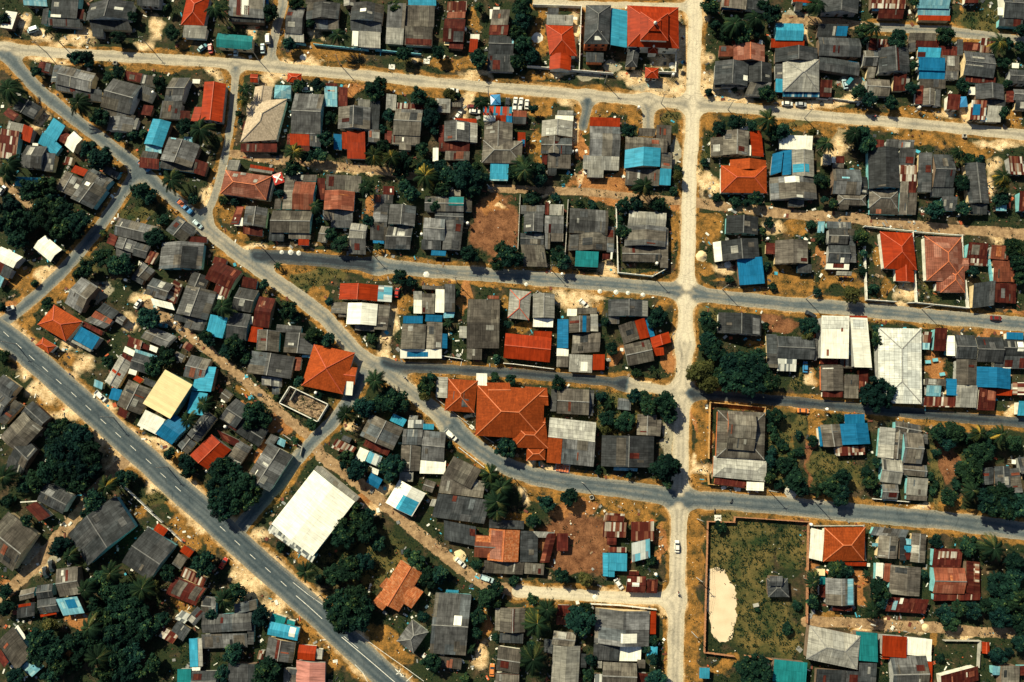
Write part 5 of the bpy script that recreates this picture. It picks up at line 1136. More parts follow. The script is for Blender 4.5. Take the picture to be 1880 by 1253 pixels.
def tree(kind, x, y, r):
    """kind, crown centre in the survey, crown radius in survey units"""
    global NT
    NT += 1; rnd = random.Random(NT*13+5)
    R = r/K*.2
    size = 's' if R < 2.46 else ('m' if R < 5.2 else 'l')
    if kind in 'bo': Ht = min(12, 1.0+R*(1.45 if size != 'l' else 1.3)); cz = Ht-R*.62; name = 'tree' if size != 's' else 'bush'  # the smallest leafy trees go under the object name bush
    elif kind in 'py': Ht = rnd.uniform(6.5, 9.0); cz = Ht; name = 'coconut_palm'
    elif kind == 's': Ht = R*1.1; cz = R*.55; name = 'shrub'
    else: Ht = rnd.uniform(2.4, 3.4); cz = Ht; name = 'banana_plant'
    gx, gy = P(x, y, cz)
    root = empty(name, gx, gy, 0, rnd.uniform(0, 6.28))
    if kind == 'o': cm = OLIVE[rnd.randrange(3)]
    elif kind in 'bs': v = BROAD['s' if kind == 's' else size]; cm = v[rnd.randrange(len(v))]
    elif kind == 'p': cm = PALMS[rnd.randrange(4)]
    elif kind == 'y': cm = PALMY[rnd.randrange(2)]
    else: cm = BANANA[rnd.randrange(4)]
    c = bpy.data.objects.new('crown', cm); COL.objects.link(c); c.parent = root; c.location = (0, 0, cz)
    k = R*1.14 if kind in 'bso' else R*1.25
    if kind in 'py': k = max(2.6, R*1.1)
    if kind == 'n': k = max(1.7, R*.95)
    c.scale = (k*rnd.uniform(.92, 1.08), k*rnd.uniform(.92, 1.08), k*(rnd.uniform(.8, 1.0) if kind in 'bso' else 1))
    tm = PTRUNK[rnd.randrange(3)] if kind in 'pyn' else TRUNKS[rnd.randrange(4)]
    t = bpy.data.objects.new('trunk', tm); COL.objects.link(t); t.parent = root
    tk = (Ht*.85 if kind in 'py' else max(1.2, cz*.75)); t.scale = (tk if kind not in 'py' else 6, tk if kind not in 'py' else 6, (cz if kind in 'pyn' else max(.35, cz*.92)))
    head = ADJ[kind][size]
    lb = unique_label(head, gx, gy, extra=('tall ', 'slender ') if kind in 'py' else ())
    if lb is None: lb = f"{head} number {NT} in the village"
    tag(root, lb, {'p': 'palm', 'y': 'palm', 's': 'shrub', 'n': 'banana plant'}.get(kind, 'tree' if name == 'tree' else 'bush'), {'p': 'coconut palms among the houses', 'y': 'coconut palms among the houses', 's': 'shrubs in the yards', 'n': 'banana plants in the yards'}.get(kind, 'leafy trees among the houses'))
    TREES.append((gx, gy, R))
def trees(ox, oy, text):
    T(ox, oy); tk = text.split(); i = 0
    while i < len(tk):
        tree(tk[i], float(tk[i+1]), float(tk[i+2]), float(tk[i+3])); i += 4
trees(0,0,"b 540 420 62 b 612 415 65 b 650 470 45 b 850 270 60 b 260 520 48 p 560 740 95 p 60 640 105 b 720 850 75 s 780 560 45 b 850 520 50 b 1150 600 55 b 1240 240 58 p 1540 60 75 b 640 1080 70 b 730 1140 92 b 850 990 45 s 960 970 45 p 1440 930 95 b 1320 910 60 p 60 1180 80 b 1210 60 40 s 1030 960 40 b 950 120 45 b 30 140 50 p 340 215 35")
trees(400,0,"b 560 20 62 b 520 320 52 p 865 250 70 b 660 170 42 b 380 90 60 b 1345 385 62 b 580 620 50 b 715 610 52 b 1120 650 75 b 1160 610 60 b 810 850 50 b 770 1000 62 y 545 1090 70 y 1120 1120 72 y 1250 1130 66 b 1330 1170 80 b 640 1130 55 b 740 1120 55 b 1230 830 52 s 1180 930 40 b 1470 1070 50 b 1440 690 70 b 1530 760 60 b 1530 850 70 b 1270 50 50 p 190 640 60 y 170 720 45 b 1190 1060 60 b 540 1210 60 b 1490 1200 60 p 20 80 65 s 150 820 30 s 160 880 28 b 1550 940 45")
trees(800,0,"b 310 430 68 b 630 60 85 b 620 150 80 b 600 240 70 b 640 340 80 b 590 440 62 b 690 400 60 b 20 380 58 b 310 50 45 p 325 730 62 o 100 680 50 b 700 790 45 b 1390 940 52 p 630 1190 85 b 740 1220 62 b 40 1210 60 b 200 1220 80 b 290 1220 55 b 660 1000 28 s 160 700 35")
trees(1160,0,"b 560 45 72 b 940 30 50 b 1000 100 82 p 740 170 85 p 890 130 75 b 690 240 70 b 800 240 82 b 900 220 62 b 600 180 45 b 970 670 62 y 980 860 85 b 1080 940 72 b 1010 960 60 b 630 920 58 b 750 880 68 b 860 905 48 s 550 665 40 p 1400 1030 65 o 1300 950 35 p 1330 30 75 s 520 1170 35 s 330 1220 38 s 740 640 30 o 350 480 22")
trees(1480,0,"b 400 220 60 p 490 200 70 b 660 280 72 b 420 300 40 b 1000 250 68 y 1390 300 75 b 1450 320 50 b 1540 340 50 b 1420 450 50 s 270 100 35 b 770 470 42 b 760 640 52 b 380 660 58 b 450 720 60 b 610 740 50 b 390 980 85 b 430 1040 75 p 350 960 70 b 1130 620 52 b 1420 810 48 b 780 20 40 p 1100 1090 50 s 1170 1150 55 s 1250 1150 45 b 1440 600 40 b 1550 220 50")
trees(0,310,"b 210 150 90 b 330 130 85 b 70 270 90 b 120 350 80 b 200 400 85 b 90 440 70 b 330 330 110 b 450 290 80 b 560 380 85 b 430 430 80 b 130 520 72 b 20 400 60 b 380 220 60 b 560 460 55 p 40 40 80 p 1230 80 85 b 1390 220 48 b 1010 160 72 b 1075 200 58 s 1180 370 48 b 1115 490 68 n 740 460 40 b 740 640 72 b 870 690 88 b 830 730 45 b 1075 1075 82 b 340 970 48 b 620 720 66 s 560 760 45 b 1480 1210 50 s 250 830 35 b 20 1000 40 s 660 960 30")
trees(400,310,"b 330 830 42 b 510 1020 66 b 560 1080 45 p 30 990 75 b 690 1200 66 b 800 960 34 n 430 700 38 b 1310 780 56 b 1390 810 48 b 820 480 52 b 880 540 60 p 700 270 52 s 720 370 38 p 1060 130 62 b 1080 370 50 n 1150 560 38 y 1490 50 85 b 1350 130 55 b 1400 180 60 b 1550 260 50 b 1310 40 55 n 1100 1220 50 s 120 240 40 s 40 230 38 b 450 180 40 b 510 20 40 s 1390 1010 25")
trees(800,310,"b 200 60 88 b 100 50 70 b 300 80 78 b 260 160 60 b 50 150 60 p 640 10 65 b 560 30 50 b 750 80 55 b 480 590 60 b 540 640 82 b 440 690 55 b 590 650 50 b 250 620 72 b 880 620 60 b 920 670 58 p 1500 125 78 b 1350 450 52 b 1350 260 58 b 1440 250 52 s 1330 370 38 s 860 210 40 s 690 220 70 n 90 1110 48 b 160 900 32 b 520 1120 36 b 1215 1100 40 s 1130 270 48 s 1030 255 38")
trees(1160,310,"b 190 255 58 s 300 160 35 o 330 50 50 s 610 210 42 b 890 215 58 s 740 240 48 s 820 245 38 b 1370 90 58 b 1440 250 42 s 990 390 48 n 1360 490 52 s 1010 850 38 s 700 800 40 b 190 1060 72 b 150 1110 48 b 530 1080 55 b 570 1140 60 b 550 1210 55 b 1270 1130 68 o 1260 1200 50 b 940 450 34 s 970 700 38 b 960 1130 32 s 1290 400 45")
trees(1480,310,"b 100 80 50 b 130 220 38 b 190 250 42 b 930 290 72 b 1130 290 52 b 1120 100 58 y 1420 50 62 y 1430 120 52 b 1400 220 58 b 390 490 58 b 410 610 32 s 410 740 38 o 330 905 72 b 1490 570 70 b 1530 680 70 b 1540 780 50 b 500 1150 36 b 510 1220 46 s 490 860 48 b 1200 740 48 s 80 890 36 n 95 500 48")
trees(0,620,"b 430 690 105 b 560 720 100 b 640 820 95 b 520 830 120 b 400 800 80 b 620 930 105 b 480 960 110 b 360 950 90 b 560 1040 85 b 250 1030 80 b 620 650 32 y 760 1070 78 b 870 1020 62 b 1110 210 72 b 1200 150 70 b 1180 95 42 b 1090 235 45 s 780 170 48 p 1460 480 65 p 1350 590 62 b 1220 840 48 b 1340 900 58 b 1350 970 50 b 680 1170 80 b 950 1000 40 p 30 1000 82 s 60 1180 55 s 30 130 60 b 1500 30 48 b 170 1060 60")
trees(400,620,"b 20 950 90 b 110 980 80 b 60 1060 110 b 180 1060 95 b 140 1160 110 b 30 1170 105 b 240 1120 70 b 270 540 90 b 240 610 60 b 330 590 60 b 130 60 76 b 60 100 52 b 210 140 46 p 1130 310 80 p 920 550 66 b 1050 500 76 b 1170 470 70 b 1280 460 88 b 1220 400 55 b 1010 610 36 b 920 860 58 b 1000 950 76 b 1240 930 90 b 900 910 38 b 790 20 52 b 580 310 46 s 430 430 40 s 730 420 45 s 680 620 48 b 1500 350 66 b 1540 290 46 o 1490 410 48 n 1100 20 42 s 560 740 36")
trees(800,620,"b 500 800 78 y 390 980 70 p 470 1080 92 p 440 1180 85 p 400 1030 60 b 880 325 58 b 430 290 46 b 540 300 42 n 1240 470 66 b 1190 430 46 b 1230 580 56 b 1360 610 68 o 1220 660 40 b 1430 420 55 b 1530 500 62 b 790 1190 62 b 960 1150 66 s 100 780 36 s 440 155 38 b 1265 80 50 s 1440 260 42 n 1555 230 36 s 1390 970 45 s 1160 950 36")
trees(1160,620,"s 1000 560 50 s 1030 720 44 s 1080 780 50 s 1010 820 44 s 1150 900 46 s 1000 950 46 s 1050 1060 44 s 1200 820 40 o 500 230 98 o 560 330 82 o 430 280 46 b 700 200 85 b 800 180 80 b 890 210 85 b 720 310 90 b 850 330 95 b 980 320 85 b 640 270 65 b 610 100 72 b 900 130 55 b 530 60 60 b 240 470 80 b 100 440 52 b 270 560 58 b 240 930 98 b 310 930 52 b 250 1040 48 b 1180 1030 80 b 1090 920 52 b 1220 1090 56 n 1330 1100 62 b 1420 1080 72 b 1500 1130 72 s 1300 740 45 b 1050 560 56 s 1010 650 46 s 1200 700 38 b 990 880 46 s 1140 840 38 b 990 1000 48 s 1510 580 32 b 1510 1000 60")
trees(1480,620,"s 930 830 40 s 1080 1060 46 s 930 1060 38 s 1330 800 50 s 1150 720 50 b 510 410 118 b 520 30 48 b 960 690 70 b 1060 680 78 b 1020 745 62 y 1250 690 62 y 1400 695 66 b 1320 700 46 b 1230 840 88 b 1290 780 62 b 1170 960 88 b 1220 1010 55 b 1490 760 58 s 1100 930 46 p 1200 1100 62 b 1020 1150 62 b 1390 1180 120 b 1300 1170 90 b 1480 1210 100 b 430 970 48 b 470 1030 58 s 500 1100 38 b 500 900 40 s 250 580 32 s 910 1110 36 s 890 1000 32")
trees(0,933,"b 430 280 78 p 500 340 62 b 190 90 48 b 650 40 58 p 790 470 75 b 700 530 80 p 610 590 70 b 790 600 85 b 900 620 95 p 1020 580 80 s 690 680 58 b 850 720 82 b 980 740 90 b 740 800 75 p 640 860 80 b 560 970 85 b 700 950 80 b 830 930 95 b 950 900 85 b 1060 860 75 b 300 950 90 b 280 1060 75 b 390 1020 85 b 420 1130 70 s 560 1080 70 p 700 1080 85 b 830 1060 90 b 950 1050 75 b 750 1190 75 b 900 1180 80 b 1470 400 82 b 1210 470 56 b 1160 800 55 o 1100 570 55 o 360 850 58 b 30 600 60 b 40 720 58 b 1520 770 46 b 110 1210 60 b 1100 1110 58 b 1000 1180 56 b 370 1200 56 s 520 1150 48")
trees(400,933,"b 870 690 95 b 990 640 90 b 1050 720 75 b 900 800 95 b 1010 800 90 b 960 720 110 b 130 610 72 p 40 660 66 b 310 780 66 b 110 1050 72 b 350 1180 98 b 1510 500 72 b 1430 370 58 s 1360 320 40 b 930 80 110 b 1050 140 95 b 900 200 85 b 830 480 75 b 950 430 85 b 1050 390 66 s 740 520 46 p 630 460 66 b 1150 250 56 b 1080 50 56 s 450 280 45 s 1480 780 45 b 1530 1110 66 b 30 1190 56 b 30 20 75 s 1420 880 36")
trees(800,933,"p 440 20 72 b 700 90 52 b 370 650 70 b 430 575 52 b 420 690 46 y 730 830 98 p 700 1090 90 p 800 730 72 b 700 655 46 b 1040 820 95 b 1070 740 58 b 1110 1090 46 b 300 780 58 b 290 900 48 n 250 1010 46 s 430 930 38 b 905 485 52 o 1075 510 56 s 560 530 46 b 290 410 46 b 20 480 68 s 100 500 38 s 690 980 38 s 210 1220 36 b 1090 1200 48")
trees(1160,933,"b 870 1170 108 s 640 130 55 b 160 950 38 b 100 1010 36 b 160 1090 48 b 170 1235 66 p 1310 500 50 b 1300 680 46 b 1460 440 58 b 1540 460 40 s 1120 870 50 s 1190 700 38 s 140 380 46 s 900 730 22")
trees(1480,933,"b 1170 270 72 b 930 240 48 p 1350 290 85 b 1420 560 100 b 1500 640 90 b 1400 670 75 b 1500 480 62 b 1500 390 75 b 1000 760 58 b 1100 720 56 b 1200 730 58 b 1040 830 56 b 1300 700 56 b 1400 780 76 b 1510 780 66 b 520 590 72 b 530 680 46 p 480 740 62 b 240 440 58 b 310 450 42 p 50 540 50 b 45 670 46 n 430 480 32 b 1380 1060 58 s 1450 1040 40 b 850 470 34 s 960 1080 36 b 1540 970 58 b 1540 860 56")
print('TREES', NT)
# ------------------------------------------------------------------ vehicles
def loft(sections):
    """sections along x: (x, [(y, z) ...]) joined into one closed skin"""
    V = []; Fc = []; n = len(sections[0][1])
    for x, pr in sections: V += [(x, y, z) for y, z in pr]
    for i in range(len(sections)-1):
        for k in range(n): Fc.append((i*n+k, i*n+(k+1) % n, (i+1)*n+(k+1) % n, (i+1)*n+k))
    Fc += [tuple(range(n))[::-1], tuple(range((len(sections)-1)*n, len(sections)*n))]
    return V, Fc
def prof(w, z0, z1, r=.12):
    return [(-w, z0), (w, z0), (w*1.0, z0+(z1-z0)*.6), (w-r, z1), (-w+r, z1), (-w, z0+(z1-z0)*.6)]
def wheel(parent, x, y, r=.31):
    m = MB(); s = 1 if y > 0 else -1
    m.tube([(x, y-.10, r), (x, y-.05, r), (x, y+.05, r), (x, y+.10, r)], [r*.9, r, r, r*.9], 12)
    w = m.obj('wheel', 'tyre', parent)
    m = MB(); m.tube([(x, y+s*.07, r), (x, y+s*.115, r)], [r*.55, r*.45], 10); m.obj('rim', 'chrome', w)
def lamps(parent, x, w, z):
    for s in (-1, 1):
        m = MB(); m.box(x-.06, s*w-.15, z-.07, x+.05, s*w+.15, z+.07); m.obj('headlight', 'lamp_glass', parent)
def make_car(x, y, ang, paint, label, body='sedan', group='cars parked in the village', L=4.3):
    root = empty({'sedan': 'car', 'van': 'van', 'pickup': 'pickup_truck', 'truck': 'truck'}[body], x, y, .012, ang)
    pm = 'paint_'+paint
    h = L/2
    if body in ('sedan',):
        secs = [(-h, prof(.66, .38, .72)), (-h+.12, prof(.80, .28, .86)), (-h+1.0, prof(.85, .24, .93)), (h-1.3, prof(.85, .24, .92)), (h-.35, prof(.82, .26, .80)), (h, prof(.64, .36, .62))]
        V, Fc = loft(secs); mesh_obj('body', V, Fc, pm, root)
        cab = [(-h+.55, prof(.70, .90, .95)), (-h+1.05, prof(.68, .90, 1.40)), (.45, prof(.68, .90, 1.42)), (1.15, prof(.72, .88, .95))]
        V, Fc = loft(cab); mesh_obj('window', V, Fc, 'window_dark', root)
        m = MB(); m.box(-h+1.0, -.60, 1.38, .48, .60, 1.455, 0, .06); m.obj('car_roof', pm, root)
    elif body == 'van':
        secs = [(-h, prof(.80, .3, 1.5)), (-h+.15, prof(.85, .26, 1.78)), (h-1.2, prof(.85, .26, 1.76)), (h-.55, prof(.84, .26, 1.05)), (h, prof(.78, .3, .8))]
        V, Fc = loft(secs); mesh_obj('body', V, Fc, pm, root)
        m = MB(); m.add([(h-1.17, -.72, 1.72), (h-.58, -.74, 1.10), (h-.58, .74, 1.10), (h-1.17, .72, 1.72), (h-1.22, -.72, 1.68), (h-.63, -.74, 1.04), (h-.63, .74, 1.04), (h-1.22, .72, 1.68)], [(0, 1, 2, 3), (7, 6, 5, 4), (0, 4, 5, 1), (1, 5, 6, 2), (2, 6, 7, 3), (3, 7, 4, 0)]); m.obj('windscreen', 'window_dark', root)
        m = MB(); m.box(-h+.4, -.875, 1.1, h-1.4, .875, 1.55); m.obj('window', 'window_dark', root)
    else:
        big = body == 'truck'; w = .85 if not big else 1.0; s = 1 if not big else 1.25
        secs = [(.15, prof(w, .35*s, 1.0*s)), (h-1.0, prof(w, .3*s, 1.0*s)), (h-.2, prof(w*.97, .3*s, .9*s)), (h, prof(w*.85, .4*s, .7*s))]
        V, Fc = loft(secs); mesh_obj('body', V, Fc, pm, root)
        V, Fc = loft([(.1, prof(w*.88, .95*s, 1.55*s)), (.95*s, prof(w*.84, .95*s, 1.57*s)), (1.5*s, prof(w*.86, .93*s, 1.02*s))]); mesh_obj('window', V, Fc, 'window_dark', root)
        m = MB(); m.box(.12, -w*.74, 1.53*s, .98*s, w*.74, 1.62*s, 0, .06); m.obj('cab_roof', pm, root)
        m = MB(); bp = ('paint_blue' if paint == 'blue' else pm) if big else pm
        m.box(-h, -w, .45*s, .1, w, .58*s); m.box(-h, -w, .58*s, .1, -w+.07, 1.05*s); m.box(-h, w-.07, .58*s, .1, w, 1.05*s); m.box(-h, -w+.07, .58*s, -h+.07, w-.07, 1.05*s); m.box(.03, -w+.07, .58*s, .1, w-.07, 1.05*s)
        m.obj('cargo_bed', bp, root)
        if big:
            m = MB()
            for k in range(4): m.box(-h+.3+k*.75, -w+.12, .60*s, -h+.9+k*.75, w-.12, .86*s+.08*(k % 2))
            m.obj('cargo_load', 'cap_orange', root)
    wb = h*.62; tw = .80 if body != 'truck' else .92
    for sx in (-1, 1):
        for sy in (-1, 1): wheel(root, sx*wb, sy*tw, .31 if body != 'truck' else .40)
    lamps(root, h-.05, .52, .62)
    tag(root, label, {'sedan': 'car', 'van': 'van', 'pickup': 'pickup truck', 'truck': 'truck'}[body], group)
def car(ox, oy, x, y, deg, paint, label, body='sedan', L=4.2):
    T(ox, oy); g = P(x, y, .6); make_car(g[0], g[1], math.radians(deg), paint, label, body, L=L)
car(0,0,238,218,200,'paleblue','pale blue van on the sandy patch by top road','van')
car(0,0,1455,345,40,'teal','dark teal car beside the red car near long teal roof')
car(0,0,1512,350,100,'red','small red car next to the dark teal car')
car(0,0,1040,1195,-42,'blue','blue truck parked at the diagonal lane edge','truck',5.4)
car(400,0,360,280,95,'white','white van parked beside the side lane','van')
car(400,0,322,350,95,'paleblue','pale blue car just below the white van')
car(400,0,130,372,88,'paleblue','pale car behind the long teal roof',L=3.8)
car(400,0,643,645,5,'white','white car under trees near blue tiled pavilion')
car(800,0,125,652,-5,'white','white car at the lower edge of top road')
car(800,0,280,803,-5,'white','white car on the sandy yard beside the palm')
car(800,0,160,832,60,'white','white car parked aslant in the sandy yard')
car(800,0,265,770,-5,'maroon','dark red car behind the white car')
car(800,0,515,742,86,'dark','dark car beside the blue shade roof')
for i,(x,y,t) in enumerate(((572,735,'upper first'),(613,738,'upper second'),(655,752,'upper last'),(567,777,'lower first'),(606,779,'lower second'))):
    car(800,0,x,y,84+i,'white',f'white car in the tight parked cluster, {t} of it',L=4.0)
car(1160,0,1117,747,-4,'white','white car before the striped awning, nearer the crossroads')
car(1160,0,1215,752,-4,'silver','pale car before the striped awning, farther along')
car(1160,0,1532,605,100,'paleblue','pale car in yard below sprawling dark house')
car(1480,0,310,585,50,'teal','teal covered car beside the green tarp yard','van')
car(0,310,1330,275,-42,'blue','long blue truck on the diagonal lane','truck',7.2)
car(0,310,1420,400,-42,'paleblue','pale car following the long blue truck')
car(0,310,60,1005,15,'white','white car at the lined road junction')
car(0,310,1165,1125,-8,'teal','teal car beside the dirt lane tree')
car(0,310,15,155,60,'silver','silver car half inside the border')
car(0,310,992,972,60,'white','white car on the dirt lane bend',L=3.8)
car(400,310,1287,893,80,'red','small red cart car beside pale striped panel',L=3.6)
car(800,310,1065,970,-45,'white','white car on the sandy terrace with scraps')
car(1160,310,1285,1048,-30,'dark','black car at the lane edge by white roofs')
car(1480,310,1365,1075,-4,'maroon','dark red car driving on the middle lane')
car(0,620,725,422,-42,'white','white pickup with open bed at lined road','pickup',5.0)
car(400,620,1020,1230,65,'white','white van between warehouse and dirt lane','van')
car(800,620,110,702,-42,'white','white pickup parked in the lane bend','pickup',5.2)
car(800,620,243,562,10,'dark','dark car under the brick and grey canopy')
car(1160,620,1232,527,-4,'orange','orange red car beside the dark lane')
car(1160,620,1247,212,86,'blue','dark blue car beside the white striped awning')
car(0,933,370,416,110,'dark','dark car on bare yard, nearer the trees')
car(0,933,328,462,112,'dark','dark car on bare yard, nearer the brown house')
car(400,933,40,397,60,'red','red car on the gravel beside lined road')
car(800,933,178,392,-42,'white','white car on the dirt lane beside warehouse')
car(800,933,368,508,-20,'paleblue','pale green pickup at the dirt lane end','pickup',5.0)
car(800,933,405,1165,87,'orange','orange car beside the grey ridge house')
car(800,933,1315,545,-55,'white','white car beside the aqua roof')
car(1160,933,325,276,88,'white','white car driving along the straight street')

def make_rider(x, y, ang, label, shirt):
    root = empty('motorbike', x, y, .012, ang)
    for wx in (-.62, .62):
        m = MB(); m.tube([(wx, -.06, .3), (wx, .06, .3)], [.3, .3], 14); m.obj('wheel', 'tyre', root)
    m = MB(); m.tube([(-.55, 0, .45), (-.2, 0, .62), (.2, 0, .55), (.5, 0, .75)], [.08, .14, .13, .07], 8); m.tube([(.62, 0, .3), (.45, 0, .95)], .04, 6); m.obj('frame', 'paint_red' if shirt != 'shirt_red' else 'paint_blue', root)
    m = MB(); m.box(-.7, -.14, .66, .05, .14, .78, 0, .15); m.obj('saddle', 'tyre', root)
    m = MB(); m.bar((.42, -.34, 1.0), (.42, .34, 1.0), .04); m.obj('handlebar', 'tyre', root)
    tag(root, label, 'motorbike', 'motorbikes on the roads')
    # the rider: one skinned figure, seated, hands on the bar
    me = bpy.data.meshes.new('person'); bm = bmesh.new(); lay = bm.verts.layers.skin.verify()
    J = dict(pel=((-.25, 0, .86), .15), sp=((-.2, 0, 1.12), .15), ch=((-.12, 0, 1.32), .16), nk=((-.08, 0, 1.47), .06), hd=((-.05, 0, 1.58), .095), tp=((-.04, 0, 1.70), .085))
    for s, t in ((-1, 'r'), (1, 'l')):
        J.update({t+'sh': ((-.11, .2*s, 1.38), .065), t+'el': ((.10, .29*s, 1.16), .048), t+'wr': ((.36, .29*s, 1.06), .036), t+'ha': ((.42, .27*s, 1.03), .034),
                  t+'hp': ((-.2, .11*s, .84), .10), t+'kn': ((.20, .18*s, .78), .075), t+'an': ((.06, .17*s, .38), .05), t+'to': ((.22, .18*s, .34), .04)})
    vs = {}
    for k, (co, r) in J.items(): v = bm.verts.new(co); v[lay].radius = (r, r); vs[k] = v
    vs['pel'][lay].use_root = True
    for a, b in [('pel', 'sp'), ('sp', 'ch'), ('ch', 'nk'), ('nk', 'hd'), ('hd', 'tp')]+[(p, q) for t in 'rl' for p, q in (('ch', t+'sh'), (t+'sh', t+'el'), (t+'el', t+'wr'), (t+'wr', t+'ha'), ('pel', t+'hp'), (t+'hp', t+'kn'), (t+'kn', t+'an'), (t+'an', t+'to'))]: bm.edges.new((vs[a], vs[b]))
    bm.to_mesh(me); bm.free()
    p = bpy.data.objects.new('person', me); COL.objects.link(p); p.location = (x, y, .012); p.rotation_euler = (0, 0, ang)
    p.modifiers.new('skin', 'SKIN'); s = p.modifiers.new('sub', 'SUBSURF'); s.levels = 1; s.render_levels = 1
    me.materials.append(MATS[shirt])
    hm = MB(); hm.tube([(-.06, 0, 1.58), (-.06, 0, 1.66), (-.05, 0, 1.74), (-.04, 0, 1.78)], [.125, .13, .10, .04], 10); hm.obj('helmet', 'paint_dark' if shirt == 'shirt_white' else 'paint_white', p, True)
    lg = MB()
    for q in (-1, 1): lg.tube([(-.2, .11*q, .84), (.20, .18*q, .79), (.07, .17*q, .42)], [.112, .088, .064], 8)
    lg.obj('trousers', 'trousers', p, True)
    tag(p, 'person in helmet riding the '+label, 'person')
for ox, oy, x, y, dg, lb, sh in ((1480,0,495,840,-5,'motorbike on the pale road above golden verge','shirt_red'),(1160,933,336,617,88,'motorbike on the straight street below white car','shirt_white'),(0,620,505,265,140,'motorbike on the lined road edge','shirt_blue'),(400,933,430,352,-42,'motorbike beside lined road near warehouse corner','shirt_white'),(400,620,1345,290,-40,'motorbike at the dark lane entrance','shirt_blue'),(800,620,765,925,20,'motorbike before the brick red porch','shirt_red')):
    T(ox, oy); g = P(x, y, .6); make_rider(g[0], g[1], math.radians(dg), lb, sh)
def parked_bike(ox, oy, x, y, dg, label, paint):
    T(ox, oy); g = P(x, y, .4); root = empty('motorbike', g[0], g[1], .012, math.radians(dg))
    for wx in (-.62, .62):
        m = MB(); m.tube([(wx, -.06, .3), (wx, .06, .3)], [.3, .3], 14); m.obj('wheel', 'tyre', root)
    m = MB(); m.tube([(-.55, 0, .45), (-.2, 0, .62), (.2, 0, .55), (.5, 0, .75)], [.08, .14, .13, .07], 8); m.tube([(.62, 0, .3), (.45, 0, .95)], .04, 6); m.obj('frame', 'paint_'+paint, root)
    m = MB(); m.box(-.7, -.14, .66, .05, .14, .78, 0, .15); m.obj('saddle', 'tyre', root)
    m = MB(); m.bar((.42, -.34, 1.0), (.42, .34, 1.0), .04); m.obj('handlebar', 'tyre', root)
    tag(root, label, 'motorbike', 'motorbikes on the roads')
parked_bike(0,310,1225,300,30,'white motorbike parked behind the long blue truck','white')
parked_bike(0,310,1262,312,20,'silver motorbike parked behind the long blue truck','silver')
parked_bike(1160,620,715,1175,60,'dark motorbike on the bluish lane','dark')
parked_bike(1160,933,595,20,80,'dark motorbike beside the walled field corner','dark')
parked_bike(1480,310,580,890,70,'dark motorbike on the walled forecourt','dark')

# ------------------------------------------------------------------ boundary walls
def bwall(label, ox, oy, pts, mat, h=1.7, w=.2, name='boundary_wall', posts=True):
    T(ox, oy); g = [P(x, y, h) for x, y in pts]; m = MB()
    for i, (a, b) in enumerate(zip(g, g[1:])):
        a3, b3 = Vector((*a, 0)), Vector((*b, 0)); d = (b3-a3).normalized()
        a3 -= d*w*.5*(i > 0); b3 += d*w*.5*(i < len(g)-2)
        s = Vector((-d.y, d.x, 0))*w/2
        z = h+.004*i
        m.add([a3-s+Vector((0, 0, -.05)), b3-s+Vector((0, 0, -.05)), b3+s+Vector((0, 0, -.05)), a3+s+Vector((0, 0, -.05)), a3-s+Vector((0, 0, z)), b3-s+Vector((0, 0, z)), b3+s+Vector((0, 0, z)), a3+s+Vector((0, 0, z))], [(3, 2, 1, 0), (4, 5, 6, 7), (0, 1, 5, 4), (1, 2, 6, 5), (2, 3, 7, 6), (3, 0, 4, 7)])
    c = Vector((*g[0], 0)); root = empty(name, c.x, c.y, 0)
    o = m.obj('wall_panel', mat, root); o.location = (-c.x, -c.y, 0)
    if posts:
        for a, b in zip(g, g[1:]):
            L = math.hypot(b[0]-a[0], b[1]-a[1]); n = max(1, round(L/3.6))
            for k in range(n):
                x, y = a[0]+(b[0]-a[0])*k/n, a[1]+(b[1]-a[1])*k/n
                p = MB(); p.box(x-w*.8, y-w*.8, -.05, x+w*.8, y+w*.8, h+.12); q = p.obj('pillar', mat, root); q.location = (-c.x, -c.y, 0)
    tag(root, label, 'wall', 'walls round the plots', 'thing')
bwall('white wall round the orange red walled house',1480,310,[(425,412),(770,448),(800,960),(738,962)],'white_plaster')
bwall('white wall down the side of orange red house plot',1480,310,[(425,560),(440,940),(650,955)],'white_plaster')
bwall('white wall round the brown tiled roof plot',1480,310,[(775,452),(1125,478),(1130,640)],'white_plaster')
bwall('white lane side wall before the brown tiled roof',1480,310,[(812,963),(1172,1000),(1150,800)],'white_plaster')
bwall('pale blue wall between rusty sheds and rusty steps',1480,310,[(1318,620),(1345,810)],'pale_blue_wall')
bwall('brick wall along the walled field above the sand',1160,933,[(742,104),(550,99),(526,1042),(740,1070)],'brick_wall')
bwall('brick wall along the lane edge of walled field',1160,933,[(740,104),(745,66),(1275,102),(1264,830)],'brick_wall')
bwall('short brick wall above the teal flat roof',1160,933,[(820,1067),(1010,1090)],'brick_wall')
bwall('ochre wall round the grey tiered roofs',1160,620,[(556,868),(566,466),(962,502),(958,600)],'ochre_wall')
bwall('ochre corner wall below the grey tiered roofs',1160,620,[(552,985),(558,1055),(820,1082)],'ochre_wall')
bwall('white wall round the two-storey dark house',800,0,[(700,32),(1048,42),(1032,505),(1278,527)],'white_plaster')
bwall('white wall below the long red tiled house',800,0,[(660,472),(1028,505)],'white_plaster')
bwall('pale wall round the prayer hall forecourt',1160,0,[(320,352),(316,518),(195,514)],'white_plaster')
bwall('pale wall beside street and grey rear terrace',800,310,[(1298,250),(1312,745),(1560,772),(1655,720)],'white_plaster')
bwall('dark mossy wall beside the teal porch house',800,310,[(952,226),(932,600)],'concrete',1.5)
bwall('grey wall on the bare clay plot side',800,310,[(607,190),(590,580)],'concrete',1.4)
bwall('white garden wall beside the lined road lower stretch',0,620,[(870,1060),(1085,1255)],'white_plaster',1.5)
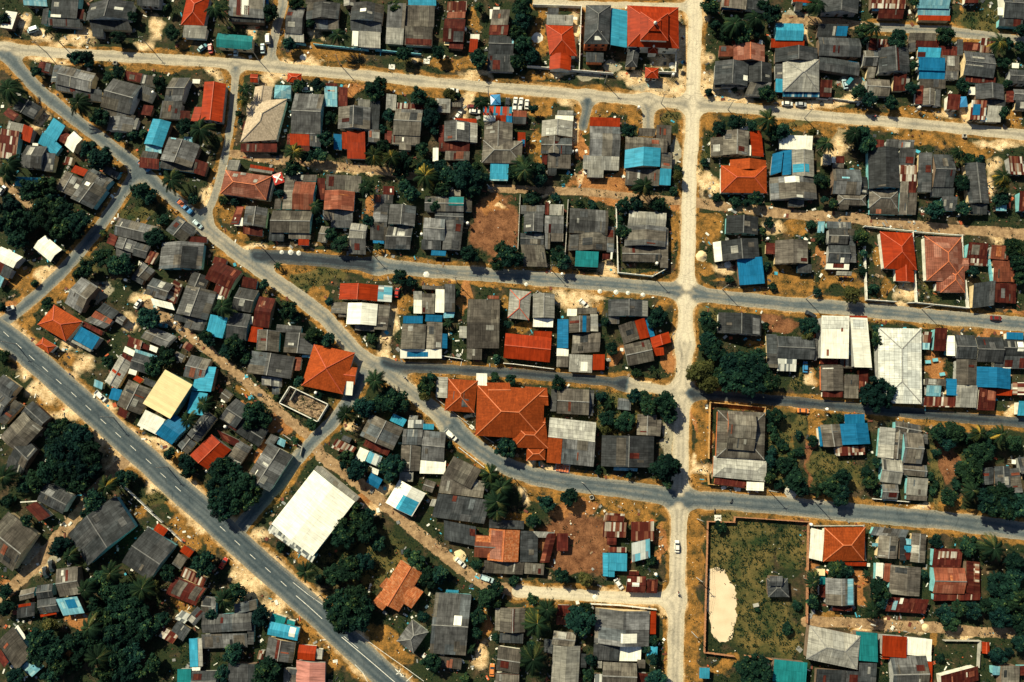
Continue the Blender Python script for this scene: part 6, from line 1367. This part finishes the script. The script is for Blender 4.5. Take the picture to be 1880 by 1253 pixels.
bwall('white garden wall before small red rooftop',0,933,[(1040,2),(1162,106)],'white_plaster',1.5)
bwall('white garden wall beside the narrow red ended hut',0,933,[(1205,150),(1302,240)],'white_plaster',1.5)
bwall('pale blue wall below the wavy gable house',400,0,[(545,306),(630,318)],'pale_blue_wall',1.4)
bwall('pale blue wall behind the coconut palm',400,0,[(690,316),(1082,358)],'pale_blue_wall',1.4)
bwall('pale blue wall below the narrow grey house',400,0,[(1132,356),(1290,372),(1460,388)],'pale_blue_wall',1.4)
bwall('white wall above the broad grey white sheeted house',800,933,[(1120,692),(1330,702),(1590,732)],'white_plaster',1.5)
bwall('white wall below the bright red roofed house',800,620,[(490,185),(560,190),(850,226)],'white_plaster',1.4)
bwall('white wall below the long horizontal ridge house',800,620,[(45,131),(180,153)],'white_plaster',1.2)
bwall('pale wall below the weathered grey house',1480,620,[(490,1160),(740,1182)],'white_plaster',1.3)
bwall('white pipe wall below the dark teal van',1480,0,[(78,706),(160,714)],'white_plaster',.9)
bwall('white wall segment by the leafy yard',1480,0,[(310,726),(415,732)],'white_plaster',.9)
bwall('white wall before the lined gable awning yard',1480,0,[(165,704),(305,722)],'white_plaster',.9)
bwall('wall of the lane corner beside long pale house',400,620,[(470,700),(605,790),(590,850)],'concrete',1.2)
bwall('low wall beside the diagonal lane bend',800,620,[(5,440),(330,700),(420,760)],'concrete',.9)
bwall('low white wall above the long dark warehouse',800,620,[(165,790),(350,935)],'white_plaster',.9)
bwall('grey wall above the junk yard',1480,933,[(1000,955),(1255,958),(1245,1150)],'concrete',1.5)
bwall('grey wall beside brick red side roof',1480,933,[(20,130),(415,128),(430,380)],'concrete',1.3)

# ------------------------------------------------------------------ unroofed ruin, heaps, poles, small yard things
simple_mat('litter_wood', (.22, .15, .09), .9, .6, 1.2)
T(400, 620); z = 2.2
q = [P(515, 350, z), P(790, 480, z), P(715, 605, z), P(440, 470, z)]
c = ((q[0][0]+q[2][0])/2, (q[0][1]+q[2][1])/2)
root = empty('ruin', *c)
for i in range(4):
    m = MB(); a, b = q[i], q[(i+1) % 4]; d = Vector((b[0]-a[0], b[1]-a[1], 0)).normalized()*.13
    m.bar((a[0]-c[0]+d.x, a[1]-c[1]+d.y, z/2), (b[0]-c[0]-d.x, b[1]-c[1]-d.y, z/2), .26, z+.01*i); m.obj('wall', 'white_plaster', root)
a, b = Vector((*P(560, 372, z), 0)), Vector((*P(515, 450, z), 0))
m = MB(); m.bar((a.x-c[0], a.y-c[1], 1.0), (b.x-c[0], b.y-c[1], 1.0), .25, 2.0); m.obj('inner_wall', 'concrete', root)
m = MB(); rr = random.Random(4)
V = []; Fc = []; nn = 14
for j in range(nn+1):
    for i in range(nn+1):
        s, t = .03+.94*i/nn, .05+.9*j/nn
        x = q[0][0]+(q[1][0]-q[0][0])*s+(q[3][0]-q[0][0])*t-c[0]; y = q[0][1]+(q[1][1]-q[0][1])*s+(q[3][1]-q[0][1])*t-c[1]
        V.append((x, y, .03+max(0, rr.uniform(-.3, .8)*(.4+s))))
for j in range(nn):
    for i in range(nn): Fc.append((j*(nn+1)+i, j*(nn+1)+i+1, (j+1)*(nn+1)+i+1, (j+1)*(nn+1)+i))
mesh_obj('rubble_floor', V, Fc, 'litter_wood', root)
tag(root, 'unroofed ruin of pale walls filled with rubble', 'ruin')

def heap(ox, oy, x, y, r, h, label, mat='sand_heap', name='sand_heap'):
    T(ox, oy); g = P(x, y, h*.4); rr = random.Random(int(x+y)); V = [(0, 0, h)]; Fc = []; n = 18
    R = r/K*.2
    for k in range(1, 5):
        for i in range(n):
            a = 2*math.pi*i/n; q = R*k/4*(1+rr.uniform(-.10, .10)*(k > 1)); V.append((q*math.cos(a), q*math.sin(a), max(-.04, h*(math.cos(math.pi*k/4)*.5+.5)-(.04 if k == 4 else 0)+rr.uniform(-.04, .04)*h*(k < 4))))
    for i in range(n): Fc.append((0, 1+i, 1+(i+1) % n))
    for k in range(3):
        for i in range(n): a = 1+k*n+i; b = 1+k*n+(i+1) % n; Fc.append((a, a+n, b+n, b))
    o = mesh_obj(name, V, Fc, mat, smooth=True); o.location = (*g, 0); tag(o, label, 'heap', 'heaps of sand and rubble')
heap(1160,310,505,627,44,1.3,'round pale sand heap at the street verge')
heap(400,310,458,600,17,.4,'small white heap at the dark lane start, first of three','cap_pale')
heap(400,310,522,601,22,.45,'small white heap at the dark lane start, middle of three','cap_pale')
heap(400,310,580,606,20,.4,'small white heap at the dark lane start, last of three','cap_pale')
heap(800,310,1180,881,18,.4,'white heap on lane edge below teal porch yard, first of four','cap_pale')
heap(800,310,1296,887,20,.4,'white heap on lane edge, second of four along it','cap_pale')
heap(800,310,1382,893,17,.4,'white heap on lane edge, third of four along it','cap_pale')
heap(800,310,1490,906,18,.4,'white heap on lane edge, last before the street','cap_pale')
heap(400,310,1498,760,26,.3,'flat white heap on the middle lane','cap_pale')
heap(800,310,650,830,16,.3,'small white heap on the lane in tree shade','cap_pale')
heap(800,933,1147,642,22,.35,'white heap on the dirt lane below dry bush','cap_pale')
heap(800,0,730,270,46,.7,'pale rubble heap beside the long red tiled house','cap_pale')
heap(400,0,612,410,28,.5,'white heap on the dry grass below pale blue wall','cap_pale')
heap(1480,933,860,860,28,.5,'pale heap on the dirt lane above red white roof')
heap(1160,620,1145,1110,50,.7,'grey stone heap on the leafy plot','concrete')
heap(1160,0,290,470,28,.5,'pale rubble heap on the prayer hall forecourt','cap_pale')
heap(800,933,170,350,50,.5,'pale sand heap beside the white car')
heap(1160,310,690,690,30,.3,'pale slab heap in front of blue lower roof','cap_pale')

def pole(ox, oy, x, y, label, h=8.0):
    T(ox, oy); g = P(x, y, 0); root = empty('utility_pole', g[0], g[1], 0, math.radians(R_.uniform(-10, 10)))
    m = MB(); m.tube([(0, 0, -.05), (0, 0, h*.5), (0, 0, h)], [.17, .14, .10], 8); m.obj('pole_shaft', 'pole_concrete', root)
    m = MB(); m.box(-.8, -.06, h-.75, .8, .06, h-.60); m.obj('cross_arm', 'bark', root)
    for s in (-.7, 0, .7):
        m = MB(); m.tube([(s, 0, h-.60), (s, 0, h-.45), (s, 0, h-.38)], [.05, .06, .03], 6); m.obj('insulator', 'chrome', root)
    tag(root, label, 'utility pole', 'utility poles along the roads'); return (g[0], g[1], h-.4)
TOP = [pole(0,0,335,380,'utility pole by top road near the lane fork'), pole(0,0,1080,345,'utility pole by top road at the sandy drive'), pole(400,0,290,430,'utility pole at the side lane junction'), pole(400,0,880,470,'utility pole on the dry verge below coconut palm'), pole(800,0,380,690,'utility pole by top road near striped sheets house'), pole(800,0,1215,600,'utility pole on the concrete apron'), pole(1160,0,210,745,'utility pole just before the crossroads'), pole(1160,0,690,790,'utility pole after the crossroads on the verge'), pole(1160,0,1240,850,'utility pole near the coconut palm verge')]
MID = [pole(400,310,335,585,'utility pole at the dark lane start'), pole(400,310,1100,600,'utility pole where dark surface ends'), pole(800,310,150,815,'utility pole on lane edge near golden yard'), pole(800,310,830,725,'utility pole on lane edge at the shady trees'), pole(1160,310,150,772,'utility pole at the walled corner by street'), pole(1160,310,650,868,'utility pole below the big blue roof'), pole(1160,310,1250,935,'utility pole at the dry yard corner'), pole(1480,310,830,1010,'utility pole below the walled houses')]
LOW = [pole(800,620,560,1010,'utility pole in the lane bend verge'), pole(800,620,1050,1040,'utility pole below the wide dark roof'), pole(1160,620,985,1100,'utility pole below the tiered roofs'), pole(1160,620,1310,1178,'utility pole at the banana plants')]
STR = [pole(1160,933,470,78,'utility pole at the field corner street side'), pole(1160,933,465,500,'utility pole on the golden verge beside sand'), pole(1160,933,430,890,'utility pole on the golden verge lower stretch')]
MAINP = [pole(0,620,120,50,'utility pole at lined road near orange shelter'), pole(0,620,815,575,'utility pole at lined road near blue gable'), pole(0,620,1205,930,'utility pole at lined road near dark trees'), pole(400,933,735,625,'utility pole at lined road before great tree')]
def wires(pl, label):
    for i, (a, b) in enumerate(zip(pl, pl[1:])):
        a3, b3 = Vector(a), Vector(b); d = (b3-a3).normalized(); s = Vector((-d.y, d.x, 0))
        root = empty('power_line', *a)
        for k in (-.7, 0, .7):
            m = MB(); pts = []
            for j in range(9):
                u = j/8; p = a3+(b3-a3)*u+s*k; p.z -= 4*u*(1-u)*.7; pts.append(p-a3)
            m.tube(pts, .022, 4); m.obj('wire', 'wire', root)
        tag(root, label.format(('first', 'second', 'third', 'fourth', 'fifth', 'sixth', 'seventh', 'eighth')[i]), 'power line', 'power lines between the poles')
wires(TOP, 'three thin dark wires over top road, {} span of them'); wires(MID, 'three thin dark wires over the middle lane, {} span')
wires(LOW, 'three thin dark wires over the bluish lane, {} span'); wires(STR, 'three thin dark wires beside the walled field, {} span'); wires(MAINP, 'three thin dark wires beside the lined road, {} span')

def small(ox, oy, x, y, label, kind, deg=0):
    T(ox, oy); g = P(x, y, .4); root = empty(kind, g[0], g[1], .012, math.radians(deg))
    m = MB()
    if kind == 'waste_bin':
        m.box(-.7, -.7, 0, .7, .7, .12); m.box(-.7, -.7, .12, .7, -.55, .9); m.box(-.7, .55, .12, .7, .7, .9); m.box(-.7, -.55, .12, -.55, .55, .9); m.box(.55, -.55, .12, .7, .55, .9); m.obj('bin_body', 'concrete', root)
        m = MB(); m.box(-.5, -.5, .122, .5, .5, .45, 0, .3); m.obj('rubbish', 'tyre', root)
    elif kind == 'water_tank':
        m.tube([(0, 0, 1.9), (0, 0, 2.0), (0, 0, 2.9), (0, 0, 3.05), (0, 0, 3.12)], [.45, .55, .55, .4, .15], 12); m.obj('tank_body', 'paint_white', root, True)
        for sx in (-.4, .4):
            for sy in (-.4, .4): l_ = MB(); l_.box(sx-.05, sy-.05, -.02, sx+.05, sy+.05, 1.95); l_.obj('leg', 'concrete', root)
    elif kind == 'shade_canopy':
        m.add([(-1.9, -2.1, 2.3), (1.9, -2.1, 2.3), (1.9, 2.1, 2.3), (-1.9, 2.1, 2.3), (0, 0, 2.9), (-1.9, -2.1, 2.24), (1.9, -2.1, 2.24), (1.9, 2.1, 2.24), (-1.9, 2.1, 2.24)], [(0, 1, 4), (1, 2, 4), (2, 3, 4), (3, 0, 4), (8, 7, 6, 5), (0, 5, 6, 1), (1, 6, 7, 2), (2, 7, 8, 3), (3, 8, 5, 0)])
        m.obj('canopy_cloth', 'paint_red' if 'red' in label else 'paint_blue', root)
        if 'cross' in label:
            w_ = MB(); w_.bar((-1.3, -1.3, 2.58), (0, 0, 2.96), .5, .05); w_.bar((0, 0, 2.965), (1.3, 1.3, 2.58), .5, .05); w_.bar((-1.3, 1.3, 2.585), (0, 0, 2.97), .5, .05); w_.bar((0, 0, 2.975), (1.3, -1.3, 2.585), .5, .05); w_.obj('white_cross', 'paint_white', root)
        for sx in (-1.7, 1.7):
            for sy in (-1.9, 1.9): l_ = MB(); l_.box(sx-.05, sy-.05, -.02, sx+.05, sy+.05, 2.3); l_.obj('post', 'chrome', root)
    elif kind == 'yard_table':
        m.box(-1.0, -.6, .68, 1.0, .6, .76); m.obj('table_top', 'pale_blue_wall' if 'blue' in label else 'concrete', root)
        for sx in (-.85, .85):
            for sy in (-.45, .45): l_ = MB(); l_.box(sx-.05, sy-.05, -.02, sx+.05, sy+.05, .68); l_.obj('leg', 'bark', root)
    elif kind == 'concrete_cover':
        m.box(-1.2, -1.0, -.02, 1.2, 1.0, .22); m.obj('slab', 'white_plaster', root)
        m = MB(); m.box(-.35, -.35, .22, .35, .35, .27); m.obj('lid', 'concrete', root)
    elif kind == 'planter':
        m.box(-1.1, -.4, 0, 1.1, .4, .45); m.obj('planter_box', 'brick_wall', root); m = MB(); m.box(-1.0, -.3, .42, 1.0, .3, .47); m.obj('planter_soil', 'bark', root)
    tag(root, label, kind.replace('_', ' '), dict(water_tank='water tanks in the yards', waste_bin='concrete bins at the verges').get(kind))
small(0,0,830,456,'square concrete bin on the grass below top road','waste_bin',-6)
small(1480,0,1137,980,'square concrete bin on the golden verge','waste_bin',-4)
small(800,620,1120,1150,'square concrete bin in the dry corner lot','waste_bin',20)
small(1160,933,620,72,'concrete slab cover at the field corner','concrete_cover',0)
small(400,0,1250,480,'concrete slab cover on verge below dark tree','concrete_cover',-5)
small(400,0,1500,440,'concrete slab cover at the asphalt drive','concrete_cover',-5)
small(1160,933,890,697,'small white trough beside bush in walled field','yard_table',12)
small(400,310,445,85,'red canopy with white cross beside brick red hip','shade_canopy',20)
small(800,0,430,735,'bright blue shade canopy beside the striped sheets','shade_canopy',3)
small(1480,0,1100,750,'pale blue shade canopy beside maroon shed','shade_canopy',3)
small(1480,620,862,62,'pale blue table in the bare yard, uppermost','yard_table',3)
small(1480,620,873,176,'blue table in the bare yard, below the first','yard_table',3)
small(1480,620,925,162,'blue table in the bare yard, beside another table','yard_table',8)
small(1480,620,975,264,'blue table in the bare yard near blue lean-to','yard_table',8)
for i,(x,t) in enumerate(((1065,'first'),(1120,'second'),(1180,'third'),(1240,'last'))): small(800,0,x,508+i*4,f'brick planter below two-storey dark house, {t} in line','planter',-3)
T(800, 620); g = P(912, 938, .5); root = empty('tile_pallet', g[0], g[1], .01, math.radians(-9))
m = MB(); m.box(-2.6, -1.5, 0, 2.6, 1.5, .14); m.obj('pallet_base', 'white_plaster', root)
for i in range(5):
    for j in range(3):
        m = MB(); m.box(-2.3+i*.95, -1.3+j*.88, .14, -1.55+i*.95, -.60+j*.88, .5+.12*((i*3+j*2) % 4)); m.obj('tile_stack', 'cap_orange', root)
tag(root, 'pallet of orange roof tiles before the pale roofed house', 'pallet')
def tanks(ox, oy, txt):
    v = list(map(float, txt.split()))
    for i in range(0, len(v), 2):
        T(ox, oy); g = P(v[i], v[i+1], 2.5); lb = unique_label('white water tank', g[0], g[1]); 
        small(ox, oy, v[i], v[i+1]+22, lb, 'water_tank')
tanks(0,0,'262 742 1120 662'); tanks(0,310,'853 352 924 787 1280 1095'); tanks(400,620,'70 620 715 378 915 172 470 935 1005 600'); tanks(400,310,'1470 460'); tanks(1160,620,'88 712 1385 495'); tanks(800,620,'1290 696 1497 710'); tanks(1160,0,'45 768 290 535'); tanks(1480,0,'740 420 792 770'); tanks(1160,933,'1272 92 165 447'); tanks(800,310,'232 382 905 745'); tanks(800,0,'215 212 980 1083 1010 1080'); tanks(1160,310,'963 493 172 668'); tanks(0,933,'1088 768'); tanks(400,0,'543 828')

# ------------------------------------------------------------------ loose stuff nobody could count
OCC = np.zeros(GXg.shape, bool)
for TL, U, V_ in FOOT:
    xs = [TL[0], TL[0]+U[0], TL[0]+V_[0], TL[0]+U[0]+V_[0]]; ys = [TL[1], TL[1]+U[1], TL[1]+V_[1], TL[1]+U[1]+V_[1]]
    i0, i1 = int(max(0, (min(xs)-GX0)/gstep)), int(max(0, (max(xs)-GX0)/gstep+2)); j0, j1 = int(max(0, (min(ys)-GY0)/gstep)), int(max(0, (max(ys)-GY0)/gstep+2))
    if i1 <= i0 or j1 <= j0: continue
    sx, sy = GXg[j0:j1, i0:i1]-TL[0], GYg[j0:j1, i0:i1]-TL[1]; det = U[0]*V_[1]-U[1]*V_[0]
    s = (sx*V_[1]-sy*V_[0])/det; t = (U[0]*sy-U[1]*sx)/det
    OCC[j0:j1, i0:i1] |= (s > 0) & (s < 1) & (t > 0) & (t < 1)
near = OCC.copy()
for k in range(6):
    near[1:] |= near[:-1].copy(); near[:-1] |= near[1:].copy(); near[:, 1:] |= near[:, :-1].copy(); near[:, :-1] |= near[:, 1:].copy()
free = ~OCC & (rd > .3) & (rm > .3)
rg = np.random.default_rng(8)
def sample(W, n):
    p = W.ravel().astype(float); p /= p.sum(); i = rg.choice(p.size, n, p=p)
    return GXg.ravel()[i]+rg.uniform(-.3, .3, n), GYg.ravel()[i]+rg.uniform(-.3, .3, n)
inner = (rd > 3) & (rm > 4)
Wt = free*(.05+1.1*np.clip(FV-.25, 0, 1)+inner*np.clip(fbm(GXg, GYg, 7, 55)-.40, 0, 1)*2.6*(FS < .3)*(FG < .5)*(FD < .4)*(FC < .4)*(FK < .4)*(FB < .4))
Wt = Wt*(nearest(np.where(ins, dd, 0), STEP, GXg, GYg) < .2)
xs, ys = sample(Wt, 15000)
V = []; Fc = []; tint = []; rnd = random.Random(77)
for x, y in zip(xs, ys):
    h = rnd.uniform(.12, .65)*(1.4 if rnd.random() < .15 else 1); tt = rnd.uniform(-.1, .35)
    for k in range(7):
        c = np.array([x+rnd.gauss(0, .42), y+rnd.gauss(0, .42), h*rnd.uniform(.15, 1)]); nr = np.array([rnd.gauss(0, .5), rnd.gauss(0, .5), 1]); nr /= np.linalg.norm(nr)
        t = np.cross(nr, [rnd.gauss(0, 1), rnd.gauss(0, 1), .1]); t /= np.linalg.norm(t); b = np.cross(nr, t); s = rnd.uniform(.14, .36)
        q = len(V); V += [tuple(c-t*s), tuple(c+b*s*.6), tuple(c+t*s), tuple(c-b*s*.6)]; Fc.append((q, q+1, q+2, q+3)); tint.append(tt+rnd.uniform(-.1, .15))
o = mesh_obj('undergrowth', V, Fc, 'weeds'); set_tint(o.data, tint); tag(o, 'dark weeds and creepers covering the yards', 'weeds', kind='stuff')
# litter: planks, sheets, buckets and sacks
Wl = free*near*(FV < .8)*(1.0-.8*(FB > .3))+free*(FB > .3)*.05+free*.04
xs, ys = sample(Wl, 5200)
for k_, c_ in dict(litter_white=(.62, .60, .52), litter_rust=(.12, .035, .02), litter_blue=(.05, .30, .40), litter_grey=(.20, .20, .19), litter_dark=(.035, .04, .045), litter_orange=(.42, .09, .03)).items(): simple_mat(k_, c_, .8, .25, 1)
names = ['litter_white', 'litter_rust', 'litter_blue', 'litter_grey', 'litter_wood', 'litter_dark', 'litter_orange']
m = MB()
for x, y in zip(xs, ys):
    mi = rnd.choices(range(7), [30, 22, 8, 24, 22, 16, 5])[0]; a = rnd.uniform(0, 6.28); ca, sa = math.cos(a), math.sin(a)
    L = rnd.choice([.25, .3, .4, .5, .8, 1.2, 1.6]) if nearest(near, gstep, np.float64(x), np.float64(y)) else rnd.choice([.2, .3]); wd = min(L, rnd.choice([rnd.uniform(.12, .7), rnd.uniform(.12, .7), rnd.uniform(.7, 1.3)])); h = rnd.uniform(.04, .18) if L > .6 else rnd.uniform(.1, .6); zt = rnd.uniform(0, .25) if L > .7 else 0
    p = [(-L/2, -wd/2), (L/2, -wd/2), (L/2, wd/2), (-L/2, wd/2)]
    vs = [(x+u*ca-v*sa, y+u*sa+v*ca, -.02) for u, v in p]+[(x+u*ca-v*sa, y+u*sa+v*ca, h+(zt if u > 0 else 0)) for u, v in p]
    m.add(vs, [(3, 2, 1, 0), (4, 5, 6, 7), (0, 1, 5, 4), (1, 2, 6, 5), (2, 3, 7, 6), (3, 0, 4, 7)], mi)
tag(m.obj('yard_litter', names), 'loose planks, tins and scraps lying about the yards', 'litter', kind='stuff')
# gravel and paper specks on the verges and bare plots
Wp = free*(nearest(np.where(ins, dd, 0), STEP, GXg, GYg) < .2)*(.2+FS*.5+FB*.12+FG*.4)*(FV < .5); xs, ys = sample(Wp, 4200); m = MB()
for x, y in zip(xs, ys):
    s = rnd.choice([.08, .1, .14, .2, .28]); a = rnd.uniform(0, 1.5); ca, sa = math.cos(a)*s, math.sin(a)*s
    m.add([(x+ca, y+sa, 0), (x-sa, y+ca, 0), (x-ca, y-sa, 0), (x+sa, y-ca, 0), (x, y, s*.9)], [(0, 1, 4), (1, 2, 4), (2, 3, 4), (3, 0, 4)], rnd.choices([0, 1, 2], [2, 3, 4])[0])
tag(m.obj('gravel', ['cap_pale', 'sand_heap', 'litter_wood']), 'pale stones and specks scattered on the verges', 'gravel', kind='stuff')
# ------------------------------------------------------------------ light
SUN_EL, SHX, SHY = 41.0, .66, -.75         # shadows fall towards the lower right of the picture
w = bpy.data.worlds.new('World'); SC.world = w; w.use_nodes = True
wn = w.node_tree.nodes; wl = w.node_tree.links
sky = wn.new('ShaderNodeTexSky'); sky.sky_type = 'NISHITA'; sky.sun_disc = False
az = math.atan2(-SHX, -SHY)                # direction towards the sun, from +Y clockwise to +X
sky.sun_elevation = math.radians(SUN_EL); sky.sun_rotation = az
wl.new(sky.outputs[0], wn['Background'].inputs[0]); wn['Background'].inputs[1].default_value = .05
sd = bpy.data.lights.new('sun', 'SUN'); sd.energy = 5.0; sd.angle = math.radians(.5); sd.color = (1.0, .925, .66)
so = bpy.data.objects.new('sun', sd); COL.objects.link(so)
so.rotation_euler = Vector((SHX*math.cos(math.radians(SUN_EL)), SHY*math.cos(math.radians(SUN_EL)), -math.sin(math.radians(SUN_EL)))).to_track_quat('-Z', 'Y').to_euler()
so.location = (-100, 100, 150)
SC.view_settings.view_transform = 'Standard'; SC.view_settings.look = 'None'; SC.view_settings.exposure = .66; SC.view_settings.gamma = 1
SC.cycles.max_bounces = 4; SC.cycles.diffuse_bounces = 2
